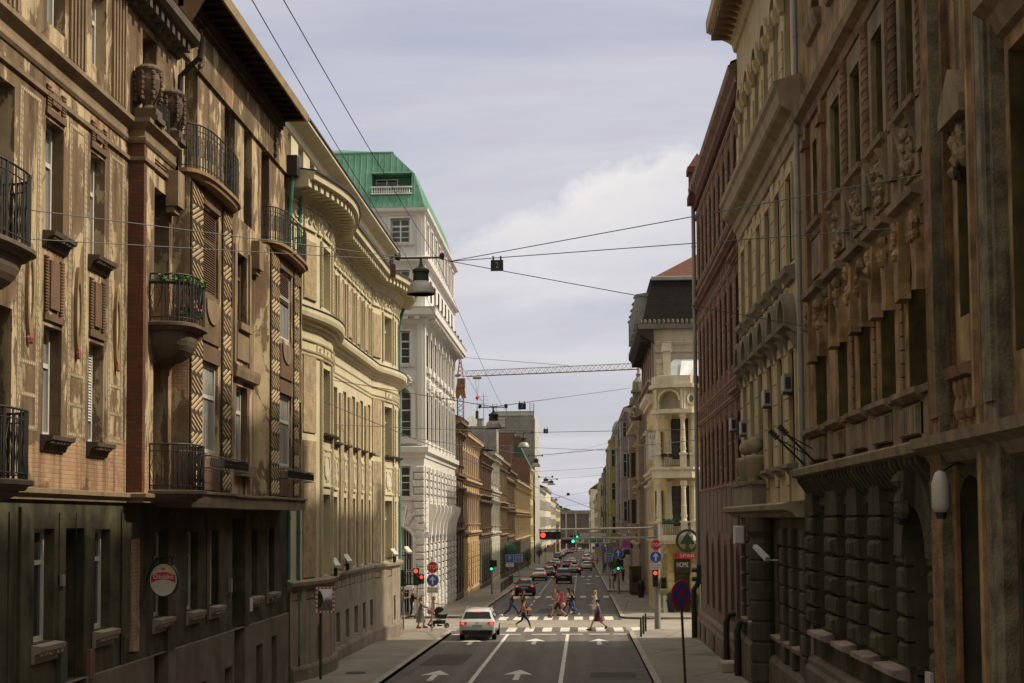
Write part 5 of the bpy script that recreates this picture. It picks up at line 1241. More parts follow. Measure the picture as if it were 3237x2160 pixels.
def house_brown():
 T = thing('ornate_building', 'dark brown sooty ornate house with twisted columns, deep windows and a black rusticated base', 'building', (5.9, 27, gz(27)))
 F = right(5.9); U = right(5.55)
 BW = mat('brown_sooty_stucco', (.275, .17, .08), var=.6, scale=1.4, streak=1., dark=(.045, .032, .026), bump=.7, bdist=.02)
 GR = mat('grey_brown_stone', (.205, .148, .09), var=.4, scale=1.5, streak=.6, dark=(.04, .032, .028), bump=.8, bdist=.02)
 RB = mat('brown_terracotta', (.19, .108, .062), var=.4, streak=.75, scale=2, dark=(.04, .03, .025))
 OV = mat('black_green_rustic_stone', (.058, .053, .029), var=.45, scale=1.3, streak=.6, dark=(.012, .012, .008), bump=.8, bdist=.02)
 SL = mat('pale_dirty_sill', (.30, .22, .175), var=.3, streak=.3)
 DKREV = mat('green_brown_reveal', (.085, .062, .022), var=.5, scale=2, streak=.5)  # window reveals in a darker green-brown than the wall
 c4 = [(31.56, 32.69), (29.25, 30.3), (27.05, 28.05), (24.55, 25.5)]
 c2 = [(31.65, 32.8), (29.1, 30.3), (26.85, 28.1), (24.4, 25.75)]
 dbl = [(34.15, 34.8), (35.1, 35.75)]
 H = [(a, b, 12.4, 14.42, 0, .5) for a, b in c4+dbl] + [(a, b, 7.28, 9.95, .0, .55) for a, b in c2] + [(34.3, 35.9, 7.28, 9.95, 0, .55)] + [(a, b, 17.4, 19.0, 0, .4) for a, b in c4+[(34.4, 35.5)]]
 mb = MB(); mb.mat(0).wall(F, 23.6, 36.95, 5.9, 20.6, H)
 HU = [(16.9, 18.35, 7.1, 11.0, 0, .9), (13, 15, 7.1, 11.0, 0, .9), (20.05, 20.95, 7.9, 10.5, 0, .6), (16.9, 18.35, 12.6, 15, 0, .6), (20.05, 20.95, 12.6, 14.4, 0, .5)]
 mb.wall(U, 9, 22.5, 5.9, 20.6, HU)
 mb.face([U.P(22.5, 5.9, 0), F.P(22.5, 5.9, 0), F.P(22.5, 20.6, 0), U.P(22.5, 20.6, 0)])
 for y in (9, 36.95): mb.face([(5.9, y, -2), (18, y, -2), (18, y, 20.6), (5.9, y, 20.6)])
 mb.face([(18, 9, -2), (18, 36.95, -2), (18, 36.95, 20.6), (18, 9, 20.6)])
 mb.build('wall', BW, T)
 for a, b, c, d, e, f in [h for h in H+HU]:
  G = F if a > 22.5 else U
  for x, s in ((a+.003, 0), (b-.003, 0)): mb = MB(); mb.face([G.P(x, c, -.01), G.P(x, d, -.01), G.P(x, d, -f+.05), G.P(x, c, -f+.05)]); mb.build('reveal', DKREV, T)
 mb = MB(); mb.face([(5.0, 8.8, 20.7), (5.0, 37, 20.7), (12, 37, 23.5), (12, 8.8, 23.5)]); mb.face([(12, 8.8, 23.5), (12, 37, 23.5), (18.2, 37, 20.6), (18.2, 8.8, 20.6)]); mb.build('roof', M_TILE, T)
 mb = MB(); mb.prof(F, 9, 36.95, cornice_profile(19.6, 20.65, .9)); mb.build('eaves_cornice', GR, T)
 for i, (a, b) in enumerate(c4): 
  window(T, F, a, b, 12.4, 14.42, -.46, M_DARKWOOD, G_DARK, (2, (.7,)))
  mb = MB(); mb.box(F, a-.26, a, 12.3, 14.9, 0, .09); mb.box(F, b, b+.26, 12.3, 14.9, 0, .09); mb.box(F, a, b, 14.45, 14.9, 0, .09); mb.build('window_surround', GR, T)
  mb = MB(); mb.prof(F, a-.3, b+.3, [(-.02, 11.95), (.06, 11.98), (.1, 12.1), (.2, 12.15), (.22, 12.25), (-.46, 12.3)])
  for x in (a-.15, b-.02): mb.prof(F, x, x+.17, [(0, 11.3), (.08, 11.35), (.2, 11.8), (.28, 11.98), (0, 11.98)])
  mb.box(F, a-.1, b+.1, 10.95, 11.9, 0, .06); mb.build('sill', GR, T)
  mb = MB()
  for k in range(16): mb.blob(F.P(rnd.uniform(a, b), rnd.uniform(11.0, 11.85), .08), (.1, .12, .1), n=6, m=4)
  mb.build('carved_apron', GR, T)
  window(T, F, a, b, 17.4, 19.0, -.36, M_DARKWOOD, G_DARK, (2, (.7,))); mb = MB(); mb.prof(F, a-.3, b+.3, [(-.02, 16.9), (.1, 16.95), (.18, 17.2), (.2, 17.34), (-.4, 17.4)]); mb.build('sill', GR, T)
 for a, b in dbl: window(T, F, a, b, 12.4, 14.42, -.46, M_DARKWOOD, G_DARK, (1, (.7,)))
 window(T, F, 34.4, 35.5, 17.4, 19, -.36, M_DARKWOOD, G_DARK); mb = MB(); mb.prof(F, 34.1, 35.8, [(-.02, 16.9), (.1, 16.95), (.18, 17.2), (.2, 17.34), (-.4, 17.4)]); mb.build('sill', GR, T)
 mb = MB(); mb.prof(F, 33.9, 36.0, [(-.02, 11.95), (.06, 11.98), (.1, 12.1), (.2, 12.15), (.22, 12.25), (-.46, 12.3)]); mb.box(F, 34.1, 35.8, 10.95, 11.9, 0, .06); mb.build('sill', GR, T)
 for a in (33.95, 36.3): 
  mb = MB(); mb.box(F, a-.18, a+.18, 10.6, 14.95, 0, .12); mb.box(F, a-.24, a+.24, 14.4, 14.6, 0, .2); mb.build('pilaster', RB, T)
 for a in (30.95, 28.65, 26.2, 24.0): 
  twist_column(T, F, a, 12.1, 14.95, .09, RB, .07); mb = MB(); [mb.box(F, a-.13, a+.13, 7.3+k*.25, 7.52+k*.25, 0, .045) for k in range(12)]; mb.build('banded_strip', RB, T)
  mb = MB(); mb.box(F, a-.3, a+.3, 10.35, 11.9, 0, .05); mb.box(F, a-.2, a+.2, 11.2, 12.08, .05, .16); mb.build('pilaster_pedestal', GR, T)
 for a, b in c2+[(34.3, 35.9)]:
  window(T, F, a, b, 7.28, 9.95, -.5, M_DARKWOOD, G_DARK, (2, (.68,)))
  mb = MB(); mb.prof(F, a-.32, b+.32, [(-.02, 10.3), (.08, 10.32), (.12, 10.45), (.28, 10.5), (.3, 10.62), (.06, 10.72), (-.02, 10.72)])
  mb.box(F, a-.1, b+.1, 10.0, 10.3, 0, .1); mb.build('window_hood', GR, T)
  for x, s in ((a, 1), (b, -1)):                      # drooping carved consoles at both sides of the head
   mb = MB(); mb.prism(F, [(x+.02*s, 10.28), (x+.3*s, 10.28), (x+.22*s, 9.7), (x+.12*s, 9.2), (x+.2*s, 8.9), (x-.16*s, 8.86), (x-.2*s, 9.2), (x-.12*s, 9.8)], -.02, .2)
   for k in range(7): mb.blob(F.P(x+rnd.uniform(-.12, .12), 9.9+rnd.uniform(-.3, .35), .2), (.1, .1, .12), n=6, m=4)
   mb.build('side_console', BW, T)
  mb = MB(); mb.prof(F, a-.3, b+.3, [(-.02, 6.95), (.16, 7.0), (.3, 7.1), (.3, 7.2), (-.5, 7.27)]); mb.box(F, a-.2, b+.2, 6.4, 6.95, 0, .14); mb.build('sill', GR, T)
  mb = MB()
  for k in range(8): mb.box(F, a+(b-a)*k/8+.02, a+(b-a)*(k+1)/8-.02, 6.42, 6.9, .14, .22)
  mb.build('baluster_panel', GR, T)
 for nm, a0, a1, G, pr in (('string_course', 22.5, 36.95, F, [(-.02, 15.0), (.08, 15.02), (.12, 15.2), (.3, 15.3), (.34, 15.5), (.1, 15.65), (-.02, 15.66)]), ('base_cornice', 22.5, 37.0, F, [(-.02, 5.75), (.1, 5.8), (.2, 5.95), (.5, 6.05), (.52, 6.2), (.4, 6.26), (-.02, 6.34)]), ('base_cornice', 9, 22.5, U, [(-.02, 5.75), (.1, 5.8), (.2, 5.95), (.4, 6.05), (.42, 6.2), (-.02, 6.3)])):
  mb = MB(); mb.prof(G, a0, a1, pr); o = mb.build(nm, GR, T)
  if nm == 'base_cornice' and a0 > 20:
   mb = MB()
   for i in range(33): mb.prof(G, 23.7+i*.4, 23.9+i*.4, [(0, 5.5), (.12, 5.55), (.38, 5.9), (.4, 6.03), (0, 6.03)])
   mb.build('modillion_course', OV, o).location = (0, 0, 0)
 mb = MB()
 for a in (36.6, 33.2, 30.9, 28.5, 26.2, 24.0): mb.box(F, a-.35, a+.35, 6.3, 7.05, 0, .14)
 mb.prof(F, 22.5, 36.95, [(0, 7.05), (.22, 7.08), (.24, 7.2), (0, 7.24)]); mb.build('parapet', GR, T)
 MG = mat('mottled_grey_green_stone', (.155, .122, .075), var=.65, scale=2.4, streak=.85, dark=(.03, .03, .022), bump=1., bdist=.03); MB2 = mat('mottled_brown_stone', (.19, .10, .042), var=.6, scale=2.2, streak=.9, dark=(.03, .025, .015), bump=1., bdist=.03)
 for a0, a1, c, m in ((21.55, 22.45, .12, MB2), (19.72, 19.9, .1, RB), (19.5, 19.66, .16, BW), (19.28, 19.44, .12, RB), (18.5, 19.2, .18, MG), (21.2, 21.4, .06, MB2), (21.45, 21.52, .2, MG), (15.6, 16.6, .2, MG), (11.5, 12.5, .2, MG)):
  mb = MB(); mb.box(U, a0, a1, -1, 19.4, 0, c); mb.box(U, a0+.2*(a1-a0), a1-.2*(a1-a0), 6.5, 19.2, c, c+.05); mb.build('giant_pilaster', m, T)
 for a0, a1, b0, b1 in ((16.9, 18.35, 7.1, 11.0), (13, 15, 7.1, 11)):
  window(T, U, a0, a1, b0, b1, -.85, M_DARKWOOD, G_DARK, (2, (.62,)))
  mb = MB(); mb.prof(U, a0-.3, a1+.3, [(-.02, 11.2), (.1, 11.25), (.2, 11.5), (.36, 11.6), (.38, 11.8), (-.02, 12.0)]); mb.build('window_hood', GR, T)
 for a0, a1, b0, b1 in ((20.05, 20.95, 7.9, 10.5), (20.05, 20.95, 12.6, 14.4), (16.9, 18.35, 12.6, 15)): window(T, U, a0, a1, b0, b1, -.5, M_DARKWOOD, G_DARK, (2, (.66,)))
 mb = MB(); mb.prism(U, [(19.95, 10.7), (21.1, 10.7), (21.1, 10.95), (20.5, 11.45), (19.95, 10.95)], 0, .22)
 for k in range(14): mb.blob(U.P(20.5+rnd.uniform(-.3, .3), 10.3+rnd.uniform(-.3, .25), .06), (.1, .1, .12), n=6, m=4)
 mb.build('niche_pediment', GR, T)
 mb = MB(); mb.prof(U, 19.95, 21.1, [(0, 6.95), (.2, 7.0), (.25, 7.15), (-.1, 7.2)])
 for k in range(3): mb.lathe(U.P(20.2+k*.3, 6.4, .08), [(.05, 0), (.09, .12), (.05, .3), (.09, .45), (.09, .55)], 8)
 mb.build('niche_balustrade', RB, T)
 piers = [(35.75, 36.95), (32.45, 34.05), (30.05, 31.3), (27.75, 28.9), (25.7, 26.35), (22.6, 24.0)]
 wins = [(34.05, 35.75), (31.3, 32.45), (28.9, 30.05), (26.35, 27.75)]
 mb = MB(); mb.wall(F, 22.5, 36.95, 2.2, 5.9, [(a, b, 2.3, 5.3, 0, .55) for a, b in wins] + [(24.0, 25.7, 2.2, 5.1, .8, .9)])
 mb.wall(F, 22.5, 36.95, -1.2, 2.2, [(24.0, 25.7, -1.2, 2.2, 0, .9)]); mb.wall(U, 9, 22.5, -1.2, 5.9, [(19.95, 21.3, -1.2, 5.6, .6, .8), (16.9, 18.35, 1.5, 5.3, .6, .7)])
 mb.face([U.P(22.5, -1.2, 0), F.P(22.5, -1.2, 0), F.P(22.5, 5.9, 0), U.P(22.5, 5.9, 0)]); mb.face([F.P(24.0, -1.2, -.88), F.P(25.7, -1.2, -.88), F.P(25.7, 5.2, -.88), F.P(24.0, 5.2, -.88)])
 mb.face([U.P(19.9, -1.2, -.78), U.P(21.4, -1.2, -.78), U.P(21.4, 5.7, -.78), U.P(19.9, 5.7, -.78)]); mb.build('base_wall', OV, T)
 for a0, a1 in piers:
  mb = MB()
  for k in range(6):
   z = 2.32+k*.45; mb.cham(F, a0+.02, a1-.02, z+.02, z+.43, -.05, .2, .06)
   if k % 2 == 0 and a1-a0 > 1: mb.cham(F, a0+.3, a0+.85, z+.08, z+.37, .18, .26, .04)
  mb.prism(F, [(a0, 5.05), (a1, 5.05), (a1-.05, 5.35), (a1-.2, 5.75), (a0+.2, 5.75), (a0+.05, 5.35)], 0, .16)
  mb.build('rusticated_pier', OV, T)
 for a, b in wins: 
  window(T, F, a, b, 2.3, 5.3, -.5, M_DARKWOOD, G_DARK, (2, (.7,)))
  mb = MB(); mb.prof(F, a-.15, b+.1, [(-.02, 2.0), (.16, 2.05), (.34, 2.12), (.34, 2.22), (-.5, 2.29)]); mb.build('sill', SL, T)
  mb = MB()
  for k in range(7): mb.tube([F.P(a+.1+(b-a-.2)*k/6, 2.3, -.1), F.P(a+.1+(b-a-.2)*k/6, 3.4, -.1)], .014, 4)
  mb.build('window_grille', M_IRONWORK, T)
 for k in range(9):
  q = PI*(k+.5)/9; c, s = math.cos(q), math.sin(q); mb = MB(); e = .15
  mb.prism(F, [(24.85+.87*c+e*s, 4.3+.87*s-e*c), (24.85+1.5*c+e*1.7*s, 4.3+1.5*s-e*1.7*c), (24.85+1.5*c-e*1.7*s, 4.3+1.5*s+e*1.7*c), (24.85+.87*c-e*s, 4.3+.87*s+e*c)], 0, .22 if k != 4 else .4); mb.build('voussoir', OV, T)
 mb = MB()
 for k in range(10): mb.blob(F.P(24.85+rnd.uniform(-.15, .15), 5.3+rnd.uniform(-.3, .4), .38), (.14, .15, .16), n=6, m=4)
 mb.build('carved_mask', OV, T)
 mb = MB(); mb.prof(F, 25.6, 36.97, [(-.02, -1.2), (.24, -1.2), (.24, 1.2), (.16, 1.3), (.16, 1.42), (.08, 1.5), (-.02, 1.52)]); mb.build('plinth', mat('stained_base_stone', (.13, .10, .075), var=.4, streak=.7, dark=(.03, .03, .02)), T)
 mb = MB(); mb.box(U, 19.95, 21.3, -1, 4.4, -.75, -.68)
 for x in (20.0, 20.65):
  for z0, z1 in ((.2, 1.6), (1.8, 4.2)): mb.box(U, x, x+.6, z0, z1, -.68, -.64)
 mb.build('door', M_DARKWOOD, T); window(T, U, 16.9, 18.35, 1.5, 5.3, -.65, M_DARKWOOD, G_DARK, (2, (.6,)), .6)
 mb = MB(); mb.prof(U, 16.6, 18.5, [(0, 1.1), (.3, 1.2), (.32, 1.35), (-.5, 1.45)]); mb.build('sill', SL, T)
 return T
HOUSE_BROWN = house_brown()
# ------------------------------------------------------------------ pale yellow house with arcaded top storey
def house_yellow():
 T = thing('stuccoed_building', 'pale yellow house with arched window hoods and stone ball vases on its porch', 'building', (5.9, 44, gz(44)))
 F, Ln = Fr((5.82, 0, 0), (0, 1, 0), (-1, 0, 0)), 14.4
 YE = mat('pale_yellow_stucco', (.43, .335, .19), var=.2, scale=.7, streak=.4, dark=(.14, .10, .06), bump=.25)
 GS = mat('grey_stone_trim', (.20, .165, .125), var=.25, streak=.45, dark=(.06, .048, .04))
 DO = mat('dark_olive_rustic', (.075, .066, .042), var=.4, streak=.6, dark=(.02, .018, .012), bump=.6)
 PK = mat('dirty_ochre_stone', (.29, .225, .15), var=.3, streak=.5, dark=(.08, .06, .05))
 cs = [39.1, 41.35, 43.6, 45.85, 48.1, 50.2]; w = .52
 H = [(c-w, c+w, 6.5, 9.6, 0, .3) for c in cs] + [(c-w, c+w, 12.0, 14.4, 0, .28) for c in cs] + [(c-w*1.05, c+w*1.05, 16.7, 20.2, .53, .6) for c in cs]
 mb = MB(); mb.wall(F, 36.95, 51.5, 5.2, 23.2, H)
 mb.face([(5.82, 51.5, -1), (18, 51.5, -1), (18, 51.5, 23.2), (5.82, 51.5, 23.2)]); mb.face([(5.82, 36.95, -1), (18, 36.95, -1), (18, 36.95, 23.2), (5.82, 36.95, 23.2)]); mb.face([(18, 36.95, -1), (18, 51.5, -1), (18, 51.5, 23.2), (18, 36.95, 23.2)])
 for c in [37.6]+[(p+q)/2 for p, q in zip(cs[:-1], cs[1:])]+[51.2]:        # flat rusticated lesenes with open joints
  for z0, z1 in ((5.3, 11.4), (11.5, 15.0), (16.6, 18.8)):
   n = max(1, round((z1-z0)/.62)); h = (z1-z0)/n
   for i in range(n): mb.box(F, c-.36, c+.36, z0+i*h, z0+(i+1)*h-.04, 0, .05)
 mb.build('wall', YE, T)
 for i, c in enumerate(cs):
  window(T, F, c-w, c+w, 6.5, 9.6, -.27, M_DARKWOOD, G_DARK, (2, (.66,)), fd=.22); window(T, F, c-w, c+w, 12.0, 14.4, -.25, M_DARKWOOD, G_DARK, (2, (.66,)), fd=.2); window(T, F, c-w*1.05, c+w*1.05, 16.7, 20.2, -.55, M_DARKWOOD, G_DARK, (2, (.6,)), .53, fd=.4)  # dark frames run deep through the reveals to imitate their shade
  mb = MB(); mb.ring(F, c, 10.25, 0, .34, .62, .78, 14, 0, PI, 1.15); mb.prof(F, c-.82, c+.82, [(0, 9.98), (.1, 10.0), (.2, 10.1), (.36, 10.16), (.38, 10.27), (0, 10.3)])
  for x in (c-.76, c+.56): mb.prof(F, x, x+.2, [(0, 9.55), (.08, 9.6), (.2, 9.9), (.3, 10.0), (0, 10.0)])
  mb.build('arched_hood', GS, T)
  mb = MB(); mb.prof(F, c-.66, c+.66, [(0, 11.42), (.1, 11.44), (.16, 11.55), (.26, 11.64), (.28, 11.78), (.1, 11.84), (-.28, 11.98)]); mb.build('sill', GS, T)
  mb = MB(); mb.prof(F, c-.66, c+.66, [(0, 6.2), (.1, 6.2), (.16, 6.3), (.3, 6.36), (.3, 6.46), (-.28, 6.49)]); mb.build('sill', GS, T)
  mb = MB(); mb.box(F, c-w-.14, c-w, 6.5, 9.75, 0, .06); mb.box(F, c+w, c+w+.14, 6.5, 9.75, 0, .06); mb.box(F, c-w, c+w, 9.62, 9.9, 0, .06); mb.build('window_surround', YE, T)
  mb = MB(); mb.box(F, c-w-.14, c-w, 12, 14.55, 0, .06); mb.box(F, c+w, c+w+.14, 12, 14.55, 0, .06); mb.box(F, c-w, c+w, 14.42, 14.7, 0, .06); mb.build('window_surround', YE, T)
  mb = MB(); mb.ring(F, c, 19.67, 0, .12, .56, .76, 14, 0, PI)
  for x in (c-.82, c+.5): mb.prof(F, x, x+.32, [(0, 19.2), (.1, 19.24), (.2, 19.45), (.22, 19.62), (0, 19.64)])
  mb.build('arch_surround', YE, T)
 mb = MB(); mb.prof(F, 36.9, 51.55, [(-.02, 14.95), (.08, 15.0), (.12, 15.3), (.2, 15.36), (.24, 15.6), (.5, 15.75), (.56, 15.82), (.62, 16.15), (.7, 16.25), (.72, 16.4), (-.02, 16.62)]); mb.build('cornice', PK, T)
 mb = MB(); mb.prof(F, 36.9, 51.6, [(-.02, 22.0), (.1, 22.05), (.16, 22.3), (.3, 22.4), (1.0, 22.75), (1.08, 22.8), (1.1, 23.1), (-.02, 23.3)]); o = mb.build('eaves_cornice', YE, T)
 mb = MB()
 for i in range(24): mb.box(F, 37.1+i*.6, 37.36+i*.6, 22.35, 22.74, .25, .95)
 mb.build('modillion_course', M_BROWNWOOD, o).location = (0, 0, 0)
 mb = MB(); mb.face([F.P(36.9, 23.15, 1.1), F.P(51.6, 23.15, 1.1), F.P(51.6, 26, -6), F.P(36.9, 26, -6)]); mb.face([F.P(36.9, 26, -6), F.P(51.6, 26, -6), F.P(51.6, 23, -12.3), F.P(36.9, 23, -12.3)]); mb.build('roof', M_TILE, T)
 mb = MB(); mb.prof(F, 37.0, 53.0, [(-.02, 5.0), (.3, 5.02), (.4, 5.15), (.62, 5.22), (.66, 5.36), (.5, 5.42), (-.02, 5.46)]); mb.build('porch_ledge', PK, T)
 mb = MB(); mb.box(F, 44.8, 50.5, 5.42, 6.1, 0, .5); mb.prof(F, 44.7, 50.6, [(0, 6.05), (.56, 6.07), (.58, 6.16), (0, 6.2)]); mb.build('parapet', GS, T)
 for a in (45.6, 47.7):
  P = F.P(a, 0, .28); mb = MB(); mb.lathe((P[0], P[1], 0), [(.24, 6.18), (.24, 6.24), (.28, 6.35), (.34, 6.75), (.36, 6.85), (.38, 6.95), (.3, 7.0), (.12, 7.02), (.1, 7.1)], 18)
  s = MB(); s.lathe((P[0], P[1], 7.33), [(.27*math.sin(PI*k/10), -.27*math.cos(PI*k/10)) for k in range(11)], 18)
  mb.add(s.v, s.f); mb.build('ball_vase', PK, T, smooth=True)
 gw = [(37.9, 38.9), (39.8, 40.6), (41.6, 43.0), (45.2, 46.2), (47.3, 48.8), (49.8, 51.0)]
 mb = MB(); mb.wall(F, 36.95, 51.5, -1.2, 5.2, [(a, b, 1.6, 4.2, 0, .5) for a, b in gw]); mb.build('ground_floor_wall', DO, T)
 for a, b in gw: 
  window(T, F, a, b, 1.6, 4.2, -.45, M_DARKWOOD, G_DARK, (2, (.7,))); mb = MB(); mb.prof(F, a-.08, b+.08, [(0, 1.35), (.2, 1.4), (.24, 1.52), (-.45, 1.6)]); mb.build('sill', mat('pale_dirty_sill', (.3, .22, .175)), T)
 for a, b in ((37.0, 37.8), (39.0, 39.7), (40.7, 41.5), (46.3, 47.2), (48.9, 49.7), (51.05, 51.5)):
  mb = MB()
  for k in range(7): mb.cham(F, a+.02, b-.02, .9+k*.55, .9+k*.55+.51, -.02, .16, .05)
  mb.build('rusticated_pier', DO, T)
 P = F.P(44.1, 0, .3); mb = MB()
 pr = [(.5, -1), (.5, -.2), (.42, -.1)]
 for k in range(7): pr += [(.36, k*.62), (.4, k*.62+.05), (.4, k*.62+.54), (.36, k*.62+.6)]
 pr += [(.36, 4.4), (.5, 4.6), (.5, 5.0)]
 mb.lathe((P[0], P[1], 0), pr, 16); mb.build('banded_column', DO, T)
 mb = MB(); mb.prof(F, 36.97, 51.5, [(-.02, -1.2), (.2, -1.2), (.2, .7), (.1, .85), (-.02, .86)]); mb.build('plinth', mat('stained_base_stone', (.13, .10, .075)), T)
 pipe(T, [(5.72, 37.05, 22.3), (5.72, 37.05, 6.0)], .07, M_ZINC)
 return T
HOUSE_YELLOW = house_yellow()
# ------------------------------------------------------------------ red brick house with round-arched slit windows
def house_brick():
 T = thing('brick_building', 'dark red brick building with tall round-arched slit windows, striped pilasters and a pointed corner turret', 'building', (5.9, 61, gz(61)))
 F = right(5.9)
 BK = brickmat('red_brick', (.165, .055, .036), (.115, .042, .03), (.10, .075, .06), bw=.26, bh=.08)
 ST = brickmat('striped_pale_brick', (.40, .27, .20), (.16, .058, .042), (.14, .09, .07), bw=.17, bh=.12, streak=.4)
 PG = mat('purple_grey_render', (.165, .115, .09), var=.22, streak=.55, dark=(.06, .042, .035))
 TR = mat('brick_trim_stone', (.20, .125, .098), var=.25, streak=.4, dark=(.06, .04, .035))
 A0, A1 = 51.52, 71.2
 wc = [55.55+2.02*i for i in range(8)]; bigc = 53.3; w = .42
 rows = [(6.4, 9.05), (10.9, 14.2), (16.75, 19.5)]
 H = [(c-w, c+w, a, b, w, .3) for c in wc for a, b in rows] + [(bigc-.5, bigc+.5, a, b, .5, .3) for a, b in rows]
 mb = MB(); mb.mat(0).wall(F, A0, A1, 6.2, 21.6, H)
 mb.mat(0).face([(5.9, A1, -1.3), (18, A1, -1.3), (18, A1, 21.6), (5.9, A1, 21.6)]); mb.face([(5.9, A0, 5.4), (18, A0, 5.4), (18, A0, 21.6), (5.9, A0, 21.6)]); mb.face([(18, A0, -1), (18, A1, -1), (18, A1, 21.6), (18, A0, 21.6)])
 mb.mat(1)
 for c in [bigc-.95, bigc+.95]+[(p+q)/2 for p, q in zip(wc[:-1], wc[1:])]+[wc[-1]+1.0]:
  for z0, z1 in ((6.35, 9.55), (10.35, 14.6), (16.5, 19.95)): mb.box(F, c-.2, c-.02, z0, z1, 0, .03); mb.box(F, c+.12, c+.28, z0, z1, 0, .02); mb.box(F, c-.5, c-.36, z0, z1, 0, .02)
 mb.mat(0).box(F, A0, A0+.5, 5.6, 21.6, 0, .1)
 for z in (9.75, 14.75, 15.65): 
  for i in range(38): mb.mat(1 if i % 2 else 0).box(F, A0+.6+i*.5, A0+.85+i*.5, z, z+.42, 0, .07)
 mb.build('wall', [BK, ST], T)
 gw = [(c-.36, c+.36, .98, 4.1 if k % 2 else 3.75, .36, .28) for k, c in enumerate([54.0, 56.1, 58.6, 61.3, 64.2, 67.0])]
 mb = MB(); mb.wall(right(5.86), A0, A1, -1.3, 6.2, gw); mb.face([(5.86, A1, -1.3), (6.2, A1, -1.3), (6.2, A1, 6.2), (5.86, A1, 6.2)])
 for c in [52.3+1.9*i for i in range(10)]: mb.box(right(5.86), c-.1, c+.1, 4.4, 6.2, 0, .02)
 mb.build('ground_floor_wall', PG, T)
 for a, b, z0, z1, r, d_ in gw:
  window(T, right(5.86), a, b, z0, z1, -.25, M_DARKWOOD, G_DARK, (2, (.6,)), r, fd=.23); m_ = (a+b)/2; mb = MB(); mb.ring(right(5.86), m_, z1-r, 0, .03, .38, .54, 12, 0, PI, 1.35); mb.box(right(5.86), m_-.54, m_-.4, z0, z1-r, 0, .025); mb.box(right(5.86), m_+.4, m_+.54, z0, z1-r, 0, .025); mb.build('arch_surround', BK, T)  # frame nearly as deep as the reveal, its dark jamb painted in as shade
 for a, b in rows:
  for c in wc: window(T, F, c-w, c+w, a, b, -.26, M_DARKWOOD, G_DARK, (2, (.6,)), w, fd=.24)  # deep dark frames line the slits, standing in for reveal shadow
  window(T, F, bigc-.5, bigc+.5, a, b, -.26, M_DARKWOOD, G_DARK, (2, (.6,)), .5, fd=.24)  # same deep dark frame in place of reveal shadow
 for z in (6.2, 9.55, 10.2, 14.6, 15.45, 16.35, 19.95):
  mb = MB(); mb.prof(F, A0-.02, A1+.05, ledge_profile(z-.02, z+.16, .1 if z not in (15.45,) else .3)); mb.build('string_course', TR, T)
 for z in (9.6, 14.65): 
  mb = MB(); mb.prof(F, A0-.02, bigc+1.0, ledge_profile(z, z+.2, .3)); mb.build('string_course', TR, T)
 mb = MB(); mb.prof(F, A0, A1+.05, [(-.02, 20.9), (.1, 20.95), (.16, 21.15), (.36, 21.3), (.4, 21.55), (-.02, 21.75)]); o = mb.build('eaves_cornice', TR, T)
 mb = MB()
 for i in range(48): mb.box(F, A0+.1+i*.41, A0+.3+i*.41, 20.4, 20.95, 0, .16)
 mb.build('corbel_course', BK, o).location = (0, 0, 0)
 mb = MB(); mb.face([F.P(A0, 21.7, .3), F.P(A1, 21.7, .3), F.P(A1, 24, -6), F.P(A0, 24, -6)]); mb.face([F.P(A0, 24, -6), F.P(A1, 24, -6), F.P(A1, 21.6, -12.1), F.P(A0, 21.6, -12.1)]); mb.build('roof', M_TILE, T)
 mb = MB(); c = (5.95, 70.75); 
 for r, z0, z1 in ((.5, 20.7, 21.1), (.42, 21.1, 22.2), (.52, 22.2, 22.5)): mb.bbox(c[0]-r, c[0]+r, c[1]-r, c[1]+r, z0, z1)
 p = [(c[0]+sx_*.48, c[1]+sy_*.48, 22.5) for sx_, sy_ in ((-1, -1), (1, -1), (1, 1), (-1, 1))]; mb.add(p+[(c[0], c[1], 23.3)], [(0, 1, 4), (1, 2, 4), (2, 3, 4), (3, 0, 4)]); mb.build('turret', [BK], T)
 mb = MB(); mb.prof(F, A0, A1+.1, [(-.02, -1.4), (.28, -1.4), (.26, .05), (.2, .2), (.2, .38), (.1, .5), (-.02, .52)]); mb.box(front(A1+.1), 5.64, 7, -1.4, .45, -.1, 0)
 mb.build('plinth', mat('mossy_plinth_stone', (.185, .13, .10), var=.35, streak=.65, dark=(.05, .055, .03)), T)
 for i, a in enumerate((53.6, 57.6, 62, 66.4, 69)):
  mb = MB(); mb.box(F, a-.3, a+.3, -.7, .0, .285, .30); mb.build('cellar_vent', M_IRONWORK, T)
 pipe(T, [(5.74, 71.05, 21.0), (5.74, 71.05, 1.9)], .1, M_ZINC)
 pipe(T, [(5.74, 71.05, 1.9), (5.66, 71.0, 1.7), (5.5, 71.0, 1.5), (5.5, 71.0, -1.1)], .13, M_DARKPIPE, coll=False)
 for y in (55.2, 51.3): pipe(T, [(5.85, y, 1.35), (5.6, y, 1.3), (5.5, y, 1.0), (5.5, y, -.75)], .12, M_DARKPIPE, coll=False)
 return T
HOUSE_BRICK = house_brick()
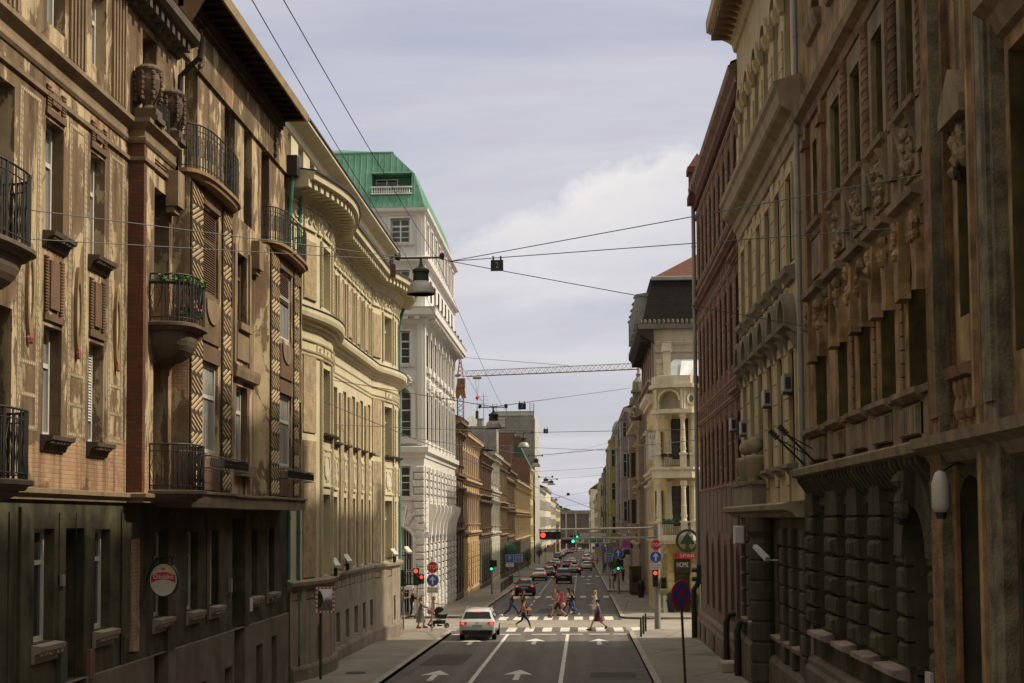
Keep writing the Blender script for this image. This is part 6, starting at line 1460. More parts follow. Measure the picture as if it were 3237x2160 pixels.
# ------------------------------------------------------------------ the receding rows
def row_house(name, label, side, X, a0, a1, top, wallm, trim, rows, n, ground=None, gm=None, ledges=(), out=.6, roofm=None, rh=2.2, style=0, margin=.9, ww=.48, fm=None, eh=.8, hood=None, gtop=None, glass=None, cat='building', blind=0., door=True, depth=10, bays=()):
 """plain terrace house: wall with recessed windows, sills, hoods, ledges, cornice, roof and a door"""
 T = thing(name, label, cat, (X, (a0+a1)/2, gz((a0+a1)/2)))
 F = left(X) if side < 0 else right(X); fm = fm or M_DARKWOOD; glass = glass or G_DARK
 base = gz(a1)-.3; g = gz((a0+a1)/2)
 step = (a1-a0-2*margin)/max(1, n-1) if n > 1 else 0
 cs = [a0+margin+step*i for i in range(n)] if n > 1 else [(a0+a1)/2]
 gtop = gtop if gtop is not None else (ledges[0][0] if ledges else rows[0][0]-.8)
 H = [(c-ww, c+ww, r[0], r[1], r[2] if len(r) > 2 else 0, .3) for c in cs for r in rows]
 gb = (g+1.0, min(gtop-.5, g+3.6))
 GH = [(c-ww*1.05, c+ww*1.05, gb[0] if not (door and i == n//2) else g-.2, gb[1], 0, .35) for i, c in enumerate(cs)]
 mb = MB(); mb.wall(F, a0, a1, gtop, top, H)
 for y in (a0, a1): mb.face([(X, y, base), (X+side*depth, y, base), (X+side*depth, y, top), (X, y, top)])
 mb.face([(X+side*depth, a0, base), (X+side*depth, a1, base), (X+side*depth, a1, top), (X+side*depth, a0, top)])
 mb.mat(1)
 for i in range(n+1):
  c = (cs[0]-step/2 if i == 0 else cs[i-1]+step/2) if n > 1 else (a0+.2 if i == 0 else a1-.2)
  c = min(max(c, a0+.2), a1-.2)
  if style == 1: mb.box(F, c-.16, c+.16, gtop+.3, top-eh, 0, .07); mb.box(F, c-.22, c+.22, top-eh-.5, top-eh, 0, .12)
  if style == 2:
   k = int((top-eh-gtop)/.5)
   for j in range(k): mb.box(F, c-.22, c+.22, gtop+j*.5+.03, gtop+j*.5+.46, 0, .1)
 for c in cs:
  for j, r in enumerate(rows):
   mb.box(F, c-ww-.16, c-ww, r[0], r[1]+.16, 0, .08); mb.box(F, c+ww, c+ww+.16, r[0], r[1]+.16, 0, .08); mb.box(F, c-ww, c+ww, r[1]+.01, r[1]+.16, 0, .08)
   mb.prof(F, c-ww-.25, c+ww+.25, [(0, r[0]-.22), (.1, r[0]-.2), (.24, r[0]-.1), (.25, r[0]-.02), (-.28, r[0]+.01)])
   if hood and j in hood:
    mb.prof(F, c-ww-.3, c+ww+.3, [(0, r[1]+.3), (.14, r[1]+.34), (.4, r[1]+.5), (.42, r[1]+.62), (0, r[1]+.75)])
    for x in (c-ww-.2, c+ww+.02): mb.prof(F, x, x+.18, [(0, r[1]-.1), (.1, r[1]-.05), (.26, r[1]+.32), (0, r[1]+.34)])
   if style == 1:
    for k in range(4): mb.box(F, c-ww+k*ww*.5+.04, c-ww+(k+1)*ww*.5-.04, r[0]-.8, r[0]-.26, 0, .1)
 for z0, z1, o_ in ledges: mb.prof(F, a0-.02, a1+.02, ledge_profile(z0, z1, o_))
 mb.prof(F, a0-.05, a1+.05, cornice_profile(top-eh, top+.02, out))
 k = int((a1-a0)/.7)
 for i in range(k): mb.prof(F, a0+.2+i*.7, a0+.42+i*.7, [(0, top-eh*1.3), (out*.2, top-eh*1.2), (out*.75, top-eh*.58), (out*.75, top-eh*.5), (0, top-eh*.5)])
 mb.build('wall', [wallm, trim], T)
 mb = MB(); mb.wall(F, a0, a1, base, gtop, GH, c=.03); mb.prof(F, a0, a1, [(.03, base), (.1, base), (.1, g+.6), (.03, g+.66)])
 for z in [g+.9+.5*i for i in range(int((gtop-g-1)/.5))]:
  e = [a0] + [v for h in GH for v in (h[0], h[1])] + [a1]
  for q in range(0, len(e), 2):
   if e[q+1]-e[q] > .15 and style != 3: mb.cham(F, e[q]+.03, e[q+1]-.03, z+.02, z+.47, .02, .1, .03)
 mb.build('ground_floor_wall', gm or wallm, T)
 for i, c in enumerate(cs):
  for r in rows:
   bl = (rnd.choice((.4, .6, .95)), M_WBLIND) if rnd.random() < blind else None
   window(T, F, c-ww, c+ww, r[0], r[1], -.27, fm, glass if rnd.random() < .7 else G_CURT, (2, (.66,)), r[2] if len(r) > 2 else 0, blind=bl, fd=.2)  # frame fills most of the reveal; a dark fm stands in for its shade
  h = GH[i]
  if door and i == n//2:
   m = MB(); m.box(F, h[0], h[1], h[2], h[3], -.34, -.28)
   for z0, z1 in ((h[2]+.2, h[2]+1.0), (h[2]+1.15, h[3]-.8)): m.box(F, h[0]+.1, h[1]-.1, z0, z1, -.28, -.25)
   m.build('door', M_DARKWOOD, T)
  else: window(T, F, h[0], h[1], h[2], h[3], -.3, fm, G_DARK, (2, (.7,)))
 for ba, bw_, bo in bays:                      # shallow oriels with a narrow window in the flank that faces down the street
  z0, z1 = rows[0][0]-.7, top-.9; x0 = X-side*bo
  m = MB(); m.mat(0).box(F, ba, ba+bw_, z0, z1, -.02, bo); m.mat(1).box(F, ba-.08, ba+bw_+.08, z1, z1+.25, -.02, bo+.12); m.box(F, ba-.06, ba+bw_+.06, z0-.25, z0, -.02, bo+.08)
  for r in rows: m.box(F, ba-.04, ba+bw_+.04, r[0]-.25, r[0]-.12, 0, bo+.05)
  o = m.build('oriel', [wallm, trim], T); G = front(ba)
  for r in rows: window(T, G, min(X, x0)+bo*.24, max(X, x0)-bo*.24, r[0], r[1], .0, M_WHITEWOOD if fm is not M_DARKWOOD else fm, G_DARK, (1, (.66,)), fw=.05)
  for r in rows: window(T, left(x0) if side < 0 else right(x0), ba+bw_*.2, ba+bw_*.8, r[0], r[1], .0, fm, G_DARK, (2, (.66,)))
 if roofm:
  s = F
  mb = MB(); o = out+.05
  mb.face([s.P(a0-.05, top+.02, o), s.P(a1+.05, top+.02, o), s.P(a1+.05, top+rh, -depth*.5), s.P(a0-.05, top+rh, -depth*.5)]); mb.face([s.P(a0-.05, top+rh, -depth*.5), s.P(a1+.05, top+rh, -depth*.5), s.P(a1+.05, top, -depth), s.P(a0-.05, top, -depth)])
  for a in (a0-.05, a1+.05): mb.face([s.P(a, top+.02, o), s.P(a, top+rh, -depth*.5), s.P(a, top, -depth)])
  r_ = mb.build('roof', roofm, T)
  for q in (.3, .75):
   m = MB(); y = a0+(a1-a0)*q; P = s.P(y, 0, -depth*.42); m.bbox(P[0]-.35, P[0]+.35, y-.5, y+.5, top+rh*.5, top+rh+.9); m.bbox(P[0]-.42, P[0]+.42, y-.57, y+.57, top+rh+.9, top+rh+1.02); m.build('chimney', M_CHIM, r_)
 return T, F, cs
M_CHIM = brickmat('chimney_brick', (.20, .085, .055), (.15, .06, .045), (.12, .1, .08))
DKW = mat('soot_brown_stucco', (.15, .098, .058), var=.4, streak=.8, dark=(.035, .027, .02), bump=.6); DKT = mat('soot_brown_trim', (.17, .12, .078), var=.4, streak=.7, dark=(.035, .027, .022))
DKG = mat('soot_green_base', (.095, .08, .055), var=.4, streak=.6, dark=(.02, .018, .014))
ORW = mat('apricot_stucco', (.50, .375, .25), var=.14, streak=.25, dark=(.22, .12, .06)); ORT = mat('apricot_trim', (.46, .33, .22), var=.15, streak=.35, dark=(.15, .09, .05)); ORG = mat('ochre_base', (.46, .31, .16), streak=.4, dark=(.15, .1, .06))
GNW = mat('pale_grey_green_stucco', (.55, .53, .42), var=.12, streak=.3, dark=(.2, .18, .13)); 
BGW = mat('beige_brown_stucco', (.26, .185, .11), var=.3, streak=.55, dark=(.07, .05, .03)); YLW = mat('faded_yellow_stucco', (.47, .39, .20), var=.15, streak=.3, dark=(.18, .14, .08)); PWW = mat('dusty_white_stucco', (.42, .385, .33), var=.25, streak=.3, dark=(.2, .17, .14))
row_house('townhouse', 'narrow soot-dark townhouse squeezed between the white corner building and the apricot house', -1, -10.2, 114.8, 121.6, 13.3, DKW, DKT, [(4.9, 7.1), (9.6, 11.6)], 3, gm=DKG, ledges=[(4.0, 4.3, .3), (8.4, 8.8, .35)], roofm=M_TILE, style=1, hood=(0, 1))
row_house('townhouse', 'apricot orange townhouse with rows of balusters, beside the soot-dark narrow house', -1, -10.2, 121.6, 140.6, 12.6, ORW, ORT, [(4.7, 6.9), (9.0, 11.0)], 8, gm=ORG, ledges=[(3.6, 4.0, .35), (8.2, 8.6, .4)], roofm=M_DARKROOF, style=1, hood=(0,), fm=M_BROWNWOOD)
row_house('townhouse', 'soot-brown townhouse between the apricot house and the pale green-grey one', -1, -10.2, 140.7, 159.4, 11.9, DKW, DKT, [(4.2, 6.3), (8.3, 10.2)], 7, gm=DKG, ledges=[(3.2, 3.6, .3), (7.3, 7.6, .35)], roofm=M_DARKROOF, style=1, hood=(0, 1))
row_house('townhouse', 'pale green-grey townhouse with white trim on the left row', -1, -10.2, 159.5, 176, 12.7, GNW, PWW, [(4.4, 6.6), (9.2, 11.3)], 6, gm=GNW, ledges=[(3.2, 3.6, .3), (7.9, 8.4, .35)], roofm=M_DARKROOF, style=2, hood=(0, 1), fm=M_WHITEWOOD)
row_house('townhouse', 'tall soot-brown townhouse just past the pale green-grey house, with grey shaft-like attic', -1, -10.2, 176.1, 193.5, 12.6, DKW, BGW, [(3.9, 6.0), (8.4, 10.8)], 6, gm=DKG, ledges=[(2.9, 3.2, .3), (6.9, 7.3, .4)], roofm=M_DARKROOF, style=1, hood=(0, 1))
row_house('townhouse', 'brown stuccoed townhouse with dark eaves before the brick party wall', -1, -10.2, 193.6, 215.5, 12.0, BGW, DKT, [(3.4, 5.6), (7.6, 9.8)], 7, gm=DKG, ledges=[(2.3, 2.7, .3), (6.4, 6.8, .35)], roofm=M_DARKROOF, style=2, hood=(0, 1))
row_house('townhouse', 'low brown townhouse with beige corner blocks right before the brick party wall', -1, -10.2, 215.6, 281.6, 11.2, BGW, mat('beige_quoin', (.42, .32, .19)), [(3.0, 5.2), (7.1, 9.4)], 14, gm=DKG, ledges=[(1.6, 2.0, .3), (6.0, 6.3, .35)], roofm=M_DARKROOF, style=2, hood=(0, 1))
TY, FY, _ = row_house('apartment_house', 'faded yellow apartment house with a tall bare red brick party wall', -1, -10.2, 281.8, 331, 15.2, YLW, YLW, [(1.8, 3.8), (5.6, 7.8), (9.4, 11.6), (12.4, 14.2)], 10, gm=YLW, ledges=[(.2, .5, .2)], roofm=None, out=.4)
PB = brickmat('party_wall_brick', (.215, .105, .07), (.165, .08, .058), (.16, .13, .1), bw=.5, bh=.16)
mb = MB(); mb.prism(front(281.7), [(-20, -4), (-10.2, -4), (-10.2, 15.4), (-11.2, 17.2), (-13.4, 17.4), (-13.4, 22.1), (-18.0, 22.1), (-20, 19)], -.3, 0); mb.build('party_wall', PB, TY)
mb = MB(); mb.prism(front(282), [(-10.0, 15.3), (-11.2, 17.6), (-13.4, 22.3), (-18, 22.3), (-20, 19), (-20, 15)], -49, -.02); mb.build('roof', mat('dark_green_sheet', (.06, .085, .065), streak=.3), TY)
for x, z in ((-12.5, 20.2), (-17.2, 22.1)):
 mb = MB(); mb.bbox(x-.5, x+.5, 283, 284.6, z-1, z+1.4); mb.build('chimney', M_CHIM, TY)
T = thing('rooftop_block', 'plain grey rendered attic block rising behind the left roofs under the big lamp', 'building', (-15, 192, 12))
mb = MB(); mb.bbox(-20, -11.2, 188, 193, 10, 17.2); mb.bbox(-20.1, -11.1, 187.9, 193.1, 17.2, 17.45); mb.build('wall', mat('grey_render', (.27, .245, .225), streak=.4), T)
mb = MB(); mb.bbox(-13.9, -13.1, 189, 190, 17.4, 18.4); mb.bbox(-14, -13, 188.9, 190.1, 18.4, 18.55); mb.build('chimney', mat('grey_render', (.27, .245, .225)), T)
T = thing('scaffolded_tower', 'tall building under scaffolding wrapped in pale grey netting', 'building', (-14, 305, gz(305)))
NET = mat('pale_grey_netting', (.27, .245, .22), var=.28, scale=.3, streak=.35, dark=(.24, .21, .185), bump=.8, bdist=.25, grain=1.2); NETW = mat('white_netting', (.42, .395, .355), var=.15, scale=.3, streak=.2, bump=.8, bdist=.2, grain=1)
mb = MB(); mb.mat(0).face([(-18.6, 300, 10), (-9.9, 300, 10), (-9.9, 300, 27.9), (-18.6, 300, 27.9)]); mb.face([(-18.6, 300, 10), (-18.6, 331, 10), (-18.6, 331, 27), (-18.6, 300, 27)]); mb.face([(-18.6, 331, 10), (-9.9, 331, 10), (-9.9, 331, 27), (-18.6, 331, 27)])
mb.mat(1)
n = 8; pts = [(-9.9+.25*math.sin(i*2.1), 300+31*i/n) for i in range(n+1)]
for p, q in zip(pts[:-1], pts[1:]): mb.face([(p[0], p[1], -4.4), (q[0], q[1], -4.4), (q[0]+.2, q[1], 27.0), (p[0]+.2, p[1], 27.3)])
mb.mat(0).face([(-18.6, 300, 26.4), (-9.8, 300, 26.4), (-9.8, 331, 26.4), (-18.6, 331, 26.4)]); mb.build('netting', [NET, NETW], T)
mb = MB(); mb.box(front(299.9), -17.9, -16.0, 24.6, 26.6, 0, .12); mb.box(front(299.9), -18.4, -10, 27.0, 27.9, 0, .1); mb.build('loose_sheet', NETW, T)
for x in (-18.6, -15.7, -12.8, -9.9):
 mb = MB(); mb.tube([(x, 299.8, 9), (x, 299.8, 29.5 if x in (-18.6, -9.9) else 29.0)], .07, 5); mb.build('scaffold_pole', M_ZINC, T)
for z in (13, 15.2, 17.4, 19.6, 21.8, 24, 26.2, 27.9):
 mb = MB(); mb.tube([(-18.7, 299.75, z), (-9.7, 299.75, z)], .05, 5); mb.build('scaffold_rail', M_ZINC, T)
for x in (-18.2, -10.3):
 mb = MB()
 for dx in (-.45, .45): mb.tube([(x+dx, 299.8, 27), (x+dx, 299.8, 29.6)], .05, 4)
 for k in range(6): mb.tube([(x-.45, 299.8, 27.3+k*.44), (x+.45, 299.8, 27.3+k*.44)], .04, 4)
 mb.build('scaffold_ladder', M_ZINC, T)
row_house('apartment_house', 'dusty white apartment house beyond the scaffolded tower with hanging white netting', -1, -10.2, 331.5, 400, 12.6, PWW, PWW, [(-.5, 1.6), (3.4, 5.6), (7.6, 9.8)], 12, gm=BGW, ledges=[(-2.0, -1.7, .2)], roofm=M_DARKROOF, out=.5, fm=M_WHITEWOOD)
row_house('apartment_house', 'pale cream house with dark ground floor far down the left row', -1, -10.2, 400.5, 470, 14.0, mat('cream_white_stucco', (.58, .53, .43)), PWW, [(-1, 1.4), (3.4, 5.6), (7.8, 10.2)], 12, gm=BGW, ledges=[(-3.0, -2.7, .2)], roofm=M_DARKROOF, out=.5)
row_house('apartment_house', 'grey-white house with a low roof far down the left row', -1, -10.2, 470.5, 560, 12.2, PWW, PWW, [(-2, .6), (2.8, 5.0), (7.0, 9.4)], 14, gm=BGW, ledges=[(-3.8, -3.5, .2)], roofm=M_TILE, out=.5)
row_house('apartment_house', 'last pale yellow house of the left row before the dark end building', -1, -10.2, 560.5, 675, 10.4, YLW, PWW, [(-3, -.4), (2.0, 4.2), (6.0, 8.4)], 16, gm=BGW, ledges=[(-5.0, -4.7, .2)], roofm=M_TILE, out=.5)
# ------------------------------------------------------------------ right side beyond the crossing
def house_corner_yellow():
 T = thing('corner_house', 'butter yellow corner house with a columned two-storey loggia and a white sheet roof', 'building', (6, 95, gz(95)))
 BY = mat('butter_yellow_stucco', (.53, .42, .205), var=.1, streak=.22, dark=(.2, .15, .08)); CW = mat('cream_white_stone', (.56, .49, .37), var=.12, streak=.3, dark=(.2, .16, .11)); LZ = mat('light_zinc_sheet', (.27, .27, .27), rough=.4, spec=.6, streak=.2, metal=.2)
 Fy = 96.3; F = front(Fy); S = right(5.0); AX = 6.0
 hf = [(5.95, 7.25, 9.0, 11.75, 0, .25), (5.95, 7.25, 4.5, 7.2, 0, .25), (6.18, 7.22, -1.4, 2.2, 0, .5), (8.9, 9.9, 9, 11.5, 0, .2), (8.9, 9.9, 4.6, 7, 0, .2)]
 mb = MB(); mb.wall(F, 5.75, 22, -1.6, 14.3, hf)
 C, Lc = seg((5.0, 98.3), (5.75, Fy), -1)
 hc = [(.45, 1.55, 8.95, 10.85, 0, .2), (.45, 1.55, 4.8, 6.9, 0, .2)]
 C2, Lc2 = seg((5.75, Fy), (5.0, 98.3), 1); mb.wall(C2, 0, Lc2, -1.6, 14.0, hc)
 sc_ = [100.2, 103.4, 106.6]
 hs = [(c-.55, c+.55, a, b, 0, .25) for c in sc_ for a, b in ((4.8, 6.9), (8.95, 10.85))] + [(c-.7, c+.7, -1.0, 2.0, 0, .3) for c in sc_]
 mb.wall(S, 98.3, 108, -1.6, 13.6, hs)
 mb.face([(22, Fy, -2), (22, 108, -2), (22, 108, 14.3), (22, Fy, 14.3)]); mb.face([(5.0, 108, -2), (22, 108, -2), (22, 108, 14.0), (5.0, 108, 14.0)]); mb.face([(5.0, 98.3, 13.95), (5.75, Fy, 13.95), (22, Fy, 14.0), (22, 108, 14.0), (5, 108, 14.0)])
 for k in range(6):
  z = -1.0+k*.62
  for x0, x1 in ((5.76, 6.12), (7.28, 9.5)): mb.box(F, x0, x1, z, z+.56, 0, .08)
  mb.box(C2, .04, Lc2-.04, z, z+.56, 0, .08)
 mb.build('wall', BY, T)
 for h in hf[:2]+hf[3:]: window(T, F, h[0], h[1], h[2], h[3], -.22, M_DARKWOOD, G_GREY, (2, (.66,)), fw=.1)
 for h in hc: window(T, C2, h[0], h[1], h[2], h[3], -.17, M_DARKWOOD, G_DARK, (2, (.66,)))
 for h in hs: window(T, S, h[0], h[1], h[2], h[3], -.22, M_DARKWOOD, G_DARK, (2, (.66,)))
 mb = MB(); mb.box(F, 6.18, 7.22, -1.4, 1.3, -.48, -.42); mb.box(F, 6.28, 6.75, -.2, .9, -.42, -.38); d_ = mb.build('door', mat('olive_shop_door', (.10, .09, .055)), T)
 pos = [(5.15, 95.3), (5.9, 96.05), (6.75, 94.55), (7.45, 95.2)]
 floor = [(4.75, 95.9), (4.95, 95.0), (6.2, 94.3), (7.3, 94.3), (7.75, 94.9), (7.75, Fy), (5.0, Fy+.4)]
 def slab_(z0, z1, g=0., nm='balcony_slab', m=CW):
  mb = MB(); cx_, cy_ = 6.3, 95.6
  mb.flat([(cx_+(x-cx_)*(1+g), cy_+(y-cy_)*(1+g)) for x, y in floor], z0, z1); return mb.build(nm, m, T)
 slab_(3.55, 3.9, .02); slab_(3.35, 3.55, -.08); slab_(7.7, 8.25, 0.0); slab_(8.25, 8.42, .07); slab_(12.0, 12.25, .04); slab_(13.7, 13.95, .1, 'loggia_cornice'); slab_(13.95, 14.5, -.02, 'attic_parapet')
 for x, y in pos:
  for z0, z1 in ((4.85, 7.7), (9.35, 12.0)):
   mb = MB(); mb.bbox(x-.22, x+.22, y-.22, y+.22, z0-.95, z0-.12); mb.bbox(x-.28, x+.28, y-.28, y+.28, z0-.12, z0)
   pr = [(.2, 0), (.2, .06), (.17, .1), (.175, .95), (.19, 1.0), (.16, 1.05), (.14, 2.15), (.17, 2.18), (.16, 2.25), (.24, 2.5), (.26, 2.6), (.26, 2.65)]
   mb.lathe((x, y, z0), pr, 14)
   for k in range(8): 
    q = 2*PI*k/8; mb.blob((x+.2*math.cos(q), y+.2*math.sin(q), z0+2.42), (.06, .06, .1), n=5, m=3)
    mb.blob((x+.175*math.cos(q), y+.175*math.sin(q), z0+.3+.08*(k % 3)), (.05, .05, .12), n=5, m=3)
   mb.build('column', CW, T)
 for i, (p, q) in enumerate(((pos[0], pos[2]), (pos[2], pos[3]))):
  for z in (3.9, 8.42):
   mb = MB(); d = Vector(q)-Vector(p); k = 7
   mb.tube([(p[0], p[1], z+.85), (q[0], q[1], z+.85)], .03, 5); mb.tube([(p[0], p[1], z+.08), (q[0], q[1], z+.08)], .02, 5)
   for j in range(1, k*2): mb.tube([(p[0]+d.x*j/k/2, p[1]+d.y*j/k/2, z+.08), (p[0]+d.x*j/k/2, p[1]+d.y*j/k/2, z+.85)], .012, 4)
   mb.build('railing', M_IRONWORK, T)
 N, Ln = seg((4.95, 95.05), (6.85, 94.35), -1); N = Fr(N.o, N.u, Vector((N.n.x, N.n.y, 0)) if N.n.y < 0 else -N.n)
 mb = MB(); mb.wall(N, 0, Ln, 12.25, 13.7, [(.3, 1.7, 12.3, 13.5, .66, .7)]); mb.ring(N, 1.0, 12.84, 0, .12, .66, .8, 18, 0, PI)
 N2, Ln2 = seg((6.85, 94.35), (7.7, 94.95), -1); N2 = Fr(N2.o, N2.u, N2.n if N2.n.y < 0 else -N2.n)
 mb.wall(N2, 0, Ln2, 12.25, 13.7); mb.ring(N2, Ln2/2, 12.95, 0, .1, .2, .34, 14, 0, 2*PI, 1.2)
 for x in (.1, Ln-.16): mb.box(N, x-.06, x+.06, 12.3, 13.6, 0, .14)
 mb.face([N.P(.2, 12.25, -.68), N.P(1.8, 12.25, -.68), N.P(1.8, 13.6, -.68), N.P(.2, 13.6, -.68)]); mb.build('arched_attic', CW, T)
 mb = MB(); mb.disc(N2, Ln2/2, 12.95, .01, .03, .2, 14, .24); mb.build('round_window', G_DARK, T)
 mb = MB(); mb.bbox(5.55, 6.05, 95.2, 95.7, 14.5, 16.2); mb.bbox(5.45, 6.15, 95.1, 95.8, 16.2, 16.35); mb.bbox(5.5, 6.1, 95.15, 95.75, 16.35, 16.75); mb.build('chimney_post', CW, T)
 mb = MB(); mb.bbox(5.15, 5.5, 95.4, 95.75, 14.5, 15.4); mb.bbox(5.1, 5.55, 95.35, 95.8, 15.4, 15.7); mb.build('chimney_post', CW, T)
 mb = MB(); n_ = 7
 for i in range(n_): mb.face([(5.1+i*1.2, 95.0, 14.5+.05*math.sin(i*2)), (5.1+(i+1)*1.2, 95.0, 14.5+.05*math.sin(i*2+2)), (6.5+(i+1)*1.2, 98, 16.0), (6.5+i*1.2, 98, 16.0)])
 mb.bbox(6.2, 16, 97.9, 100, 15.4, 16.1); mb.face([(5.1, 95, 14.5), (6.5, 98, 16.0), (6.5, 108, 16.0), (5.0, 108, 14.0), (5, 98.3, 14.0)]); mb.face([(6.5, 98, 16), (20, 98, 16), (20, 108, 16), (6.5, 108, 16)]); mb.build('roof', LZ, T)
 sh = MB()
 for i in range(6): sh.face([(6.6+i*.5, 94.6-.1*(i % 2), 14.55-.22*(i % 2)), (7.1+i*.5, 94.6-.1*((i+1) % 2), 14.55-.22*((i+1) % 2)), (7.4+i*.5, 97, 15.75), (6.9+i*.5, 97, 15.75)])
 sh.build('roof_tarpaulin', mat('white_tarpaulin', (.50, .50, .50), rough=.5, var=.1, streak=.05), T)
 for nm, z0, z1, o_ in (('string_course', 3.3, 3.6, .2), ('string_course', 7.9, 8.3, .3), ('cornice', 12.9, 13.6, .55)):
  mb = MB(); mb.prof(S, 98.3, 108, ledge_profile(z0, z1, o_)); mb.build(nm, CW, T); mb = MB(); mb.prof(F, 7.8, 22, ledge_profile(z0, z1, o_)); mb.build(nm, CW, T)
 for c in sc_:
  for a, b in ((4.8, 6.9), (8.95, 10.85)):
   mb = MB(); mb.box(S, c-.75, c-.57, a, b+.25, 0, .14); mb.box(S, c+.57, c+.75, a, b+.25, 0, .14); mb.prof(S, c-.85, c+.85, [(0, b+.25), (.3, b+.4), (.32, b+.55), (0, b+.65)]); mb.prof(S, c-.8, c+.8, [(0, a-.25), (.25, a-.15), (-.2, a)]); mb.build('window_surround', CW, T)
 mb = MB()
 for k in range(16): mb.blob((5.3+rnd.uniform(-.25, .25), 95.7+rnd.uniform(-.3, .3), 3.0+rnd.uniform(-.5, .35)), (.16, .16, .2), n=6, m=4)
 mb.build('carved_corbel', CW, T)
 pipe(T, [(7.82, 96.1, 13.6), (7.82, 96.1, -1.2)], .06, M_ZINC)
 return T
HOUSE_CORNER = house_corner_yellow()
def house_mansard():
 T = thing('mansard_building', 'tall beige building with a black mansard, red tiled top and deep dark eaves', 'building', (5.6, 116, gz(116)))
 BE = mat('beige_blank_render', (.34, .275, .20), var=.14, streak=.4, dark=(.14, .11, .08)); MZ = mat('mauve_brown_stucco', (.28, .20, .165), streak=.4); S = right(5.6); F = front(108.1)
 hs = [(c-.5, c+.5, a, b, 0, .25) for c in (110.5, 114.0, 117.5, 121, 124.5) for a, b in ((4.5, 6.8), (9.0, 11.2), (12.8, 14.6), (16.2, 18.0))]
 mb = MB(); mb.mat(1).wall(S, 108.1, 127.5, -2, 19.4, hs); mb.mat(0).face([F.P(5.6, -2), F.P(20, -2), F.P(20, 19.4), F.P(5.6, 19.4)]); mb.face([(5.6, 127.5, -2), (20, 127.5, -2), (20, 127.5, 19.4), (5.6, 127.5, 19.4)]); mb.face([(20, 108, -2), (20, 127.5, -2), (20, 127.5, 19.4), (20, 108, 19.4)])
 mb.prof(F, 5.7, 20, [(0, 18.2), (.05, 18.2), (.1, 18.4), (0, 18.5)]); mb.prof(F, 5.7, 20, [(0, 17.6), (.05, 17.6), (.08, 17.72), (0, 17.8)]); mb.build('wall', [BE, MZ], T)
 for h in hs: window(T, S, h[0], h[1], h[2], h[3], -.22, M_DARKWOOD, G_DARK, (2, (.66,)))
 for c in (108.7, 112.2, 115.7, 119.2, 122.7, 126.5): mb = MB(); mb.box(S, c-.3, c+.3, 12.3, 18.6, 0, .15); mb.build('pilaster', MZ, T)
 for z0, z1, o_ in ((15.2, 15.6, .5), (11.8, 12.2, .3), (7.8, 8.2, .3)): mb = MB(); mb.prof(S, 108.1, 127.5, ledge_profile(z0, z1, o_)); mb.build('string_course', MZ, T)
 mb = MB(); mb.prof(S, 107.9, 127.8, [(0, 18.3), (.2, 18.5), (1.0, 19.0), (1.25, 19.25), (1.25, 19.75), (0, 19.8)])
 for i in range(22): mb.box(S, 108.2+i*.88, 108.5+i*.88, 18.5, 19.2, .1, 1.0)
 mb.build('eaves_cornice', mat('black_eaves_wood', (.035, .028, .022)), T)
 mb = MB(); mb.box(F, 4.4, 20, 19.42, 19.8, -.3, .25)
 for i in range(40): mb.lathe((4.6+i*.35, 107.92, 19.8), [(.1, 0), (.13, .12), (.1, .3), (.04, .36)], 6)
 mb.build('antefix_course', mat('dark_beige_trim', (.14, .115, .09)), T)
 def rf(z, k): return None
 mb = MB(); z0, z1, z2 = 19.8, 23.4, 27.0
 a, b = (4.75, 108.3), (5.55, 108.9)
 mb.mat(0).face([(a[0], a[1], z0), (20, a[1], z0), (20, b[1], z1), (b[0], b[1], z1)]); mb.face([(a[0], a[1], z0), (b[0], b[1], z1), (b[0], 127, z1), (a[0], 127.7, z0)]); mb.face([(a[0], 127.7, z0), (20, 127.7, z0), (20, 127, z1), (b[0], 127, z1)])
 mb.mat(1).face([(b[0]-.12, b[1]-.12, z1), (20, b[1]-.12, z1), (20, 114, z2), (11, 114, z2)]); mb.face([(b[0]-.12, b[1]-.12, z1), (11, 114, z2), (11, 122, z2), (b[0]-.12, 127.1, z1)]); mb.face([(11, 114, z2), (20, 114, z2), (20, 122, z2), (11, 122, z2)]); mb.face([(b[0]-.12, 127.1, z1), (11, 122, z2), (20, 122, z2), (20, 127.1, z1)])
 mb.build('roof', [brickmat('black_slates', (.038, .034, .03), (.028, .026, .022), (.012, .012, .01), bw=.3, bh=.2, streak=.5), M_TILE], T)
 for i, y in enumerate((111, 114.6, 118.2, 121.8, 125)):
  mb = MB(); mb.bbox(4.3, 5.9, y-.5, y+.5, 20.2, 22.3); mb.prism(front(y-.5), [(4.2, 22.3), (5.9, 22.3), (5.9, 22.7), (4.4, 22.5)], -1.0, .05); mb.build('dormer', mat('zinc_dormer', (.24, .225, .21)), T)
 mb = MB(); mb.prof(F, 5.5, 20, [(-.7, 23.25), (-.3, 23.25), (-.28, 23.5), (-.7, 23.6)]); mb.build('gutter', M_ZINC, T)
 return T
HOUSE_MANSARD = house_mansard()
PKW = mat('rose_grey_stucco', (.33, .255, .205), var=.15, streak=.35, dark=(.11, .085, .07)); MVW = mat('mauve_grey_stucco', (.345, .285, .255), var=.12, streak=.3, dark=(.12, .1, .09)); CRW = mat('cream_yellow_stucco', (.47, .385, .235), var=.12, streak=.3, dark=(.16, .13, .08)); GYW = mat('green_yellow_stucco', (.40, .33, .135), var=.14, streak=.3, dark=(.13, .1, .05)); DBW = mat('dark_taupe_stucco', (.19, .145, .115), var=.25, streak=.5, dark=(.06, .045, .035))
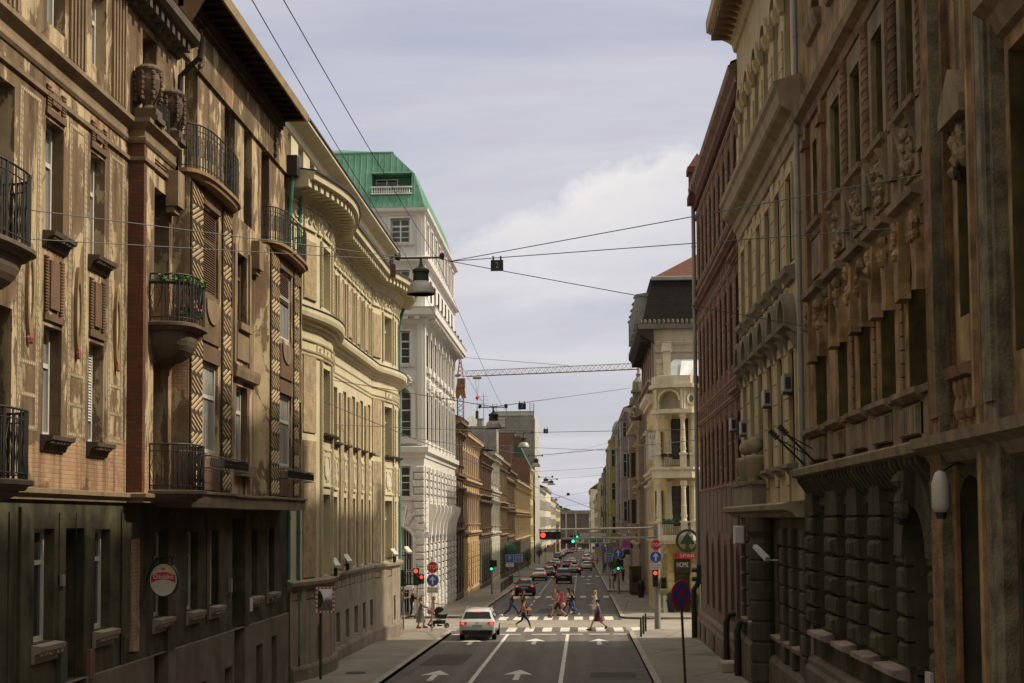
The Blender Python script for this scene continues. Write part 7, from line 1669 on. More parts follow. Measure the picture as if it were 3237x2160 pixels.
row_house('townhouse', 'rose-grey townhouse with quoined corner piers and a red roof beside the mansard building', 1, 5.2, 127.8, 145.5, 13.8, PKW, CRW, [(4.6, 6.8), (8.9, 11.2)], 5, gm=PKW, ledges=[(2.4, 2.8, .3), (7.6, 8.0, .4)], roofm=M_TILE, style=2, hood=(0, 1), rh=3.5, bays=((133.5, 4, .7),))
T = thing('roof_spire', 'stone corner lantern with a thin spire on the rose-grey townhouse', 'spire', (5.3, 131, 14))
mb = MB(); mb.bbox(4.8, 5.9, 130.5, 131.6, 13.8, 16.6); mb.bbox(4.65, 6.05, 130.35, 131.75, 16.6, 16.8); mb.lathe((5.35, 131.05, 0), [(.6, 16.8), (.55, 17.6), (.3, 17.9), (.18, 18.1), (.24, 18.35), (.12, 18.5), (.03, 20.4), (0, 20.6)], 12)
for k in range(14): mb.blob((4.7+rnd.uniform(-.2, .2), 130.6+rnd.uniform(-.2, .3), 15.2+rnd.uniform(-1, 1)), (.2, .2, .25), n=6, m=4)
mb.build('lantern', mat('mossy_grey_stone', (.24, .225, .165), streak=.4), T)
row_house('townhouse', 'mauve-grey townhouse with flat pilasters and white blinds in the right row', 1, 5.0, 146, 192, 16.4, MVW, MVW, [(4.7, 6.9), (9.4, 11.9), (13.6, 15.2)], 12, gm=MVW, ledges=[(2.8, 3.2, .3), (7.9, 8.2, .25)], roofm=M_DARKROOF, style=1, fm=M_WHITEWOOD, blind=.6, bays=((150, 5, .8), (172, 5, .7)))
row_house('townhouse', 'green-yellow townhouse with a small dome in the right row', 1, 4.9, 192.5, 236, 16.6, GYW, GYW, [(3.0, 5.4), (7.6, 10), (12.2, 14.6)], 10, gm=DBW, ledges=[(1.4, 1.8, .3), (6.2, 6.5, .25)], roofm=M_DARKROOF, style=2, fm=M_WHITEWOOD, bays=((196, 6, 1.0), (222, 6, .9)))
mb = MB(); mb.lathe((5.6, 197, 16.6), [(1.3, 0), (1.3, .6), (1.25, 1.1), (.9, 1.8), (.3, 2.2), (.1, 2.6), (0, 3.2)], 14); tag(mb.build('roof_dome', M_ZINC, smooth=False), 'small grey dome on the green-yellow townhouse roof', 'dome')
row_house('townhouse', 'dark taupe townhouse right behind the green-yellow one', 1, 4.9, 236.5, 283, 14.4, DBW, PKW, [(2, 4.4), (6.6, 9), (10.8, 12.8)], 10, gm=DBW, ledges=[(.6, 1.0, .3)], roofm=M_DARKROOF, style=1, fm=M_WHITEWOOD, bays=((242, 6, 1.0), (268, 6, .9)))
row_house('townhouse', 'cream townhouse with a red roof far along the right row', 1, 4.9, 283.5, 360, 14.2, CRW, PWW, [(.6, 3), (5.4, 7.8), (9.8, 12.2)], 14, gm=DBW, ledges=[(-.8, -.4, .3)], roofm=M_TILE, style=2, fm=M_WHITEWOOD, bays=((300, 7, 1.1), (340, 7, 1.0)))
row_house('townhouse', 'dark brown house with pale window frames far along the right row', 1, 4.9, 360.5, 440, 12.2, DBW, DBW, [(-.8, 1.6), (4.0, 6.4), (8.2, 10.6)], 14, gm=DBW, ledges=[(-2.2, -1.9, .3)], roofm=M_TILE, style=0, fm=M_WHITEWOOD, rh=3)
row_house('townhouse', 'low dusty white house near the end of the right row', 1, 4.9, 440.5, 545, 11.6, PWW, PWW, [(-2, .4), (3, 5.4), (7.4, 9.8)], 16, gm=DBW, ledges=[(-3.6, -3.3, .3)], roofm=M_TILE, style=0, fm=M_WHITEWOOD)
T, F_, _ = row_house('apartment_house', 'tall cream house with a hipped red roof closing the right row', 1, 3.6, 560, 640, 16.8, mat('cream_white_stucco', (.58, .53, .43)), CRW, [(-3, -.6), (1.6, 4), (6, 8.4), (10.4, 12.8)], 12, gm=CRW, ledges=[(-5, -4.7, .2)], roofm=M_TILE, out=.5, rh=4)
T = thing('end_building', 'low dark brown building with two pale posts closing the street', 'building', (-3, 700, gz(700)))
EB = mat('dark_brown_screen', (.115, .092, .085), var=.25, streak=.3, scale=.2); EP = mat('pale_grey_post', (.42, .385, .35), streak=.1)
mb = MB(); mb.wall(front(700), -16, 10, -12, 9.2, [(-12.0+i*5.4, -7.6+i*5.4, -9, -5, 0, .4) for i in range(4)]); mb.face([(-16, 700, 9.2), (10, 700, 9.2), (10, 715, 9.2), (-16, 715, 9.2)]); mb.build('wall', EB, T)
mb = MB(); mb.face([(-12, 700.4, -9), (9, 700.4, -9), (9, 700.4, -5), (-12, 700.4, -5)]); mb.build('windows', G_DARK, T)
mb = MB(); mb.box(front(700), -16, 10, 7.6, 9.4, 0, .5); mb.build('parapet_beam', mat('weathered_grey_beam', (.22, .185, .16)), T)
for x in (-7.7, -2.9, 3.8): mb = MB(); mb.box(front(700), x-.3, x+.3, -11, 7.6, 0, .45); mb.build('post', EP, T)
# ------------------------------------------------------------------ street furniture
FPX = 50/36*3237.
def at(px, py, Y):
 """point of the photograph (on a 2350 px wide copy) carried out to distance Y down the street -> x, z"""
 k = 3237/2350.; a = (px*k-1618.5)/FPX; b = -(py*k-1392.)/FPX
 d = r1*a+u1*b+f0; t_ = Y/d.y
 return d.x*t_, EYE+d.z*t_
M_GALV = mat('galvanised_steel', (.235, .215, .20), rough=.55, spec=.5, streak=.25, metal=.2)
M_BLACK = plain('black_plastic', (.014, .014, .014), .5)
M_SIGNRED = plain('sign_red', (.52, .025, .03), .45); M_SIGNBLUE = plain('sign_blue', (.035, .09, .47), .45); M_SIGNWHITE = plain('sign_white', (.66, .65, .62), .5); M_SIGNGREY = plain('sign_back', (.3, .29, .28), .5)
M_SIGNGREEN = plain('sign_green', (.02, .2, .09), .5); M_YELLOW = plain('sign_yellow', (.6, .33, .02), .5)
M_REDLAMP = plain('red_signal_lamp', (.8, .03, .02), .4, emit=2.6, ecol=(1., .05, .03)); M_GREENLAMP = plain('green_signal_lamp', (.03, .6, .35), .4, emit=1.6, ecol=(.05, 1., .55)); M_DIMLENS = plain('dark_signal_lens', (.03, .028, .025), .25)
M_POST = mat('dark_green_post', (.035, .05, .035), rough=.5, streak=.2); M_BROWNPIPE = mat('olive_steel_post', (.05, .052, .035), rough=.55, streak=.2)
GRP = {}
def pole(name, x, y, h, r, m, parent, z0=None, n=10):
 z = gz(y)+PH if z0 is None else z0
 mb = MB(); mb.tube([(x, y, z-.05), (x, y, z+h)], r, n); return mb.build(name, m, parent)
def octagon(F, a, b, r): return [(a+r*math.cos(PI/8+PI/4*i), b+r*math.sin(PI/8+PI/4*i)) for i in range(8)]
def stop_face(T, F, a, b, r):
 mb = MB(); mb.mat(1).prism(F, octagon(F, a, b, r), 0, .02); mb.mat(0).prism(F, octagon(F, a, b, r*.93), .02, .024); o = mb.build('stop_plate', [M_SIGNRED, M_SIGNWHITE], T)
 text('lettering', 'STOP', r*.88, F, a, b, .03, M_SIGNWHITE, o, sx=.82)
def arrow_face(T, F, a, b, r):
 mb = MB(); mb.mat(1).disc(F, a, b, 0, .02, r, 28); mb.mat(0).disc(F, a, b, .02, .024, r*.94, 28); o = mb.build('blue_disc', [M_SIGNBLUE, M_SIGNWHITE], T)
 mb = MB(); mb.prism(F, [(a-r*.12, b-r*.66), (a+r*.12, b-r*.66), (a+r*.12, b+r*.3), (a-r*.12, b+r*.3)], .024, .03)
 mb.prism(F, [(a-r*.5, b+r*.05), (a, b+r*.7), (a+r*.5, b+r*.05), (a+r*.34, b+r*.0), (a, b+r*.38), (a-r*.34, b)], .024, .03); mb.build('arrow', M_SIGNWHITE, o)
def plate_face(T, F, a, b, w, h, lines):
 mb = MB(); mb.box(F, a-w/2, a+w/2, b-h/2, b+h/2, 0, .02); o = mb.build('supplementary_plate', M_SIGNWHITE, T)
 for i, s in enumerate(lines): text('lettering', s, h*.34, F, a, b+h*(.2-.4*i), .024, M_BLACK, o, ext=.002, sx=.95)
def signal(T, x, y, z, lit, n=3, horiz=False, s=.2, name='signal_head', rz=0, vis=True):
 """traffic light head facing the camera; lit = index of the burning lamp"""
 F = Fr((x, y, z), (1, 0, 0), (0, -1, 0)); L_ = n*s*1.5
 mb = MB()
 if horiz: mb.box(F, -L_/2, L_/2, -s*.75, s*.75, -.22, 0)
 else: mb.box(F, -s*.75, s*.75, -L_/2, L_/2, -.22, 0)
 o = mb.build(name, M_BLACK, T)
 for i in range(n):
  p = (-L_/2+s*1.5*(i+.5)) ; a, b = (p, 0) if horiz else (0, -p)
  m = MB(); m.disc(F, a, b, .0, .02, s*.52, 18)
  lens = m.build('lamp', (M_REDLAMP if i == 0 else M_GREENLAMP) if i == lit else M_DIMLENS, o)
  v = MB(); v.ring(F, a, b, .0, .2, s*.54, s*.62, 14, .0, PI); v.build('visor', M_BLACK, o)
 return o
F0 = Fr((0, 0, 0), (1, 0, 0), (0, -1, 0))
T = thing('stop_sign', 'red STOP sign over a blue arrow disc on the slim post beside the pushchair', 'road sign', (-8.04, 76.05, gz(76)+PH), 'stop signs with blue arrow discs')
pole('post', -8.04, 76.05, 4.0, .035, M_GALV, T); F = front(76.0)
for fn, py, r in ((stop_face, 1302.5, .33), (arrow_face, 1332, .33)):
 x, z = at(993, py, 76); fn(T, F, x, z, r)
x, z = at(993, 1354.5, 76); plate_face(T, F, x, z, .62, .32, ('Osim vozila', 's dozvolom'))
T = thing('traffic_gantry', 'grey steel post with a long ladder arm across the lanes, carrying signs and signals', 'gantry', (4.1, 78.75, gz(79)+PH))
GY = 78.75; pole('post', 4.1, GY, 5.7, .17, M_GALV, T, n=16); F = front(GY-.2)
xa, za = at(1488, 1211.5, GY); xb, zb = at(1236, 1216.5, GY); zc = at(1488, 1234, GY)[1]; zd = at(1290, 1237, GY)[1]
mb = MB(); mb.tube([(4.1, GY, za), (xb, GY, zb)], .055, 8); mb.build('upper_arm', M_GALV, T); mb = MB(); mb.tube([(4.1, GY, zc), (xb+.1, GY, zd)], .055, 8); mb.build('lower_arm', M_GALV, T)
for k in range(7):
 x = xb+.1+(4.0-xb)*k/7; mb = MB(); mb.tube([(x, GY, zb+(za-zb)*k/7), (x, GY, zd+(zc-zd)*k/7)], .035, 6); mb.build('strut', M_GALV, T)
for fn, py, r in ((stop_face, 1250.5, .32), (arrow_face, 1278.5, .33)):
 x, z = at(1504.5, py, GY); fn(T, F, x, z, r)
x, z = at(1504.5, 1300, GY); plate_face(T, F, x, z, .62, .34, ('Osim vozila', 's dozvolom'))
x, z = at(1262.5, 1228.3, GY); o = signal(T, x, GY-.12, z, 0, 3, True, .26)
x, z = at(1503.5, 1320, GY); signal(T, x, GY-.25, z-.18, 0, 3, False, .2); x, z = at(1523, 1338, GY); signal(T, x, GY-.1, z, -1, 2, False, .2)
T = thing('traffic_light', 'traffic light with two black heads on arms at the corner of the cream office', 'traffic light', (-9.85, 78.3, gz(78)+PH), 'traffic lights')
pole('post', -9.85, 78.3, 4.2, .05, M_GALV, T)
for py in (1310, 1322, 1341):
 z = at(920, py, 78.3)[1]; x1 = at(962, py, 78.3)[0]; mb = MB(); mb.tube([(-9.85, 78.3, z), (x1, 78.3, z)], .03, 6); mb.build('arm', M_BLACK, T)
x, z = at(955.5, 1325, 78.3); signal(T, x, 78.1, z+.03, 0, 3, False, .21); x, z = at(968, 1330, 78.3); signal(T, x-.02, 78.35, z, 0, 2, False, .17); x, z = at(926, 1327, 78.3); signal(T, x, 78.1, z, -1, 3, False, .2)
T = thing('lamp_post', 'plain grey post in front of the white corner building, behind the waiting men', 'post', (-10.4, 91.1, gz(91))); pole('post', -10.55, 91.1, 3.4, .07, M_GALV, T); mb = MB(); mb.bbox(-10.68, -10.42, 90.98, 91.22, gz(91), gz(91)+.35); mb.build('post_foot', M_GALV, T)
for x, y, lab, px, py in ((-8.16, 128.4, 'traffic light showing green on the left pavement past the white corner building', 1174, 1296), (3.21, 127.6, 'traffic light showing green on the post under the round blue sign on the right', 1432, 1290)):
 T = thing('traffic_light', lab, 'traffic light', (x, y, gz(y)+PH), 'traffic lights'); pole('post', x, y, 4.4 if x > 0 else 4.2, .08, M_GALV, T)
 signal(T, x, y-.15, gz(y)+2.75, 2, 3, False, .22); signal(T, x+.32, y, gz(y)+2.9, -1, 2, False, .2)
 if x > 0: X, z = at(1418.5, 1269.5, y); arrow_face(T, front(y-.2), x, z, .46)
T = thing('traffic_light', 'black traffic light head fixed to the downpipe corner of the red brick building', 'traffic light', (5.5, 70.9, .8), 'traffic lights')
x, z = at(1604, 1317, 70.9); mb = MB(); mb.bbox(x-.1, x+.2, 70.8, 71.0, z-.5, z+.42); h = mb.build('signal_head', M_BLACK, T)
for k in range(2): mb = MB(); mb.prism(Fr((x-.1, 70.9, 0), (0, 1, 0), (-1, 0, 0)), [(-.1, z+.08-.45*k), (.1, z+.08-.45*k), (.12, z+.2-.45*k), (0, z+.3-.45*k), (-.12, z+.2-.45*k)], 0, .25); mb.build('visor', M_BLACK, h)
T = thing('sign_gantry', 'second gantry further on with a green signal and a white direction board', 'gantry', (3.3, 128, gz(128)))
y = 128.2; x0, z0 = at(1290, 1237.5, y); mb = MB(); mb.tube([(3.25, y, z0-.35), (x0, y, z0-.35)], .06, 6); mb.build('arm', M_GALV, T); pole('post', 3.25, y, 5.2, .1, M_GALV, T)
xl, zl = at(1323.5, 1247, y); xr, zr = at(1399, 1234.5, y); mb = MB(); mb.box(front(y-.1), xl, xr, zl, zr, 0, .12); bd = mb.build('direction_board', M_SIGNWHITE, T); F = front(y-.1)
w = xr-xl; zm = (zl+zr)/2
mb = MB(); mb.box(F, xl+w*.1-.025, xl+w*.1+.025, zm-.16, zm+.08, .12, .13); mb.prism(F, [(xl+w*.1-.13, zm+.0), (xl+w*.1, zm+.18), (xl+w*.1+.13, zm)], .12, .13); mb.build('arrow', M_BLACK, bd)
for q, s in ((.29, 'A'), (.49, 'A 1'), (.7, 'A 3')):
 mb = MB(); mb.box(F, xl+w*q-.1-.06*len(s), xl+w*q+.1+.06*len(s), zm-.17, zm+.17, .12, .13); p_ = mb.build('green_field', M_SIGNGREEN, bd); text('lettering', s, .26, F, xl+w*q, zm, .135, M_SIGNWHITE, p_, ext=.002)
mb = MB(); mb.box(F, xl+w*.86, xl+w*.96, zm-.15, zm+.15, .12, .13); p_ = mb.build('pictogram_field', M_SIGNGREY, bd); text('lettering', 'P', .2, F, xl+w*.91, zm, .135, M_SIGNWHITE, p_, ext=.002)
x, z = at(1305, 1242.5, y); signal(T, x, y-.12, z, 2, 3, True, .27)
T = thing('sign_gantry', 'third gantry in the far distance with a green signal', 'gantry', (3, 205, gz(205))); pole('post', 3.0, 205, 6.5, .1, M_GALV, T); mb = MB(); mb.tube([(3, 205, 3.1), (-3.6, 205, 3.1)], .07, 6); mb.build('arm', M_GALV, T); x, z = at(1318, 1232, 205); signal(T, x, 204.8, z, 2, 3, True, .28)
mb = MB(); mb.box(front(204.9), -.3, 3.6, 2.5, 3.0, 0, .1); mb.build('direction_board', M_SIGNWHITE, T)
T = thing('traffic_mirror', 'rectangular traffic mirror with a red and white border on a dark pole', 'mirror', (-9.3, 50.2, gz(50)+PH)); pole('post', -9.28, 50.3, 3.0, .05, M_BROWNPIPE, T)
xl, zt = at(724, 1348, 50); xr, zb = at(766, 1407, 50); F = Fr(((xl+xr)/2, 50.1, (zt+zb)/2), (1, .12, -.0), (.12, -1, 0)); W2, H2 = (xr-xl)/2, (zt-zb)/2
mb = MB()
mb.mat(0).box(F, -W2, W2, -H2, H2, -.06, 0)
for i in range(10):
 mb.mat(i % 2)
 for b in (-H2, H2-.07): mb.box(F, -W2+2*W2*i/10, -W2+2*W2*(i+1)/10, b, b+.07, 0, .012)
 for a in (-W2, W2-.07): mb.box(F, a, a+.07, -H2+.07+(2*H2-.14)*i/10, -H2+.07+(2*H2-.14)*(i+1)/10, 0, .012)
fr_ = mb.build('frame', [M_SIGNWHITE, M_SIGNRED], T)
m_, t_, b_ = start('mirror_glass'); b_.inputs['Base Color'].default_value = (.30, .29, .27, 1); b_.inputs['Metallic'].default_value = 1; b_.inputs['Roughness'].default_value = .06
mb = MB(); n = 6
vs = [F.P((-1+2*i/n)*(W2-.075), (-1+2*j/n)*(H2-.075),   .004+.02*(1-(-1+2*i/n)**2)*(1-(-1+2*j/n)**2)) for i in range(n+1) for j in range(n+1)]
mb.add(vs, [(i*(n+1)+j, (i+1)*(n+1)+j, (i+1)*(n+1)+j+1, i*(n+1)+j+1) for i in range(n) for j in range(n)]); mb.build('mirror', m_, fr_, smooth=True)
NY = 44.; x0, z0 = at(1562, 1365, NY); xb_, _ = at(1573, 1560, NY)
T = thing('no_stopping_sign', 'round blue no-stopping sign with red rim and cross on a dark leaning pole', 'road sign', (xb_, NY, gz(NY)+PH))
mb = MB(); mb.tube([(xb_+.02, NY+.05, gz(NY)), (x0, NY+.05, z0+.3)], .04, 8); mb.build('post', M_BROWNPIPE, T)
F = Fr((x0, NY, z0), (.74, .67, 0), (.67, -.74, 0)); R = .43
mb = MB(); mb.mat(1).disc(F, 0, 0, 0, .02, R, 30); mb.mat(0).disc(F, 0, 0, .02, .025, R*.82, 30); d_ = mb.build('disc', [M_SIGNBLUE, M_SIGNRED], T)
mb = MB()
for s in (1, -1):
 e = R*.07; c = R*.58; mb.prism(F, [(-c-e*s, -c*s+e), (-c+e*s, -c*s-e), (c+e*s, c*s-e), (c-e*s, c*s+e)], .025, .03+.002*s)
mb.build('red_cross', M_SIGNRED, d_)
def blue_board(x, y, pxl, pxr, pyt, pyb, lab, content, name='road_sign', m=None, group=None, ph=None):
 T = thing(name, lab, 'road sign', (x, y, gz(y)+PH), group); xl, zt = at(pxl, pyt, y); xr, zb = at(pxr, pyb, y); xm = (xl+xr)/2
 pole('post', xm, y, zt-gz(y)-PH-.05, .045, M_GALV, T); F = front(y-.06)
 mb = MB(); mb.mat(1).box(F, xl, xr, zb, zt, 0, .03); mb.mat(0).box(F, xl+.05, xr-.05, zb+.05, zt-.05, .03, .034); o = mb.build('board', [m or M_SIGNBLUE, M_SIGNWHITE], T)
 w, h = xr-xl, zt-zb
 if content == 'P':
  text('lettering', 'P', h*.75, F, xm, (zt+zb)/2, .04, M_SIGNWHITE, o); mb = MB(); mb.box(F, xl+.02, xr-.02, zb-h*.55, zb-.05, 0, .03); p_ = mb.build('supplementary_plate', M_SIGNWHITE, T)
  for k in range(2): text('lettering', ('7-21 h', '0-24')[k], h*.2, F, xm, zb-h*(.17+.23*k), .034, M_BLACK, p_, ext=.002)
 elif content == 'lanes':
  mb = MB(); 
  for k in range(4):
   a = xl+w*(.17+.22*k); mb.box(F, a-w*.025, a+w*.025, zb+h*.15, zb+h*.65, .034, .038); mb.prism(F, [(a-w*.07, zb+h*.6), (a, zb+h*.86), (a+w*.07, zb+h*.6)], .034, .038)
  mb.build('arrows', M_SIGNWHITE, o)
 return T
blue_board(-8.75, 171.6, 1160.5, 1179.5, 1273.5, 1291.5, 'blue parking board with a white plate beneath on the left pavement', 'P')
blue_board(-7.41, 178.5, 1182, 1199.5, 1272.5, 1290, 'blue lane board with white arrows right of the parking board on the left', 'lanes')
blue_board(2.9, 165, 1389.5, 1405.5, 1270, 1288, 'blue lane board with white arrows on the right pavement', 'lanes')
for i, (px, py, s, y, lab, m) in enumerate(((1371, 1251, 8, 270, 'small blue sign board high over the right pavement, farthest of the cluster', M_SIGNBLUE), (1385, 1259, 8, 215, 'small blue board just left of the round blue disc in the right cluster', M_SIGNBLUE), (1392.5, 1240, 6, 250, 'yellow priority diamond above the blue boards', M_YELLOW), (1362, 1258, 6, 300, 'blue board beside the red shop sign far right', M_SIGNBLUE), (1251, 1262, 7, 255, 'small blue round sign on the left before the white hoarding', M_SIGNBLUE), (1258, 1254, 6, 300, 'red sign behind the small blue round sign on the left', M_SIGNRED))):
 x, z = at(px, py, y); T = thing('road_sign', lab, 'road sign', (x, y, gz(y)+PH)); pole('post', x, y, z-gz(y)-PH, .04, M_GALV, T, n=6); r = s/2*y/3264
 mb = MB()
 if m is M_YELLOW: mb.prism(front(y-.05), [(x-r*1.2, z), (x, z-r*1.2), (x+r*1.2, z), (x, z+r*1.2)], 0, .03)
 elif i in (4,): mb.disc(front(y-.05), x, z, 0, .03, r, 14)
 else: mb.box(front(y-.05), x-r, x+r, z-r, z+r, 0, .03)
 mb.build('face', m, T)
y = 205; x, z = at(1391.5, 1261, y); T = thing('road_sign', 'round blue direction disc with a white turn arrow over the right pavement', 'road sign', (x, y, gz(y)+PH)); pole('post', x, y, z-gz(y), .05, M_GALV, T); arrow_face(T, front(y-.06), x, z, .42)
def shop_sign(y, pxl, pxr, pyt, pyb, m, txt, tm, lab, side=4.95):
 T = thing('shop_sign', lab, 'sign', (4.9, y, 2)); xl, zt = at(pxl, pyt, y); xr, zb = at(pxr, pyb, y); F = front(y)
 mb = MB(); mb.box(F, xl, xr, zb, zt, -.12, 0); o = mb.build('panel', m, T)
 mb = MB(); mb.tube([(xr, y+.05, zt-.1), (max(xr+.3, 5.1), y+.05, zt-.1)], .03, 5); mb.build('bracket', M_BLACK, T)
 if txt: text('lettering', txt, (zt-zb)*.55, F, (xl+xr)/2, (zt+zb)/2, .004, tm, o, ext=.004, sx=.6)
 return T
shop_sign(146, 1428.5, 1453.5, 1238.5, 1258, plain('pink_sign', (.42, .10, .36)), 'Cat in Town', plain('violet_ink', (.08, .01, .1)), 'pink shop sign projecting from the right row over the pavement')
shop_sign(150, 1413.5, 1429, 1255, 1266.5, plain('orange_red_sign', (.6, .10, .05)), 'Sax', M_SIGNWHITE, 'red shop sign with white letters just left of the pink one')
shop_sign(146.5, 1432, 1454, 1261, 1273, plain('black_board', (.03, .035, .035)), None, M_SIGNWHITE, 'black hanging board directly below the pink sign')
T = thing('shop_sign', 'round black hanging sign with pale letters beside the round blue arrow disc', 'sign', (4.6, 152, 2)); x, z = at(1427, 1274, 152); mb = MB(); mb.disc(front(152), x, z, -.08, 0, .42, 20); o = mb.build('panel', M_BLACK, T); text('lettering', 'PAI', .3, front(152), x, z+.05, .004, M_SIGNWHITE, o); mb = MB(); mb.tube([(x, 152.04, z+.4), (5.1, 152.04, z+.5)], .03, 5); mb.build('bracket', M_BLACK, T)
SF = 96.2
T = thing('supermarket_logo', 'big dark green ring with a fir tree emblem above the red lettered board', 'sign', (6.98, SF, 3.5)); F = front(93.9); M_FIR = plain('dark_fir_green', (.012, .04, .025), .4)
x, z = at(1577.5, 1241.5, 93.9); mb = MB(); mb.ring(F, x, z, -.1, .06, .6, .77, 36); mb.build('ring', M_FIR, T)
mb = MB(); mb.prism(F, [(x, z+.56), (x+.5, z-.22), (x+.1, z-.22), (x+.1, z-.36), (x+.24, z-.6), (x-.24, z-.6), (x-.1, z-.36), (x-.1, z-.22), (x-.5, z-.22)], -.08, .04); mb.build('fir_tree', M_FIR, T); mb = MB(); mb.tube([(x+.7, 94.0, z), (x+1.0, SF, z)], .03, 5); mb.build('bracket', M_BLACK, T); mb = MB(); mb.tube([(x-.2, 94.0, z-.62), (x-.2, SF, z-.62)], .03, 5); mb.build('bracket', M_BLACK, T)
T = thing('supermarket_board', 'red board with white SPAR lettering on the yellow corner house', 'sign', (6.98, SF, 2.5)); F = front(SF-.35); mb = MB(); mb.box(F, 6.17, 7.86, 2.32, 2.7, -.12, 0); o = mb.build('board', M_SIGNRED, T); text('lettering', 'SPAR', .36, F, 7.015, 2.51, .004, M_SIGNWHITE, o, ext=.012, sx=1.28)
T = thing('shop_board', 'dark board with cut-out HOME lettering over the shop door', 'sign', (6.7, SF, 1.8)); F = front(SF-.2); mb = MB(); mb.box(F, 6.2, 7.22, 1.35, 2.28, -.1, 0); o = mb.build('board', mat('dark_brown_board', (.045, .035, .024), streak=.1), T); text('lettering', 'HOME', .46, F, 6.71, 1.9, .004, M_SIGNWHITE, o, ext=.01, sx=.62)
T = thing('banner', 'tall white banner with a wreath and black lettering between columns and window', 'banner', (5.3, 97.2, 9.9)); C2, Lc2 = seg((5.75, 96.3), (5.0, 98.3), 1); C2 = Fr(C2.o, C2.u, C2.n if C2.n.y < 0 else -C2.n)
x, z0 = at(1500, 990, 96.4); mb = MB(); F = front(96.6); xl = 4.78; mb.box(F, xl-.22, xl+.3, 9.0, 10.85, 0, .03); o = mb.build('cloth', mat('banner_cloth', (.6, .58, .54), streak=.1), T)
mb = MB(); mb.tube([(xl-.25, 96.62, 10.88), (5.75, 96.75, 10.88)], .025, 5); mb.build('hanging_rod', M_BLACK, T)
for i, s in enumerate('ARTAIN'): text('lettering', s, .2, F, xl+.05, 10.2-.2*i, .034, M_BLACK, o, ext=.002)
mb = MB(); mb.ring(F, xl+.05, 10.55, .03, .036, .15, .18, 16, -PI*1.3, PI*.3); o2 = mb.build('wreath', M_BLACK, o); text('lettering', 'A', .2, F, xl+.05, 10.55, .034, M_BLACK, o, ext=.002)
BY_ = 33.0; x, z = at(377.5, 1331, BY_); T = thing('beer_sign', 'oval illuminated pub sign with a red lettered band hanging on the dark wall', 'sign', (-10.2, BY_, z)); F = front(BY_-.09); rx, ry = .34, .40
mb = MB(); n = 28
for s, m_i, c0, c1 in ((1.0, 0, -.18, 0), (.93, 1, 0, .004)):
 mb.mat(m_i).disc(F, x, z, c0, c1, rx*s, 30, ry*s)
o = mb.build('sign_case', [M_IRONWORK, mat('cream_sign_face', (.55, .50, .42), rough=.4, streak=.1, bump=.0, local=True)], T)
mb = MB(); mb.ring(F, x, z, .004, .008, rx*.8, rx*.88, 24, PI*.1, PI*.9, ry/rx); mb.build('gold_rim', plain('sign_gold', (.55, .36, .08), .4), o)
arc_ = [(x+.29*(-1+2*i/10), z+.0+.085*(1-(-1+2*i/10)**2)) for i in range(11)]; mb = MB(); mb.prism(F, [(a, b-.07) for a, b in arc_]+[(a, b+.1) for a, b in reversed(arc_)], .005, .01); bd = mb.build('red_band', M_SIGNRED, o); text('lettering', 'Ožujsko', .155, F, x, z+.075, .014, M_SIGNWHITE, bd, ext=.003, sx=.92)
mb = MB(); mb.prism(F, [(x-.05, z+.24), (x+.05, z+.24), (x+.03, z+.3), (x, z+.27), (x-.03, z+.3)], .005, .01); mb.build('crest', M_SIGNRED, o)
mb = MB(); mb.tube([(-10.22, BY_, z-.1), (-10.1, BY_, z+.28), (x-.2, BY_, z+.5), (x+.25, BY_, z+.54)], .025, 6); mb.tube([(x-.18, BY_, z+.5), (x-.18, BY_, z+.34)], .02, 5); mb.tube([(x+.18, BY_, z+.53), (x+.18, BY_, z+.34)], .02, 5); mb.build('bracket', M_IRONWORK, T)
def bollard(x, y, lab, grp, h=.95, r=.055, m=None):
 T = thing('bollard', lab, 'bollard', (x, y, gz(y)+PH), grp); mb = MB(); mb.lathe((x, y, gz(y)+PH), [(r*1.1, -.05), (r, .02), (r, h*.84), (r*.8, h*.85), (r*.8, h*.88), (r, h*.89), (r*.9, h*.97), (r*.4, h)], 12); mb.build('post', m or M_POST, T)
for x, y, l in ((2.91, 71.9, 'dark green bollard nearest the camera at the right kerb corner'), (3.12, 74.0, 'middle one of the three dark green bollards at the right corner'), (3.33, 76.1, 'dark green bollard of the right corner nearest the gantry post')): bollard(x, y, l, 'bollards at the right corner')
for i in range(10): bollard(-7.62-.03*i, 134+3.1*i, 'one of the row of thin dark bollards along the far left kerb', 'bollards along the far left kerb', .95)
for x in (2.76, 3.07): bollard(x, 142.9, 'dark bollard of the pair on the far right pavement', 'pair of bollards on the far right pavement')
def leaf_clump(mb, c, r, n, s, keep=None):
 for _ in range(n):
  v = Vector((rnd.gauss(0, 1), rnd.gauss(0, 1), rnd.gauss(0, 1))).normalized()*(rnd.uniform(.72, 1.04))
  p = Vector((c[0]+v.x*r[0], c[1]+v.y*r[1], c[2]+v.z*r[2])); a = Vector((rnd.uniform(-1, 1), rnd.uniform(-1, 1), rnd.uniform(-1, 1))).normalized()*s; b = a.cross(Vector((rnd.uniform(-1, 1), rnd.uniform(-1, 1), rnd.uniform(-1, 1)))).normalized()*s*.55
  mb.face([p-a, p+b, p+a, p-b])
def leafmat(name, a, b2):
 m, t, b = start(name); n = t.noise(t.pos(), 6, 3); t.l.new(t.mix(t.step(n, .35, .65), a, b2), b.inputs['Base Color']); b.inputs['Roughness'].default_value = .6; return m
M_BOX = leafmat('boxwood_leaves', (.018, .04, .016), (.035, .07, .025)); M_LEAF = leafmat('fresh_green_leaves', (.04, .10, .02), (.09, .19, .04)); M_DARKLEAF = leafmat('dark_tree_leaves', (.025, .05, .02), (.055, .09, .03))
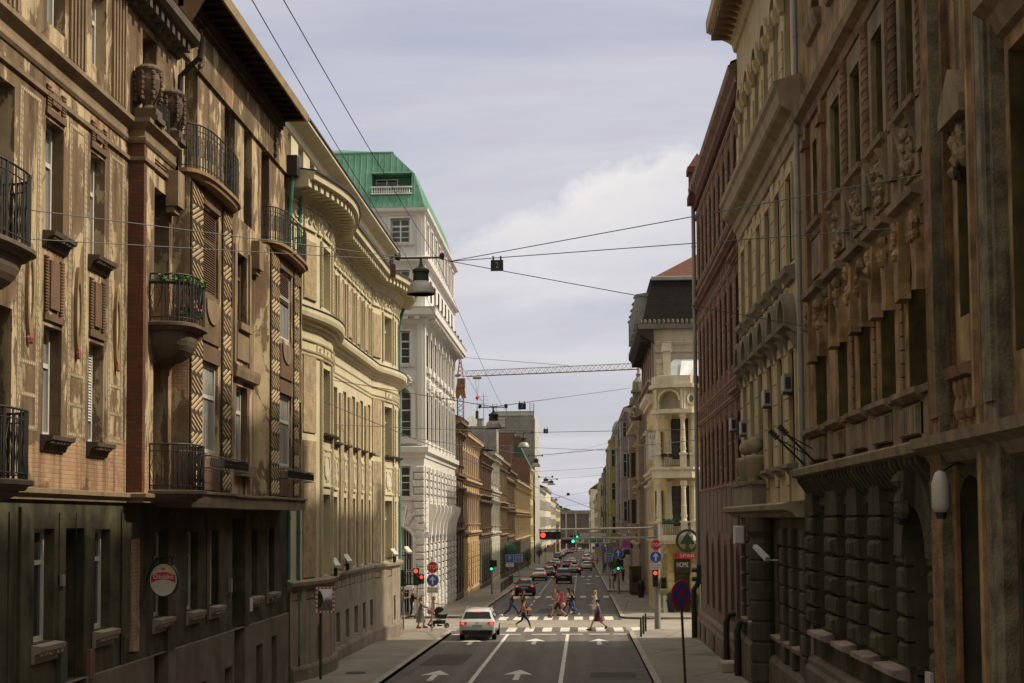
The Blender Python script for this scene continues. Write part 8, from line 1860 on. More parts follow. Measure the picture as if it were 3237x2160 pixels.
for x, y, l, s in ((5.9, 97.9, 'tall black planter with clipped box left of the shop door', 1), (7.42, 97.0, 'tall black planter with clipped box right of the shop door', 1), (4.9, 120, 'dark planter with a clipped bush further along the right row', 1.1)):
 if y < 100: y = 95.7 if x < 7 else 95.6
 T = thing('planter', l, 'planter', (x, y, gz(y)+PH), 'black planters on the right pavement'); z = gz(y)+PH; mb = MB(); mb.lathe((x, y, z), [(.2*s, 0), (.3*s, .75*s), (.34*s, .78*s), (.34*s, .84*s), (.28*s, .84*s), (.27*s, .7*s)], 14); mb.build('pot', M_BLACK, T)
 mb = MB(); leaf_clump(mb, (x, y, z+1.05*s), (.28*s, .28*s, .33*s), 420, .05); mb.blob((x, y, z+1.0*s), (.24*s, .24*s, .28*s), .1, 8, 6); mb.build('bush', M_BOX, T)
T = thing('stone_block', 'rough pale stone guard block at the foot of the brick building', 'stone', (5.25, 53, gz(53)+PH)); mb = MB(); z = gz(52.8)+PH; mb.cham(front(52.5), 4.98, 5.55, z-.05, z+.4, -.7, .0, .08); mb.build('block', mat('pale_rough_stone', (.38, .32, .26), var=.3), T)
T = thing('sandwich_board', 'small white sandwich board standing by the shop door planter', 'board', (5.55, 96.4, gz(96)+PH)); z = gz(96)+PH
for s in (-1, 1): mb = MB(); mb.add([(5.4, 95.9+.22*s, z), (5.75, 95.9+.22*s, z), (5.75, 95.9+.03*s, z+1.1), (5.4, 95.9+.03*s, z+1.1), (5.4, 95.93+.22*s, z), (5.75, 95.93+.22*s, z), (5.75, 95.93+.03*s, z+1.1), (5.4, 95.93+.03*s, z+1.1)], [(0, 1, 2, 3), (4, 5, 6, 7), (0, 1, 5, 4), (2, 3, 7, 6), (0, 3, 7, 4), (1, 2, 6, 5)]); mb.build('panel', M_SIGNWHITE, T)
T = thing('advertising_column', 'tall dark brown kiosk-like display column on the right pavement', 'kiosk', (4.6, 125.5, gz(125)+PH)); z = gz(125.5)+PH; mb = MB(); F = front(125); mb.cham(F, 4.12, 5.15, z+.12, z+2.45, -1.0, 0, .12); mb.box(F, 4.07, 5.2, z+2.42, z+2.55, -1.05, .06); mb.box(F, 4.25, 5.0, z, z+.14, -.9, -.1); mb.build('case', mat('brown_bronze_case', (.075, .058, .028), rough=.45, streak=.2), T)
mb = MB(); mb.box(F, 4.32, 4.95, z+1.1, z+2.25, 0, .02); mb.build('display_pane', G_DARK, T)
T = thing('hoarding', 'white corrugated site hoarding standing on the left pavement', 'fence', (-9.5, 300, gz(300))); mb = MB()
xl, zt = at(1238, 1271, 296); xr, zb = at(1270, 1285, 296)
for i in range(12): mb.box(front(296), xl, xr, gz(296)+.1+i*.19, gz(296)+.1+i*.19+.17, 0, .05)
mb.build('panels', M_SIGNWHITE, T)
for x_ in (xl, (xl+xr)/2, xr): mb = MB(); mb.box(front(296.1), x_-.06, x_+.06, gz(296), gz(296)+2.6, -.1, 0); mb.build('post', M_GALV, T)
T = thing('awning', 'green half-dome shop awning on the left row', 'awning', (-9.6, 188, 2)); x, z = at(1189, 1253, 188); mb = MB()
mb.lathe((-9.9, 188, z-.9), [(1.4*math.cos(PI/2*k/6), 1.35*math.sin(PI/2*k/6)) for k in range(7)], 16, -PI/2, PI/2); mb.lathe((-9.9, 188, z-1.15), [(1.4, 0), (1.4, .26)], 16, -PI/2, PI/2); mb.build('cloth', mat('green_awning_cloth', (.03, .10, .065), streak=.2), T)
for px, py, y0, l in ((731, 1312, 54.4, 'white security camera on the cream office ledge nearest the weathered house'), (783, 1300, 60.2, 'security camera second along the cream office ledge'), (873, 1285, 71.6, 'white security camera on the far bow of the cream office'), (906, 1276, 77.3, 'white security camera at the corner by the traffic light')):
 xw = -10.2+(.62 if y0 < 58 or y0 > 70 else 0)*.8+.25; x, z = at(px, py, y0)
 T = thing('security_camera', l, 'camera', (xw, y0, 3.0), 'security cameras on the cream office'); F = Fr((xw+.05, y0, 3.32), (.35, -.94, 0), (.94, .35, 0))
 mb = MB(); mb.prism(Fr((xw, y0, 3.35), (.45, -.89, 0), (.89, .45, 0)), [(-.35, .12), (.3, -.14), (.33, -.04), (-.33, .24)], -.11, .11); mb.build('housing', plain('camera_white', (.6, .59, .55), .5), T)
 mb = MB(); mb.bbox(xw-.07, xw+.07, y0-.1, y0+.1, 2.9, 3.3); mb.tube([(xw-.35, y0, 3.1), (xw, y0, 3.15)], .04, 6); mb.build('mount', M_BLACK, T)
T = thing('security_camera', 'white security camera on the dark ground floor of the pale yellow house', 'camera', (5.6, 42.5, 3.6)); mb = MB(); mb.prism(Fr((5.3, 42.6, 3.95), (.5, -.85, 0), (.85, .5, 0)), [(-.3, .16), (.28, -.22), (.33, -.1), (-.27, .26)], -.08, .08); mb.build('housing', plain('camera_white', (.6, .59, .55)), T); mb = MB(); mb.tube([(5.8, 42.6, 3.75), (5.4, 42.6, 3.75), (5.35, 42.6, 3.92)], .025, 5); mb.build('mount', M_SIGNWHITE, T)
def aircon(F, a, b, lab, w=.62, h=.5, name='air_conditioner'):
 P = F.P(a, b, 0); T = thing(name, lab, 'air conditioner', P, 'air conditioners on the right facades'); mb = MB(); mb.cham(F, a-w/2, a+w/2, b, b+h, .04, .26, .03); mb.build('case', mat('grey_metal_case', (.30, .275, .25), rough=.5, streak=.3), T)
 e = Fr(F.P(a-w/2-.003, 0, 0), F.n, -F.u); mb = MB(); mb.box(e, .08, .22, b+.08, b+h-.1, 0, .012); mb.build('grille', M_BLACK, T); mb = MB(); mb.box(F, a-w/2, a+w/2, b-.05, b, 0, .28); mb.build('bracket', M_BLACK, T)
RY = Fr((5.82, 0, 0), (0, 1, 0), (-1, 0, 0))
aircon(RY, 39.4, 8.45, 'grey air conditioner in the first window of the pale yellow house'); aircon(RY, 43.7, 8.4, 'grey air conditioner in the third window of the pale yellow house'); aircon(RY, 50.0, 7.9, 'dark air conditioner in the last window of the pale yellow house'); aircon(right(5.9), 54.1, 8.3, 'grey air conditioner on the red brick building')
for i, (y, l) in enumerate(((36.9, 'black iron torch holder slanting from the corner of the brown ornate house'), (35.2, 'black iron torch holder on the brown ornate house, nearer the camera'))):
 T = thing('torch_holder', l, 'bracket', (5.6, y, 6.6)); mb = MB(); p0 = Vector((5.75, y, 6.35)); p1 = Vector((4.85, y-.1, 7.25))
 mb.tube([p0, p1], .03, 5); mb.tube([p0+Vector((0, 0, .3)), p0+(p1-p0)*.75], .016, 4)
 for k in range(4): q = p0+(p1-p0)*(.8+.06*k); mb.tube([q+Vector((-.05, 0, -.05)), q+Vector((.05, 0, .05))], .035, 5)
 mb.build('arm', M_IRONWORK, T)
def wall_lamp(x, y, z, h, r, lab):
 T = thing('wall_lamp', lab, 'lamp', (x, y, z)); mb = MB(); mb.lathe((x, y, z), [(.02, 0), (r*.8, .02), (r, h*.15), (r, h*.7), (r*.6, h*.95), (.02, h)], 16); mb.build('shade', mat('opal_lamp_glass', (.38, .33, .29), rough=.4, streak=.1, bump=0), T, smooth=True); mb = MB(); mb.lathe((x, y, z-.08), [(r*.5, 0), (r*.7, .1)], 12); mb.tube([(x, y, z+h*.98), (x+.2, y, z+h+.1), (x+.6, y, z+h+.1)], .03, 6); mb.build('bracket', M_IRONWORK, T)
wall_lamp(5.2, 20.9, 5.05, .62, .13, 'large opal wall lamp by the dark portal of the brown ornate house'); 
T = thing('wall_lamp', 'white box lamp under the porch of the pale yellow house', 'lamp', (5.5, 47, 4.4)); mb = MB(); mb.cham(front(47.6), 5.05, 5.4, 4.15, 4.75, -.3, 0, .04); mb.build('shade', plain('lamp_box_white', (.6, .58, .54)), T); mb = MB(); mb.tube([(5.22, 47.7, 4.75), (5.22, 47.7, 5.1)], .03, 5); mb.build('bracket', M_IRONWORK, T)
T = thing('notice_board', 'small white framed notice by the arched door of the brown ornate house', 'board', (5.7, 23.9, 2.0)); mb = MB(); mb.box(right(5.68), 23.62, 24.0, 1.7, 2.45, -.02, .04); mb.build('panel', plain('notice_paper', (.42, .38, .34)), T)
def potplant(x, y, z, r, m, lab, pm, flowers=None, cat='pot plant'):
 T = thing('potted_plant', lab, cat, (x, y, z)); mb = MB(); mb.lathe((x, y, z), [(r*.5, 0), (r*.75, r*1.0), (r*.8, r*1.02), (r*.6, r*.95)], 10); mb.build('pot', pm, T)
 mb = MB(); leaf_clump(mb, (x, y, z+r*1.7), (r*1.0, r*1.0, r*.9), 130, r*.28); mb.build('leaves', m, T)
 if flowers:
  mb = MB()
  for k in range(9): mb.blob((x+rnd.uniform(-r, r), y+rnd.uniform(-r, r), z+r*2.1+rnd.uniform(-r*.4, r*.5)), (r*.2, r*.2, r*.2), n=5, m=3)
  mb.build('flowers', flowers, T)
M_TERRA = mat('terracotta_pot', (.28, .11, .06), streak=.1, local=True); M_PINK = plain('pink_petals', (.6, .12, .22)); 
potplant(-9.2, 32.35, 9.6, .16, M_LEAF, 'small pot plant with pink flowers in the middle iron balcony', M_TERRA, M_PINK); potplant(-9.15, 33.2, 9.6, .19, M_LEAF, 'bushy pot plant with pink flowers at the far side of the middle iron balcony', M_TERRA, M_PINK); potplant(-9.3, 32.75, 9.6, .15, M_LEAF, 'low green pot plant in a pale pot in the middle iron balcony', plain('pale_pot', (.4, .38, .34)))
T = thing('window_box', 'trailing greenery in boxes along the rail of the middle iron balcony', 'plants', (-9.0, 32.9, 10.6)); mb = MB()
for k in range(9): leaf_clump(mb, (-9.85+.9*math.sin(PI*(k+.5)/9)**.6, 32.9-1.0*math.cos(PI*(k+.5)/9), 10.62), (.1, .14, .1), 40, .05)
mb.build('leaves', M_LEAF, T); mb = MB(); mb.tube([(-9.85+.86*math.sin(PI*k/12)**.6, 32.9-.98*math.cos(PI*k/12), 10.52) for k in range(13)], .06, 6); mb.build('box', M_POST, T)
for z, y_, l in ((3.9, 95.0, 'bright green plants in a box on the lower loggia of the yellow corner house'),):
 T = thing('window_box', l, 'plants', (5.9, y_, z+.8)); mb = MB()
 for k in range(7): leaf_clump(mb, (5.45+k*.17, 94.95-k*.07, z+.95), (.13, .13, .14), 60, .06)
 mb.build('leaves', M_LEAF, T); mb = MB(); mb.tube([(5.35, 94.95, z+.8), (6.55, 94.45, z+.8)], .09, 6); mb.build('box', M_BLACK, T)
for k, (x, y) in enumerate(((5.5, 94.95), (6.0, 94.75))):
 T = thing('flower_box', 'dark hanging flower box on the upper loggia railing, %s' % ('nearer the left column' if k == 0 else 'nearer the middle column'), 'flower box', (x, y, 9.2)); mb = MB(); mb.bbox(x-.2, x+.2, y-.1, y+.1, 9.1, 9.3); mb.build('box', M_BLACK, T); mb = MB(); leaf_clump(mb, (x, y-.05, 9.2), (.22, .12, .2), 60, .05); mb.build('leaves', M_BOX, T)
def tree(x, y, h, r, lab, m, n=1600, tr=None):
 T = thing('tree', lab, 'tree', (x, y, gz(y))); z = gz(y); mb = MB(); mb.tube([(x, y, z-.3), (x+.05*h*.2, y, z+h*.3), (x, y, z+h*.62)], [h*.03, h*.024, h*.014], 7)
 for k in range(6): q = 2*PI*k/6; mb.tube([(x, y, z+h*(.3+.04*k)), (x+r*.7*math.cos(q), y+r*.7*math.sin(q), z+h*.75)], h*.012, 5, h*.005)
 mb.build('trunk', mat('tree_bark', (.06, .045, .03)), T); mb = MB()
 for k in range(9):
  q = rnd.uniform(0, 2*PI); d_ = rnd.uniform(0, .62)*r; leaf_clump(mb, (x+d_*math.cos(q), y+d_*math.sin(q), z+h*rnd.uniform(.55, .88)), (r*.5, r*.5, h*.17), n//9, r*.09)
 mb.build('crown', m, T)
HAZY = leafmat('far_tree_leaves', (.05, .075, .045), (.09, .12, .07))
for x, y, h, r, l in ((-16, 735, 23.5, 8, 'large round tree rising left above the dark end building'), (-9, 742, 21, 6, 'smaller tree behind the dark end building, right of the large one'), (2, 760, 19.6, 5, 'low dark tree behind the middle of the end building')): tree(x, y, h, r, l, HAZY, 2600)
tree(-8.6, 285, 3.6, .9, 'small street tree beside the white hoarding on the left', M_DARKLEAF, 700); tree(4.0, 190, 3.4, .8, 'small leafy tree on the right pavement before the shops', M_LEAF, 700); tree(3.9, 176, 2.6, .7, 'leafy shrub behind the round blue arrow disc', M_LEAF, 500); tree(-9.3, 245, 3.2, .8, 'green shrub at the foot of the brown house on the left', M_LEAF, 500)
x, z = at(1083, 968, 126); T = thing('satellite_dish', 'round white satellite dish on the roof of the apricot house', 'dish', (x, 126, 13)); mb = MB(); mb.lathe((0, 0, 0), [(.02, 0), (.3, .03), (.46, .1), (.47, .1)], 20); me = mb.mesh('dish', mat('dish_white', (.5, .48, .45), streak=.1)); o = bpy.data.objects.new('dish', me); o.location = (x, 126, z); o.rotation_euler = (math.radians(75), 0, .3); link(o, T); mb = MB(); mb.tube([(x, 126.05, 12.5), (x, 126.05, z)], .05, 6); mb.build('mast', M_GALV, T)
for px, y, z0, z1, l in ((1110, 140, 12.5, 17.5, 'thin television aerial behind the satellite dish'), (1172, 215, 12.5, 16.5, 'thin television aerial on the brown roofs before the brick wall')):
 x, _ = at(px, 950, y); T = thing('aerial', l, 'aerial', (x, y, z0)); mb = MB(); mb.tube([(x, y, z0), (x, y, z1)], .03, 5); mb.build('mast', M_GALV, T)
 for k in range(4): mb = MB(); mb.tube([(x-.5, y, z1-.3-k*.35), (x+.5, y, z1-.3-k*.35)], .015, 4); mb.build('element', M_GALV, T)
# ------------------------------------------------------------------ hanging lamps, span wires, number plates
M_WIRE = plain('dark_steel_wire', (.075, .068, .062), .5)
M_LAMPSHADE = mat('aluminium_lamp_shade', (.33, .295, .265), rough=.45, spec=.5, metal=.1, streak=.2, local=True); M_LAMPTOP = mat('dark_green_lamp_housing', (.035, .04, .028), rough=.5, local=True)
def wire(pts, r, lab, sag=0., n=14, grp='span wires over the street'):
 p = []
 for a, b in zip(pts[:-1], pts[1:]):
  a, b = Vector(a), Vector(b)
  for i in range(n): t_ = i/n; q = a+(b-a)*t_; q.z -= 4*sag*t_*(1-t_); p.append(q)
 p.append(Vector(pts[-1])); T = MB(); T.tube(p, r, 5); o = T.build('span_wire', M_WIRE); return tag(o, lab, 'wire', grp)
lamps = [(966, 676, 33, .66), (1132.5, 984, 57, .66), (1202, 1027, 84.5, .66), (1230, 1071.5, 113, .66), (1253, 1109, 112, .66), (1265, 1113, 121, .66), (1276, 1150, 215, .66)]
LL = ['nearest and largest hanging street lamp, in front of the white corner building', 'second hanging street lamp, in front of the orange and dark roofs', 'third hanging street lamp, in front of the brick party wall', 'fourth hanging street lamp, in front of the netted tower', 'shallow hanging lamp shade in open sky, the higher left one of two', 'shallow hanging lamp shade in open sky, the lower right one of two', 'farthest hanging lamp over the end of the street']
node = []
for (px, pyb, y, w), lab in zip(lamps, LL):
 x, zb = at(px, pyb, y); r = w/2; k = 1 if y < 112 or y == 113 else .55
 T = thing('hanging_lamp', lab, 'street lamp', (x, y, zb), 'lamps hung on wires over the street')
 mb = MB(); mb.lathe((x, y, zb), [(r*.98, 0), (r*1.02, .01), (r*1.0, .04), (r*.93, .14*k), (r*.78, .24*k), (r*.56, .31*k), (r*.3, .34*k), (r*.3, .3*k), (r*.5, .27*k), (r*.72, .2*k), (r*.9, .1*k), (r*.96, 0)], 22); sh = mb.build('shade', M_LAMPSHADE, T, smooth=True)
 mb = MB(); mb.lathe((x, y, zb+.3*k), [(r*.45, 0), (r*.58, .03), (r*.54, .2*k), (r*.62, .22*k), (r*.6, .28*k), (r*.2, .36*k), (.03, .44*k)], 14); mb.build('housing', M_LAMPTOP, T)
 mb = MB(); mb.tube([(x, y, zb+.7*k), (x, y, zb+.86*k)], .03, 6); mb.tube([(x-.4, y, zb+.86*k), (x+.4, y, zb+.86*k)], .02, 5)
 for dx in (-.55, .5): mb.blob((x+dx, y, zb+.9*k), (.07, .05, .09), .3, 7, 5); mb.tube([(x+dx, y, zb+.86*k), (x+dx*.6, y, zb+.86*k)], .018, 4)
 mb.build('insulator_yoke', M_BLACK, T)
 if y < 90: mb = MB(); mb.bbox(x-.72, x-.6, y-.05, y+.05, zb+.42, zb+.72); mb.tube([(x-.66, y, zb+.7), (x-.66, y, zb+.88)], .012, 4); mb.build('junction_box', M_BROWNWOOD, T)
 node.append(Vector((x, y, zb+.88*k)))
n1_ = node[0]; xr_, zr_ = at(1033, 600, 33); NR = Vector((xr_, 33, zr_))
def on_wall(px, py, X):
 k = 3237/2350.; d = r1*((px*k-1618.5)/FPX)+u1*(-(py*k-1392.)/FPX)+f0; t_ = X/d.x
 return (X, d.y*t_, EYE+d.z*t_)
wire([on_wall(-6, 473, -10.15), n1_+Vector((-.4, 0, 0)), n1_+Vector((.4, 0, 0)), NR], .010, 'upper span wire from the weathered house to the nearest lamp'); wire([on_wall(-6, 545, -10.15), n1_+Vector((-.6, 0, -.05))], .009, 'lower span wire from the weathered house to the nearest lamp')
wire([NR, on_wall(2185, 388, 5.85)], .010, 'upper wire from the nearest lamp to the brown ornate house'); wire([NR, on_wall(2073, 523, 5.85)], .010, 'wire carrying plate 2 to the brown ornate house'); wire([NR, on_wall(1840, 748, 5.75)], .010, 'lower wire from the nearest lamp to the pale yellow house')
for dx, lab in ((-.35, 'left'), (.35, 'right')):
 k = 0 if dx < 0 else 1; st = ((-3.2, 9.0, 10.35), (-2.98, 9.0, 10.35))[k]
 wire([st]+[tuple(p+Vector((dx, 0, .02))) for p in node[:4]],   .006, '%s one of the two long wires running down the street from lamp to lamp' % lab, .12, grp='long wires along the street')
ends = {1: ((735, 868, -10.2), (1446, 891, 4.75)), 2: ((770, 975, -10.2), (1604, 986, 5.85)), 3: ((912, 1000, -10.2), (1604, 1010, 5.85)), 6: ((1212, 1140, -10.2), (1396, 1120, 4.9))}
for i, (a, b) in ends.items(): wire([on_wall(*a), node[i], on_wall(*b)], .016 if i < 3 else .02, ['', 'span wire of the second lamp from cream office to stone lantern', 'span wire of the third lamp to the corner of the brick building', 'span wire of the fourth lamp across the crossing', '', '', 'span wire of the farthest lamp'][i])
for a, b, lab in (((1050, 1015, -10.2), (1472, 1035, 5.2), 'thin wire crossing over the apricot house'), ((1130, 1085, -10.2), (1440, 1068, 5.0), 'thin wire across the street above the middle distance'), ((1215, 1100, -10.2), (1450, 1085, 5.0), 'thin wire between the yellow house and the mauve-grey house'), ((1232, 1052, -10.2), (1400, 1016, 4.9), 'thin slanting wire meeting the green-yellow townhouse'), ((700, 905, -10.0), (1480, 1210, 5.2), 'thin wire slanting from the cream office to the right row')): wire([on_wall(*a), on_wall(*b)], .016, lab, .15)
for px0, px1, py0, py1, y, s, a, lab in ((1126, 1155, 597, 622, 33, '2', -.06, 'black plate with the number 2 hanging on the wire'), (1189, 1207, 926, 940, 57, '3', -.05, 'black plate with the number 3 before the netted tower'), (1247, 1258, 985, 995, 84.5, '4', 0, 'small black plate with the number 4 on the third wire')):
 xl, zt = at(px0, py0, y); xr, zb = at(px1, py1, y); T = thing('number_plate', lab, 'plate', ((xl+xr)/2, y, zb), 'number plates on the span wires'); F = Fr(((xl+xr)/2, y, (zt+zb)/2), (1, 0, a), (0, -1, 0)); W2, H2 = (xr-xl)/2, (zt-zb)/2
 mb = MB(); mb.box(F, -W2, W2, -H2, H2, -.02, 0); o = mb.build('plate', M_BLACK, T); text('numeral', s, H2*1.5, F, 0, 0, .003, plain('plate_grey_ink', (.36, .33, .31)), o, ext=.003, sx=.8)
 for q in (-.6, .6): mb = MB(); mb.box(F, W2*q-.02, W2*q+.02, H2, H2+.09, -.015, .005); mb.build('clip', M_BLACK, T)
for px, py, y, lab in ((1287, 1164, 250, 'tiny black plate hanging far over the street, lower one'), (1304, 1134.5, 215, 'tiny black plate beside the farthest lamp')):
 x, z = at(px, py, y); T = thing('number_plate', lab, 'plate', (x, y, z), 'number plates on the span wires'); mb = MB(); mb.box(front(y), x-.22, x+.22, z-.2, z+.2, -.03, 0); mb.build('plate', M_BLACK, T)
wire([on_wall(1232, 1170, -10.2), on_wall(1392, 1150, 4.9)], .02, 'far span wire with a tiny plate over the end of the street')
# ------------------------------------------------------------------ tower crane beyond the roofs
CYY = 380.; M_CRANE = mat('rust_orange_crane', (.27, .125, .05), rough=.6, streak=.3, scale=.3); cxr, cz = at(1056.5, 866, CYY); T = thing('tower_crane', 'rust orange tower crane with a long lattice jib above the left roofs', 'crane', (cxr, CYY, gz(CYY)))
def lattice(parent, name, p, q, w, n, r, tri=False, up=Vector((0, 0, 1))):
 p, q = Vector(p), Vector(q); d = q-p; s = d.normalized().cross(up).normalized()*w/2; u_ = s.cross(d.normalized()).normalized()*w/2*(1)
 mb = MB()
 cs = [s+u_, s-u_, -s-u_, -s+u_] if not tri else [s-u_, -s-u_, u_*1.6]
 for c in cs: mb.tube([p+c, q+c], r, 4)
 K = len(cs)
 for i in range(n):
  a, b = p+d*i/n, p+d*(i+1)/n
  for j in range(K): mb.tube([a+cs[j], b+cs[(j+1) % K]] if i % 2 else [b+cs[j], a+cs[(j+1) % K]], r*.55, 4)
 return mb.build(name, M_CRANE, parent)
lattice(T, 'mast', (cxr, CYY, 0), (cxr, CYY, cz-5.4), 1.6, 26, .13, up=Vector((0, 1, 0)))
mb = MB(); mb.prism(front(CYY), [(cxr-1.5, cz-5.6), (cxr-1.2, cz-3.4), (cxr-.85, cz-1.5), (cxr+.85, cz-1.5), (cxr+1.2, cz-3.4), (cxr+1.5, cz-5.6), (cxr+.5, cz-5.6), (cxr, cz-4.5), (cxr-.5, cz-5.6)], -.8, .8); mb.build('turntable', M_CRANE, T)
mb = MB(); mb.box(front(CYY), cxr-.8, cxr+1.3, cz-2.9, cz-.4, -.9, 1.2); cb = mb.build('cab', M_CRANE, T); mb = MB(); mb.box(front(CYY), cxr+.1, cxr+1.2, cz-1.9, cz-.7, 1.2, 1.23); mb.build('cab_window', G_DARK, cb)
_, ztop = at(1056.5, 820, CYY); mb = MB()
for sx_ in (-.8, .8):
 for sy_ in (-.8, .8): mb.tube([(cxr+sx_, CYY+sy_, cz), (cxr+.1*sx_, CYY+.1*sy_, ztop)], .12, 4)
for k in range(5): 
 z = cz+(ztop-cz)*k/5; z2 = cz+(ztop-cz)*(k+1)/5; w = .8*(1-k/5.5); mb.tube([(cxr-w, CYY-w, z), (cxr+w*.8, CYY-w*.8, z2)], .07, 4); mb.tube([(cxr+w, CYY-w, z), (cxr-w*.8, CYY-w*.8, z2)], .07, 4)
mb.build('tower_head', M_CRANE, T)
xt, zt_ = at(1470, 842, 352.); tip = Vector((xt, 352., zt_)); rt = Vector((cxr, CYY, cz+.5)); lattice(T, 'jib', rt+(tip-rt)*.03+Vector((0, 0, .2)), tip, 1.15, 46, .085, tri=True)
back = rt-(tip-rt).normalized()*12; mb = MB(); mb.tube([rt, back], .35, 4); mb.build('counter_jib', M_CRANE, T); mb = MB(); mb.bbox(back.x-1, back.x+1.5, back.y-.6, back.y+.6, back.z-3.2, back.z+.2); mb.build('counterweight', mat('crane_concrete', (.3, .28, .26)), T)
jm = rt+(tip-rt)*.62+Vector((0, 0, 1.2)); mb = MB(); mb.tube([(cxr, CYY, ztop), jm], .06, 4); mb.build('tie_bar', M_CRANE, T); mb = MB(); mb.tube([(cxr, CYY, ztop), back], .06, 4); mb.build('tie_bar', M_CRANE, T)
tp = rt+(tip-rt)*.1; mb = MB(); mb.bbox(tp.x-1.1, tp.x+1.1, tp.y-.5, tp.y+.5, tp.z-1.2, tp.z-.7); mb.build('trolley', M_CRANE, T); mb = MB(); mb.tube([tp+Vector((-.5, 0, -1)), tp+Vector((0, 0, -6))], .035, 4); mb.tube([tp+Vector((.5, 0, -1)), tp+Vector((0, 0, -6))], .035, 4); mb.tube([tp+Vector((0, 0, -6.5)), tp+Vector((0, 0, -14))], .05, 4); mb.build('hoist_rope', M_BLACK, T); mb = MB(); mb.lathe((tp.x, tp.y, tp.z-6.8), [(.1, 0), (.45, .3), (.45, .8), (.1, 1.1)], 10); mb.build('hook_block', M_SIGNRED, T)
# ------------------------------------------------------------------ dress the people and set them in the street
def tone(name, c): return plain('%s_%d_%d_%d' % (name, c[0]*255, c[1]*255, c[2]*255), c, .8, .2)
for pr, P, s, job in PB_:
 x, y, hd, h, fem, pose, top, slv, bot, cols, hair, ext, lab = pr
 on_road = -7.0 < x < 2.4
 z0 = gz(y)+(.006 if on_road else PH); T = thing('person', lab, 'person', (x, y, z0)); T.rotation_euler = (0, 0, math.radians(hd)); NMS = ('skin', 'cloth', 'cloth', 'shoe', 'hair')
 def part(name, me, ci, par=None):
  me.name = name; me.materials.clear(); me.materials.append(tone(NMS[ci], cols[ci])); me.polygons.foreach_set('use_smooth', [True]*len(me.polygons)); o = bpy.data.objects.new(name, me); COL.objects.link(o); o.parent = par or T; return o
 body = None
 for nm, _, ci in job:
  o = part(nm, PMESH[_i], ci); _i += 1
  if nm == 'body': body = o
 def local(mb, name, ci=None, m=None, smooth=True):
  if smooth: mb.weld()
  me = mb.mesh(name, m or tone(NMS[ci], cols[ci]), smooth); o = bpy.data.objects.new(name, me); COL.objects.link(o); o.parent = T; return o
 hd_ = P['head']
 mb = MB(); mb.blob((hd_[0]-.022*s, 0, hd_[2]+.035*s), (.105*s, .088*s, .095*s), .04, 10, 7)
 if hair in ('long',): mb.blob((hd_[0]-.085*s, 0, hd_[2]-.12*s), (.06*s, .095*s, .2*s), .08, 8, 6)
 if hair in ('bun', 'tail'): mb.blob((hd_[0]-.13*s, 0, hd_[2]+(.05 if hair == 'bun' else -.06)*s), (.05*s, .05*s, (.05 if hair == 'bun' else .14)*s), .06, 8, 5)
 local(mb, 'hair', 4)
 if y < 100:
  for sg in (-1, 1): mb = MB(); mb.blob((hd_[0]+.09*s, .033*s*sg, hd_[2]-.005*s), (.012*s, .014*s, .009*s), 0, 6, 4); local(mb, 'eye', m=plain('eye_dark', (.03, .025, .02)))
  for sg in (-1, 1): mb = MB(); mb.blob((hd_[0]-.005*s, .083*s*sg, hd_[2]-.02*s), (.02*s, .012*s, .032*s), 0, 6, 4); local(mb, 'ear', 0)
  mb = MB(); mb.blob((hd_[0]+.082*s, 0, hd_[2]-.075*s), (.014*s, .026*s, .007*s), 0, 6, 4); local(mb, 'mouth', m=plain('lip_red', (.3, .1, .08)))
 for q in 'LR':
  a, b, c = Vector(P['heel'+q]), Vector(P['toe'+q]), Vector(P['ankle'+q]); mb = MB(); d = (b-a); mb.tube([a-d*.12, a+d*.15, a+d*.6, b+d*.12, b+d*.3], [.036*s, .05*s, .05*s, .044*s, .02*s], 8); local(mb, 'shoe', 3)
 if bot in ('skirt', 'dress'):
  W_ = Vector(P['waist']); pv = Vector(P['pelvis']); st = pose.get('stride', 0); end = (.32 if bot == 'dress' else .50)*s; mb = MB(); n = 14; L_ = []
  zs = [W_.z, pv.z, pv.z*.72+end*.28, pv.z*.35+end*.65, end]
  for i, z in enumerate(zs): t_ = i/4; L_.append([(( .13+.12*t_+.1*st*t_*t_)*s*math.cos(2*PI*k/n)*(1+.05*math.sin(5*k)*t_), (.16+.10*t_)*s*math.sin(2*PI*k/n)*(1+.06*math.sin(4*k)*t_), z) for k in range(n)])
  mb.add([p for l in L_ for p in l], [(i*n+k, i*n+(k+1) % n, (i+1)*n+(k+1) % n, (i+1)*n+k) for i in range(4) for k in range(n)]+[tuple(range(n))]); local(mb, bot, 2)
 if 'backpack' in ext: ch = P['chest']; mb = MB(); mb.cham(Fr((ch[0]-.14, 0, 0), (0, 1, 0), (-1, 0, 0)), -.17, .17, ch[2]-.3, ch[2]+.32, 0, .24, .06); local(mb, 'backpack', m=plain('red_backpack', (.32, .025, .03)), smooth=False)
 if 'bag' in ext: mb = MB(); mb.blob((-.3, .1, .82), (.17, .12, .15), .1, 9, 6); local(mb, 'bag', m=plain('salmon_bag', (.42, .14, .09)))
 if 'whitebag' in ext: mb = MB(); mb.blob((.05, -.22, .98), (.13, .05, .12), .05, 8, 5); local(mb, 'bag', m=plain('white_bag', (.6, .58, .55)))
 if 'pinkbag' in ext: mb = MB(); mb.blob((-.2, -.2, .82), (.15, .06, .14), .05, 8, 5); local(mb, 'bag', m=plain('pink_bag', (.5, .2, .2)))
T = thing('pushchair', 'black pushchair with folded hood on the left pavement by the STOP post', 'pushchair', (-7.95, 79.7, gz(80)+PH)); bx, by, bz = -7.95, 79.7, gz(79.7)+PH
